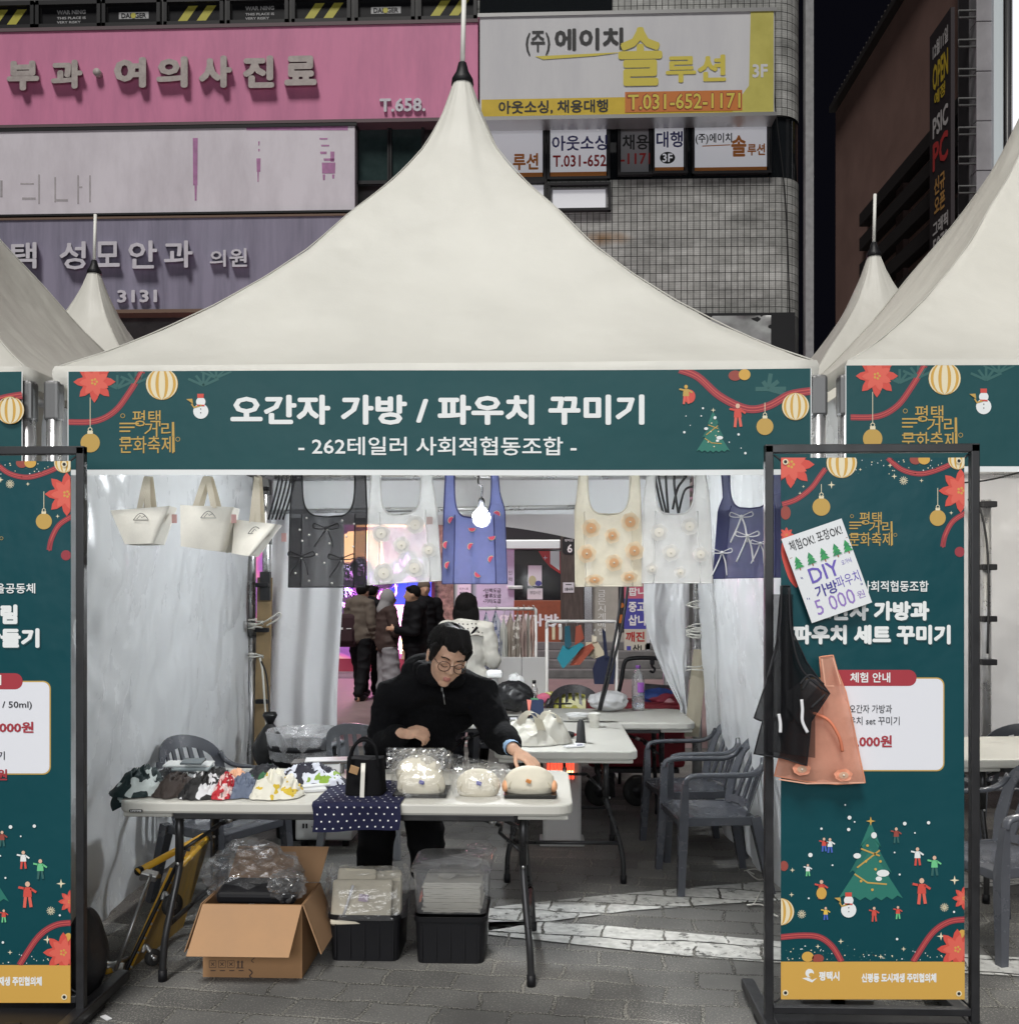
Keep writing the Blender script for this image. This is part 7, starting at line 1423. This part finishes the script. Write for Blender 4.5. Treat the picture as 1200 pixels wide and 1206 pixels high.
# ================================================================== PASSAGE BEHIND: clothes rails, boards
m_tubew = M('tube_white', (.62, .62, .62), rough=.35)
def rail(label, x0, x1, yt, Y, depth=.4):
    a = P(x0, yt, Y); b_ = P(x1, yt, Y); t = thing('clothes_rail', label, 'clothes rail', ((a.x+b_.x)/2, Y, 0), 'white clothes rails in the passage')
    m = MB(); m.tube(spline([(a.x, Y, a.z-.06), (a.x, Y, a.z-.015), (a.x+.02, Y, a.z), (a.x+.06, Y, a.z), (b_.x-.06, Y, a.z), (b_.x-.02, Y, a.z), (b_.x, Y, a.z-.015), (b_.x, Y, a.z-.06)], 4), .015, 8); m.build('top_bar', m_tubew, t)
    for x in (a.x, b_.x):
        m = MB(); m.tube([(x, Y, a.z-.055), (x, Y, .05)], .015, 8); m.build('post', m_tubew, t)
        m = MB(); m.tube([(x, Y-depth/2, .03), (x, Y+depth/2, .03)], .015, 8); m.build('foot', m_tubew, t)
    m = MB(); m.tube([(a.x, Y, .22), (b_.x, Y, .22)], .012, 8); m.build('low_bar', m_tubew, t); return a.z
RY = 8.75; rail('white clothes rail hung full of pale garments behind the woman in white', 545, 631, 717, RY); RY2 = 8.35; rail('white clothes rail with coloured folded bags on hangers', 644, 726, 732, RY2)
def garment(label, x0, x1, y0, y1, Y, mat, seed):
    m = MB(); m.tube(spline([P((x0+x1)/2, y0-8, Y), P((x0+x1)/2+1.2, y0-10, Y), P((x0+x1)/2+1.4, y0-12.5, Y), P((x0+x1)/2, y0-13, Y)], 4), .004, 5, 1)
    for lay in (0, 1):
        def fn(u, v):
            sh = min(1, .35+v*4)*(1+.15*v); xx = (x0+x1)/2+(x1-x0)/2*(2*u-1)*sh; return P(xx, lerp(y0-8+8*abs(2*u-1), y1+3*nz(u*4, seed), v), Y+lay*.05+.04*math.sin(u*11+seed)*v+.03*nz(u*5, v*3, seed))
        m.grid(fn, 14, 14)
    return tag(m.build('hanging_garment', [mat, m_alu]), label, 'garment', 'pale garments hanging on the full clothes rail')
m_flor = pattern('floral_blue', '#b9bcc9', '#5c6486', 22, 3, .52, kind='n'); m_blot = pattern('blot_grey', '#8f877f', '#d8d4cf', 16, 4, .55, kind='n', cc='#2e2c2c')
for i, (x0, x1, y0, y1, mt, lb_) in enumerate(((566, 579, 728, 790, m_flor, 'pale garment with dense blue floral print, leftmost on the rail'), (576, 591, 726, 789, m_flor, 'long pale garment with blue floral print beside the first'), (589, 597, 732, 777, M('linen_pale', (.55, .56, .53), rough=.9), 'plain pale green white garment on the rail'), (596, 606, 728, 775, M('linen_taupe', (.36, .31, .27), rough=.9), 'plain taupe garment in the middle of the rail'), (604, 615, 728, 778, m_blot, 'grey garment with white and black blotches on the rail'), (612, 620, 726, 776, M('linen_rose', (.38, .29, .27), rough=.9), 'dusty rose garment on the rail'), (618, 626, 727, 777, M('linen_grey', (.44, .42, .39), rough=.9), 'light grey garment near the right end of the rail'), (624, 630, 726, 775, pattern('stripe_brick', '#8a5046', '#cdbdb4', 20, 2, .5), 'narrow brick red striped garment at the right end of the rail'))):
    garment(lb_, x0, x1, y0, y1, RY-.02*(i % 3), mt, i*2.3)
def folded_bag(label, strap, body, Y, mat, smat):
    t = thing('hanging_cloth_bag', label, 'bag', P(*body[0], Y), 'coloured cloth bags on hangers'); m = MB(); k = [P(x, y, Y) for x, y in body]; m.prism(k, (0, .05, 0)); m.build('body', mat, t)
    m = MB(); m.prism([P(x, y, Y-.012) for x, y in strap], (0, .03, 0)); m.build('handle', smat, t)
    m = MB(); c = strap[0]; m.tube(spline([P(c[0]+2, c[1]+1, Y), P(c[0]+2, c[1]-4, Y), P(c[0]+4, c[1]-6, Y), P(c[0]+4, c[1]-8, Y)], 4), .004, 5); m.build('hook', m_alu, t)
m_teal = M('felt_teal', (.02, .24, .33), rough=.8); m_teald = M('felt_teal_dark', (.015, .10, .15), rough=.8); m_rust = M('felt_rust', (.33, .075, .045), rough=.8); m_nav = M('felt_navy', (.012, .018, .055), rough=.8)
folded_bag('teal cloth bag with dangling pointed body on the second rail', [(665, 738), (671, 737), (673, 760), (669, 764), (665, 760)], [(663, 760), (670, 764), (684, 757), (688, 760), (663, 788), (656, 776)], RY2-.03, m_teal, m_teald)
folded_bag('rust red cloth bag beside the teal one on the second rail', [(678, 738), (684, 736), (688, 752), (682, 757), (677, 760)], [(684, 764), (697, 758), (700, 763), (683, 783), (671, 784)], RY2, m_rust, m_rust)
folded_bag('navy cloth bag hanging lowest at the right of the second rail', [(709, 740), (713, 744), (716, 775), (712, 775)], [(703, 776), (713, 772), (725, 776), (723, 806), (700, 806), (698, 788)], RY2-.04, m_nav, m_nav)
folded_bag('cream printed cloth bag behind the rust red one', [(697, 748), (703, 750), (702, 756), (697, 756)], [(690, 757), (704, 756), (713, 771), (700, 776), (688, 770)], RY2+.06, pattern('cream_print', '#c9bfa8', '#8c2c2c', 16, 3, .64, kind='n'), m_fab)
for i, (x, c_, lb_) in enumerate(((652, (.60, .52, .36), 'small cream key tag hanging at the left end of the second rail'), (660, (.58, .54, .50), 'small white key tag hanging next to the cream one'))):
    m = MB(); m.box(P(x, 746, RY2-.01), (.028, .012, .11), 0, bev=.004); m.box(P(x-.5, 737, RY2-.01), (.03, .02, .03), 1, bev=.006); m.tube([P(x, 739, RY2), P(x, 732, RY2)], .003, 5); tag(m.build('key_tag', [M('tag_cream', c_, rough=.6), m_postw]), lb_, 'key tag')
m = MB(); a = P(586, 805, 8.5); b_ = P(643, 774, 8.5)
for i in range(2): m.box((lerp(a.x, b_.x, .25+.5*i), 8.5, (a.z+b_.z)/2-.2), ((b_.x-a.x)/2-.004, .03, b_.z-a.z+.4), 0, bev=.004)
tag(m.build('white_board', M('board_grey', (.45, .45, .46), rough=.5)), 'pale grey folding board standing in front of the clothes rail', 'board')
lt = thing('side_table', 'low table with yellow green cloth behind the charcoal chairs', 'table', (P(670, 830, 8.2).x, 8.2, 0)); a = P(600, 825, 8.2).x; b_ = P(735, 825, 8.2).x
m = MB(); m.box(((a+b_)/2, 8.25, .60), (b_-a, .5, .03), 0, bev=.005); m.build('table_top', m_hdpe, lt)
for sx in (a+.05, b_-.05):
    for sy in (8.05, 8.45): m = MB(); m.tube([(sx, sy, 0), (sx, sy, .59)], .014, 8); m.build('leg', m_steel, lt)
m = MB(); heap(m, 612, 712, 832, 812, 8.15, 51, zb=.615, depth=.35, fold=.3); tag(m.build('yellow_cloth', pattern('cloth_lime', '#9c9a44', '#c9c9a0', 9, 3, .55, kind='n')), 'yellow green patterned cloth heaped on the low table', 'cloth')
m = MB(); q = P(629, 812, 8.05); m.lathe([(.03, 0), (.032, .11), (.02, .14), (.014, .15), (.014, .165)], (q.x, 8.05, .66), 14, 0); m.lathe([(0, .19), (.016, .19), (.016, .165), (0, .165)], (q.x, 8.05, .66), 12, 1); tag(m.build('small_bottle', [clear_film('glass_small', base=.2, edge=.7, haze=.1), m_blackp]), 'small clear bottle with black cap behind the back table', 'bottle')
m = MB(); q = P(640, 808, 8.05); m.ell((q.x, 8.05, .70), (.06, .04, .045), fn=lambda p: p*(1+.15*nz(p.x*4, p.y*4, p.z*4))); tag(m.build('pink_pouch', M('pink_cloth', (.62, .14, .24), rough=.7)), 'small bright pink pouch next to the clear bottle', 'pouch')
# ================================================================== PEOPLE
def skin_mat(name, col):
    m = M(name, col, rough=.55, var=.16, scale=30, bump=.15, bscale=260, bdist=.002); b = m.node_tree.nodes['Principled BSDF']; b.inputs['Subsurface Weight'].default_value = .12; b.inputs['Subsurface Radius'].default_value = (.012, .005, .003); return m
m_skin = skin_mat('skin', (.58, .35, .24)); m_lip = M('lips', (.42, .16, .13), rough=.4); m_hair = M('hair_black', (.010, .009, .009), rough=.6, spec=.15, bump=1.0, bscale=60, bdist=.006, stretch=(6, 6, 1)); m_fleece = M('fleece_black', (.0055, .0055, .0065), rough=1, spec=.12, bump=.5, bscale=45, bdist=.01, var=.3, scale=14)
m_trou = M('trousers_black', (.006, .006, .007), rough=.95, spec=.15, bump=.3, bscale=9, bdist=.02); m_glasses = M('glasses_brown', (.06, .03, .02), rough=.25); m_cuff = M('cuff_blue', (.28, .42, .62), rough=.8)
def frame_rot(a, b_, c): return Matrix((a, b_, c)).transposed()
def hand(shapes, w_, d, n_, s_, curl=(.3, .5, .4), k=1.0, spread=.06, thumb_in=0.0):
    d = d.normalized(); n_ = (n_-d*n_.dot(d)).normalized(); s_ = (s_-d*s_.dot(d)-n_*s_.dot(n_)).normalized()
    shapes.append(('e', w_+d*.045*k, (.050*k, .0155*k, .040*k), frame_rot(d, n_, s_))); shapes.append(('c', w_-d*.02*k, .026*k, w_+d*.03*k, .022*k))
    for off, ln, sp in ((.030, .9, 1), (.010, 1.0, .3), (-.010, .95, -.3), (-.029, .78, -1)):
        p = w_+d*.082*k+s_*off*k; a = 0; dirv = (d+s_*sp*spread).normalized()
        for j, (L, r0, r1) in enumerate(((.040, .0092, .0085), (.026, .0083, .0076), (.020, .0074, .0062))):
            a += curl[j]; v = dirv*math.cos(a)-n_*math.sin(a); q = p+v*L*ln*k; shapes.append(('c', p, r0*k, q, r1*k)); p = q
    p = w_+d*.022*k+s_*.030*k
    for v, L, r0, r1 in (((d*.62+s_*.72-n_*.25), .038, .0115, .010), ((d*.85+s_*(.35-thumb_in)-n_*.4), .030, .0098, .0085), ((d*.95+s_*(.1-thumb_in)-n_*.45), .022, .0085, .007)):
        q = p+v.normalized()*L*k; shapes.append(('c', p, r0*k, q, r1*k)); p = q
# ---- the stallholder bending over her table
sh = thing('person', 'person with glasses in a black fleece bending over the front table to straighten pouches', 'person', (P(480, 900, 5.08).x, 5.08, 0))
HC = P(527, 773, 4.48); fd = Vector((.27, -.84, -.37)).normalized(); up = (Vector((0, 0, 1))-fd*fd.z).normalized(); ex = up.cross(fd); ph = R(13)
ex, up = (ex*math.cos(ph)-up*math.sin(ph)), (up*math.cos(ph)+ex*math.sin(ph)); KH = 1.1
def hd(x, f_, u): return HC+(ex*x+fd*f_+up*u)*KH
RH = frame_rot(ex, fd, up)
def he(x, f_, u, rx, rf, ru, tilt=None): return ('e', hd(x, f_, u), (rx*KH, rf*KH, ru*KH), RH)
nb_ = P(515, 800, 4.70)
shl = P(462, 822, 4.80); shr = P(566, 820, 4.74); ell_ = P(447, 884, 4.78); wrl = P(472, 864, 4.55); elr = P(588, 866, 4.60); wrr = P(605, 883, 4.37)
hip = P(480, 866, 5.12); chest = P(507, 842, 4.88)
B = [he(0, -.012, .025, .076, .094, .092), he(0, .022, -.035, .062, .066, .080), he(0, .060, -.094, .026, .020, .019), he(-.034, .052, -.032, .027, .030, .030), he(.034, .052, -.032, .027, .030, .030), he(0, .074, .024, .050, .013, .009), ('c', hd(0, .086, .010), .0085, hd(0, .103, -.026), .0125), he(-.011, .093, -.031, .008, .009, .007), he(.011, .093, -.031, .008, .009, .007),
     he(0, .084, -.060, .021, .010, .0045), he(0, .083, -.071, .018, .011, .0055), he(-.031, .074, .0, .017, .011, .010), he(.031, .074, .0, .017, .011, .010)]
for s in (-1, 1): B += [he(s*.078, -.008, -.004, .010, .020, .030), he(s*.080, .002, -.03, .008, .010, .012)]
B += [('c', hd(0, -.02, -.05), .052, nb_, .058), ('c', nb_, .05, chest, .10), ('c', chest, .11, hip, .12), ('c', shl, .045, ell_, .038), ('c', ell_, .038, wrl, .028), ('c', shr, .045, elr, .038), ('c', elr, .038, wrr, .028), ('c', shl, .045, nb_, .045), ('c', shr, .045, nb_, .045)]
for s in (-1, 1):
    a = hip+Vector((s*.09, 0, -.02)); k_ = Vector((hip.x+s*.12-.03, 5.04, .48)); an = Vector((hip.x+s*.14-.03, 5.12, .09)); B += [('c', a, .085, k_, .055), ('c', k_, .055, an, .04), ('c', an-Vector((0, -.03, .04)), .042, an+Vector((s*.03, -.17, -.055)), .034)]
hl = Vector((1, -.35, .12)); hand(B, wrl+Vector((.012, -.01, .0)), hl, Vector((-.1, -.5, .82)), Vector((.1, .85, .35)), (.7, .95, .7), 1.0, .03, .2)
hr_d = Vector((.75, -.45, -.42)); hand(B, wrr+hr_d.normalized()*.012, hr_d, Vector((.3, -.35, .85)), Vector((-.45, -.75, -.2)), (.35, .5, .35), 1.0, .12)
lipc = hd(0, .095, -.065)
def facemat(c):
    v = Vector(c)-HC; x = v.dot(ex)/KH; f_ = v.dot(fd)/KH; u = v.dot(up)/KH
    return 1 if abs(x) < .021 and -.077 < u < -.0555 and f_ > .086 and abs(x)/.021+abs(u+.066)/.016 < 1.25 else 0
hull(B, 'body', [m_skin, m_lip], sh, .0052, 3, facemat)
HS = [he(0, -.030, .042, .088, .100, .088), he(0, -.050, .01, .082, .070, .085), ('c', hd(-.075, .035, .05), .020, hd(-.076, .030, -.01), .013), ('c', hd(.075, .030, .05), .018, hd(.077, .020, .01), .010)]
for i in range(9):
    x = -.066+.0165*i
    if abs(x) < .052: HS += [('c', hd(x*.75, .02, .125), .020, hd(x+.012, .078-abs(x)*.35, .070+.012*math.sin(i*1.9)), .014)]
for i in range(26):
    a = i*2.4; r = .3+.65*((i*.618) % 1); HS.append(('c', hd(.06*r*math.cos(a), -.02+.07*r*math.sin(a), .122-.045*r*r), .014, hd(.078*r*math.cos(a+.5), -.02+.082*r*math.sin(a+.5), .116-.075*r*r), .011))
hull(HS, 'hair', m_hair, sh, .006, 2)
rr = random.Random(11); m = MB()
for i in range(260):          # loose strands combed from the crown over the cap
    a = rr.uniform(0, 2*math.pi); front = math.sin(a) > .25; e1 = rr.uniform(.55, .80) if front else rr.uniform(.85, 1.35); a2 = a+rr.uniform(.1, .5)*(1 if math.cos(a) > -.3 else -1); ps = []
    for k in range(6):
        q = lerp(.08, e1, k/5)*math.pi/2*1.05; aa = lerp(a, a2, k/5); ro = 1.02+.02*rr.random()
        ps.append(hd(.089*ro*math.sin(q)*math.cos(aa), -.024+.102*ro*math.sin(q)*math.sin(aa), .040+.092*ro*math.cos(q)))
    m.tube(ps, [.0022, .0028, .003, .0028, .0024, .0008], 4)
m.build('hair_strands', m_hair, sh)
for s in (-1, 1):
    m = MB(); m.tube(spline([hd(s*.016, .089, -.006), hd(s*.031, .092, -.0095), hd(s*.047, .082, -.006)], 5), .0016, 6); m.build('eyelash', m_hair, sh)
    m = MB(); m.tube(spline([hd(s*.015, .088, .022), hd(s*.032, .088, .029), hd(s*.052, .074, .024)], 5), [.0018]+[.0028]*9+[.0014], 6); m.build('eyebrow', m_hair, sh)
m = MB()
for s in (-1, 1):
    m.tube([hd(s*(.034)+.0255*math.cos(a*.26), .100-.06*abs(s*.034+.0255*math.cos(a*.26))*.3, -.004+.022*math.sin(a*.26)) for a in range(24)], .0019, 6, closed=True); m.tube([hd(s*.060, .090, .002), hd(s*.083, .02, .006), hd(s*.084, -.01, .0)], .0017, 6)
m.tube(spline([hd(-.009, .100, .002), hd(0, .106, .006), hd(.009, .100, .002)], 4), .0018, 6); m.build('glasses', m_glasses, sh)
J = [('c', nb_+Vector((0, .06, -.02)), .125, chest, .165), ('c', chest, .165, hip, .175), ('c', hip, .18, hip+Vector((0, .01, -.12)), .18), ('c', shl, .092, nb_+Vector((0, .03, -.02)), .11), ('c', shr, .092, nb_+Vector((0, .03, -.02)), .11), ('c', shl, .09, shr, .09), ('c', shl+Vector((.02, .06, .0)), .095, hip+Vector((-.07, 0, .02)), .13), ('c', shr+Vector((-.02, .06, -.01)), .09, hip+Vector((.07, 0, .02)), .13),
     ('c', shl, .086, ell_, .072), ('c', ell_, .072, wrl.lerp(ell_, .12), .050), ('c', shr, .088, elr, .072), ('c', elr, .074, wrr.lerp(elr, .2), .046), ('c', chest+Vector((0, -.02, -.12)), .13, hip+Vector((0, -.06, -.1)), .14)]
for i in range(9):     # soft hood and standing collar round the neck
    a = R(-60+300*i/8+ -90+90); c = hd(0, -.03, -.085); v = (ex*math.cos(R(150)-i*R(300)/8*1)+(-fd)*math.sin(R(150)-i*R(300)/8)).normalized()
    J.append(('e', c.lerp(nb_, .25)+Vector((v.x*.085, v.y*.085, v.z*.05)), (.045, .045, .040)))
J.append(('e', nb_+Vector((-.05, .10, .055)), (.12, .08, .06))); J.append(('e', nb_+Vector((-.10, .09, .03)), (.09, .09, .06)))
hull(J, 'jacket', m_fleece, sh, .010, 3, None, .011, 5.5)
m = MB(); zp = P(527, 830, 4.62); m.tube([P(521, 811, 4.585), P(524, 830, 4.575)], .003, 6); m.box(P(520.5, 812, 4.57), (.007, .005, .018)); m.build('zip_puller', M('zip_steel', (.3, .3, .3), rough=.3, metal=1), sh)
m = MB(); dv = (wrr-elr).normalized(); m.tube([wrr-dv*.055, wrr-dv*.012], [.041, .036], 14, 0, caps=False); m.build('cuff', m_cuff, sh)
T = []
for s in (-1, 1):
    a = hip+Vector((s*.09, 0, -.05)); k_ = Vector((hip.x+s*.12-.03, 5.04, .48)); an = Vector((hip.x+s*.14-.03, 5.12, .10)); T += [('c', a, .12, k_, .10), ('c', k_, .10, an, .085)]
T.append(('c', hip, .15, hip+Vector((0, 0, -.1)), .15)); hull(T, 'trousers', m_trou, sh, .014, 4, None, .012, 5)
m = MB()
for s in (-1, 1): m.ell((hip.x+s*.15-.03, 5.03, .05), (.05, .13, .05), n=14, k=10)
m.build('shoes', m_blackp, sh)
# ---- passers-by in the passage
def passer(label, px, Y, rz, hgt, jk, tr, opts=(), hair=m_hair, group='people passing in the street behind', vox=.016):
    t = thing('person', label, 'person', (0, 0, 0), group); k = hgt/1.72
    V = lambda x, y, z: Vector((x, y, z))
    sk = []
    hc = V(0, -.03, 1.60)
    if 'down' in opts: hc = V(0, -.07, 1.575)
    sk += [('e', hc, (.076, .094, .112)), ('e', hc+V(0, -.03, -.05), (.058, .062, .07)), ('c', hc+V(0, -.09, -.0), .01, hc+V(0, -.108, -.03), .014), ('c', hc+V(0, .02, -.06), .052, V(0, 0, 1.44), .06), ('e', hc+V(.076, .0, -.01), (.012, .02, .03)), ('e', hc+V(-.076, .0, -.01), (.012, .02, .03))]
    sk += [('c', V(0, 0, 1.36), .12, V(0, 0, 1.0), .12)]
    arms = {}
    for s in (-1, 1):
        shd = V(s*.18, 0, 1.40)
        if 'hold' in opts or ('hold1' in opts and s > 0): el = V(s*.24, -.03, 1.12); wr = V(s*.09, -.27, 1.15)
        else: el = V(s*.24, .03, 1.12); wr = V(s*.25, -.07, .86)
        arms[s] = (shd, el, wr); sk += [('c', shd, .055, el, .04), ('c', el, .04, wr, .03)]
        st_ = .10 if 'stride' in opts else 0
        hp = V(s*.09, 0, .92); kn = V(s*.10, -.03-s*st_*.6, .49); an = V(s*.10, .02-s*st_*1.4, .08); sk += [('c', hp, .085, kn, .055), ('c', kn, .055, an, .04), ('c', an+V(0, .02, -.04), .04, an+V(0, -.15, -.045), .035)]
        arms[s] += (hp, kn, an); dd = (wr-el); hand(sk, wr, dd, V(s, .2, .1) if 'hold' not in opts else V(0, 0, 1), V(-s, -1, .2), (.4, .5, .3), 1.0)
    hull(sk, 'body', m_skin, t, vox, 2)
    jz = .80 if 'long' in opts else .86
    J = [('c', V(0, 0, 1.38), .15, V(0, .0, 1.1), .165), ('c', V(0, 0, 1.1), .165, V(0, 0, jz+.1), .17), ('c', V(-.17, 0, 1.39), .085, V(.17, 0, 1.39), .085), ('c', V(-.08, 0, jz+.1), .13, V(.08, 0, jz+.1), .13), ('e', V(0, .0, 1.46), (.10, .10, .06))]
    for s in (-1, 1): shd, el, wr = arms[s][:3]; J += [('c', shd, .078, el, .066), ('c', el, .066, wr.lerp(el, .15), .05)]
    if 'puffer' in opts: J += [('c', V(-.1, .09, 1.44), .07, V(.1, .09, 1.44), .07)]
    hull(J, 'jacket', jk, t, vox, 2, None, .013, 6)
    T = []
    for s in (-1, 1):
        hp, kn, an = arms[s][3:]
        T += [('c', hp, .11, kn, .085 if 'skirt' not in opts else .13), ('c', kn, .085 if 'skirt' not in opts else .13, an+V(0, 0, .03), .065 if 'skirt' not in opts else .12)]
    hull(T, 'trousers', tr, t, vox, 2, None, .013, 6)
    if 'hood' in opts: hull([('e', hc+V(0, .025, .01), (.11, .115, .135)), ('c', hc+V(0, .05, -.08), .10, V(0, .06, 1.44), .10)], 'hood', opts_mat['hood'], t, vox, 2)
    elif 'beanie' in opts: hull([('e', hc+V(0, .015, .045), (.092, .108, .085))], 'beanie', opts_mat['beanie'], t, vox, 2)
    else:
        H = [('e', hc+V(0, .022, .035), (.088, .100, .095)), ('c', hc+V(-.05, -.05, .08), .03, hc+V(.05, -.05, .08), .03)]
        if 'bob' in opts: H += [('e', hc+V(0, .03, .03), (.105, .115, .11)), ('e', hc+V(0, .045, -.06), (.125, .085, .15)), ('e', hc+V(-.08, .0, -.08), (.035, .05, .10)), ('e', hc+V(.08, .0, -.08), (.035, .05, .10))]
        hull(H, 'hair', hair, t, min(vox, .012), 2)
    m = MB()
    for s in (-1, 1): an = arms[s][5]; m.ell(an+V(0, -.06, -.035), (.045, .135, .048), n=14, k=8)
    m.build('shoes', m_blackp, t)
    t.location = (P(px, 700, Y).x, Y, 0); t.rotation_euler = (0, 0, rz); t.scale = (k, k, k); return t
opts_mat = dict(hood=M('hood_grey', (.30, .29, .30), rough=.9), beanie=M('beanie_brown', (.16, .12, .09), rough=.9))
m_khaki = M('jacket_khaki', (.13, .105, .085), rough=.85, var=.1); m_dbrown = M('jacket_brown', (.055, .032, .028), rough=.8, var=.15); m_blk = M('coat_black', (.007, .007, .009), rough=.8, spec=.2); m_gsk = M('skirt_grey', (.26, .25, .27), rough=.85, var=.15, scale=20, stretch=(6, 6, .3))
passer('person in a khaki jacket seen from behind wearing a dark maroon backpack', 424, 14.1, R(150), 1.72, m_khaki, m_blk, ('stride', 'down'))
bp1 = thing('backpack', 'dark maroon backpack on the back of the person in khaki', 'backpack', (P(411, 740, 14.3).x, 14.3, 1.0)); mb_ = M('backpack_maroon', (.035, .012, .018), rough=.8)
m = MB(); c = P(409, 740, 14.02); m.box(c+Vector((0, .0, -.03)), (.30, .18, .48), 0, bev=.06, seg=3); m.box(c+Vector((0, -.1, -.1)), (.22, .06, .2), 0, bev=.03); m.build('pack', mb_, bp1); m = MB(); m.box(c+Vector((-.06, -.135, .0)), (.05, .01, .03)); m.box(c+Vector((.05, -.135, .0)), (.07, .01, .012)); m.build('label_patch', m_postw, bp1)
passer('person all in black with dark hair standing just beyond the backpack wearer', 436, 14.75, R(160), 1.70, m_blk, m_blk, ('down',))
passer('person in a brown jacket with a grey hood up and wide grey trousers', 456, 13.0, R(120), 1.60, m_dbrown, m_gsk, ('hood', 'skirt', 'hold'))
passer('person in a black puffer coat standing in profile facing left', 488, 12.3, R(-75), 1.66, m_blk, m_blk, ('puffer', 'hold1'))
passer('person with a brown beanie behind the black puffer coat', 499, 13.4, R(20), 1.74, m_blk, m_blk, ('beanie',))
m_whj = M('jacket_white', (.66, .65, .60), rough=.9, bump=.4, bscale=30, bdist=.01)
wo = passer('person with a black bob in a white jacket with polka dot collar, seen from behind', 549, 7.95, R(172), 1.56, m_whj, m_blk, ('bob', 'hold'), group=None, vox=.012)
m = MB(); 
def coll(u, v): A = lerp(-2.2, 2.2, u); r = lerp(.105, .165, v); return Vector((r*1.15*math.sin(A), .02+r*math.cos(A)*1.0, lerp(1.485, 1.355, v)+.01*math.sin(A*7)*v))
m.grid(coll, 30, 5); 
for i in range(15):
    for j in range(3): c = coll((i+.5)/15.2, .25+.28*j); m.ell(c+Vector((0, 0, .004)), (.008, .008, .006), 1, n=6, k=4)
o = m.build('collar', [m_whj, m_black_ink], at=(0, 0, 0))
for v in o.data.vertices: pass
o.parent = wo
for me_ in (o.data,):
    pass
m = MB(); m.tube(spline([(-.13, .13, 1.43), (-.03, .168, 1.3), (.08, .165, 1.12), (.12, .14, 1.0)], 5), .012, 6); o2 = m.build('strap', m_blk, at=(0, 0, 0)); o2.parent = wo; o2.location = (0, 0, 0)
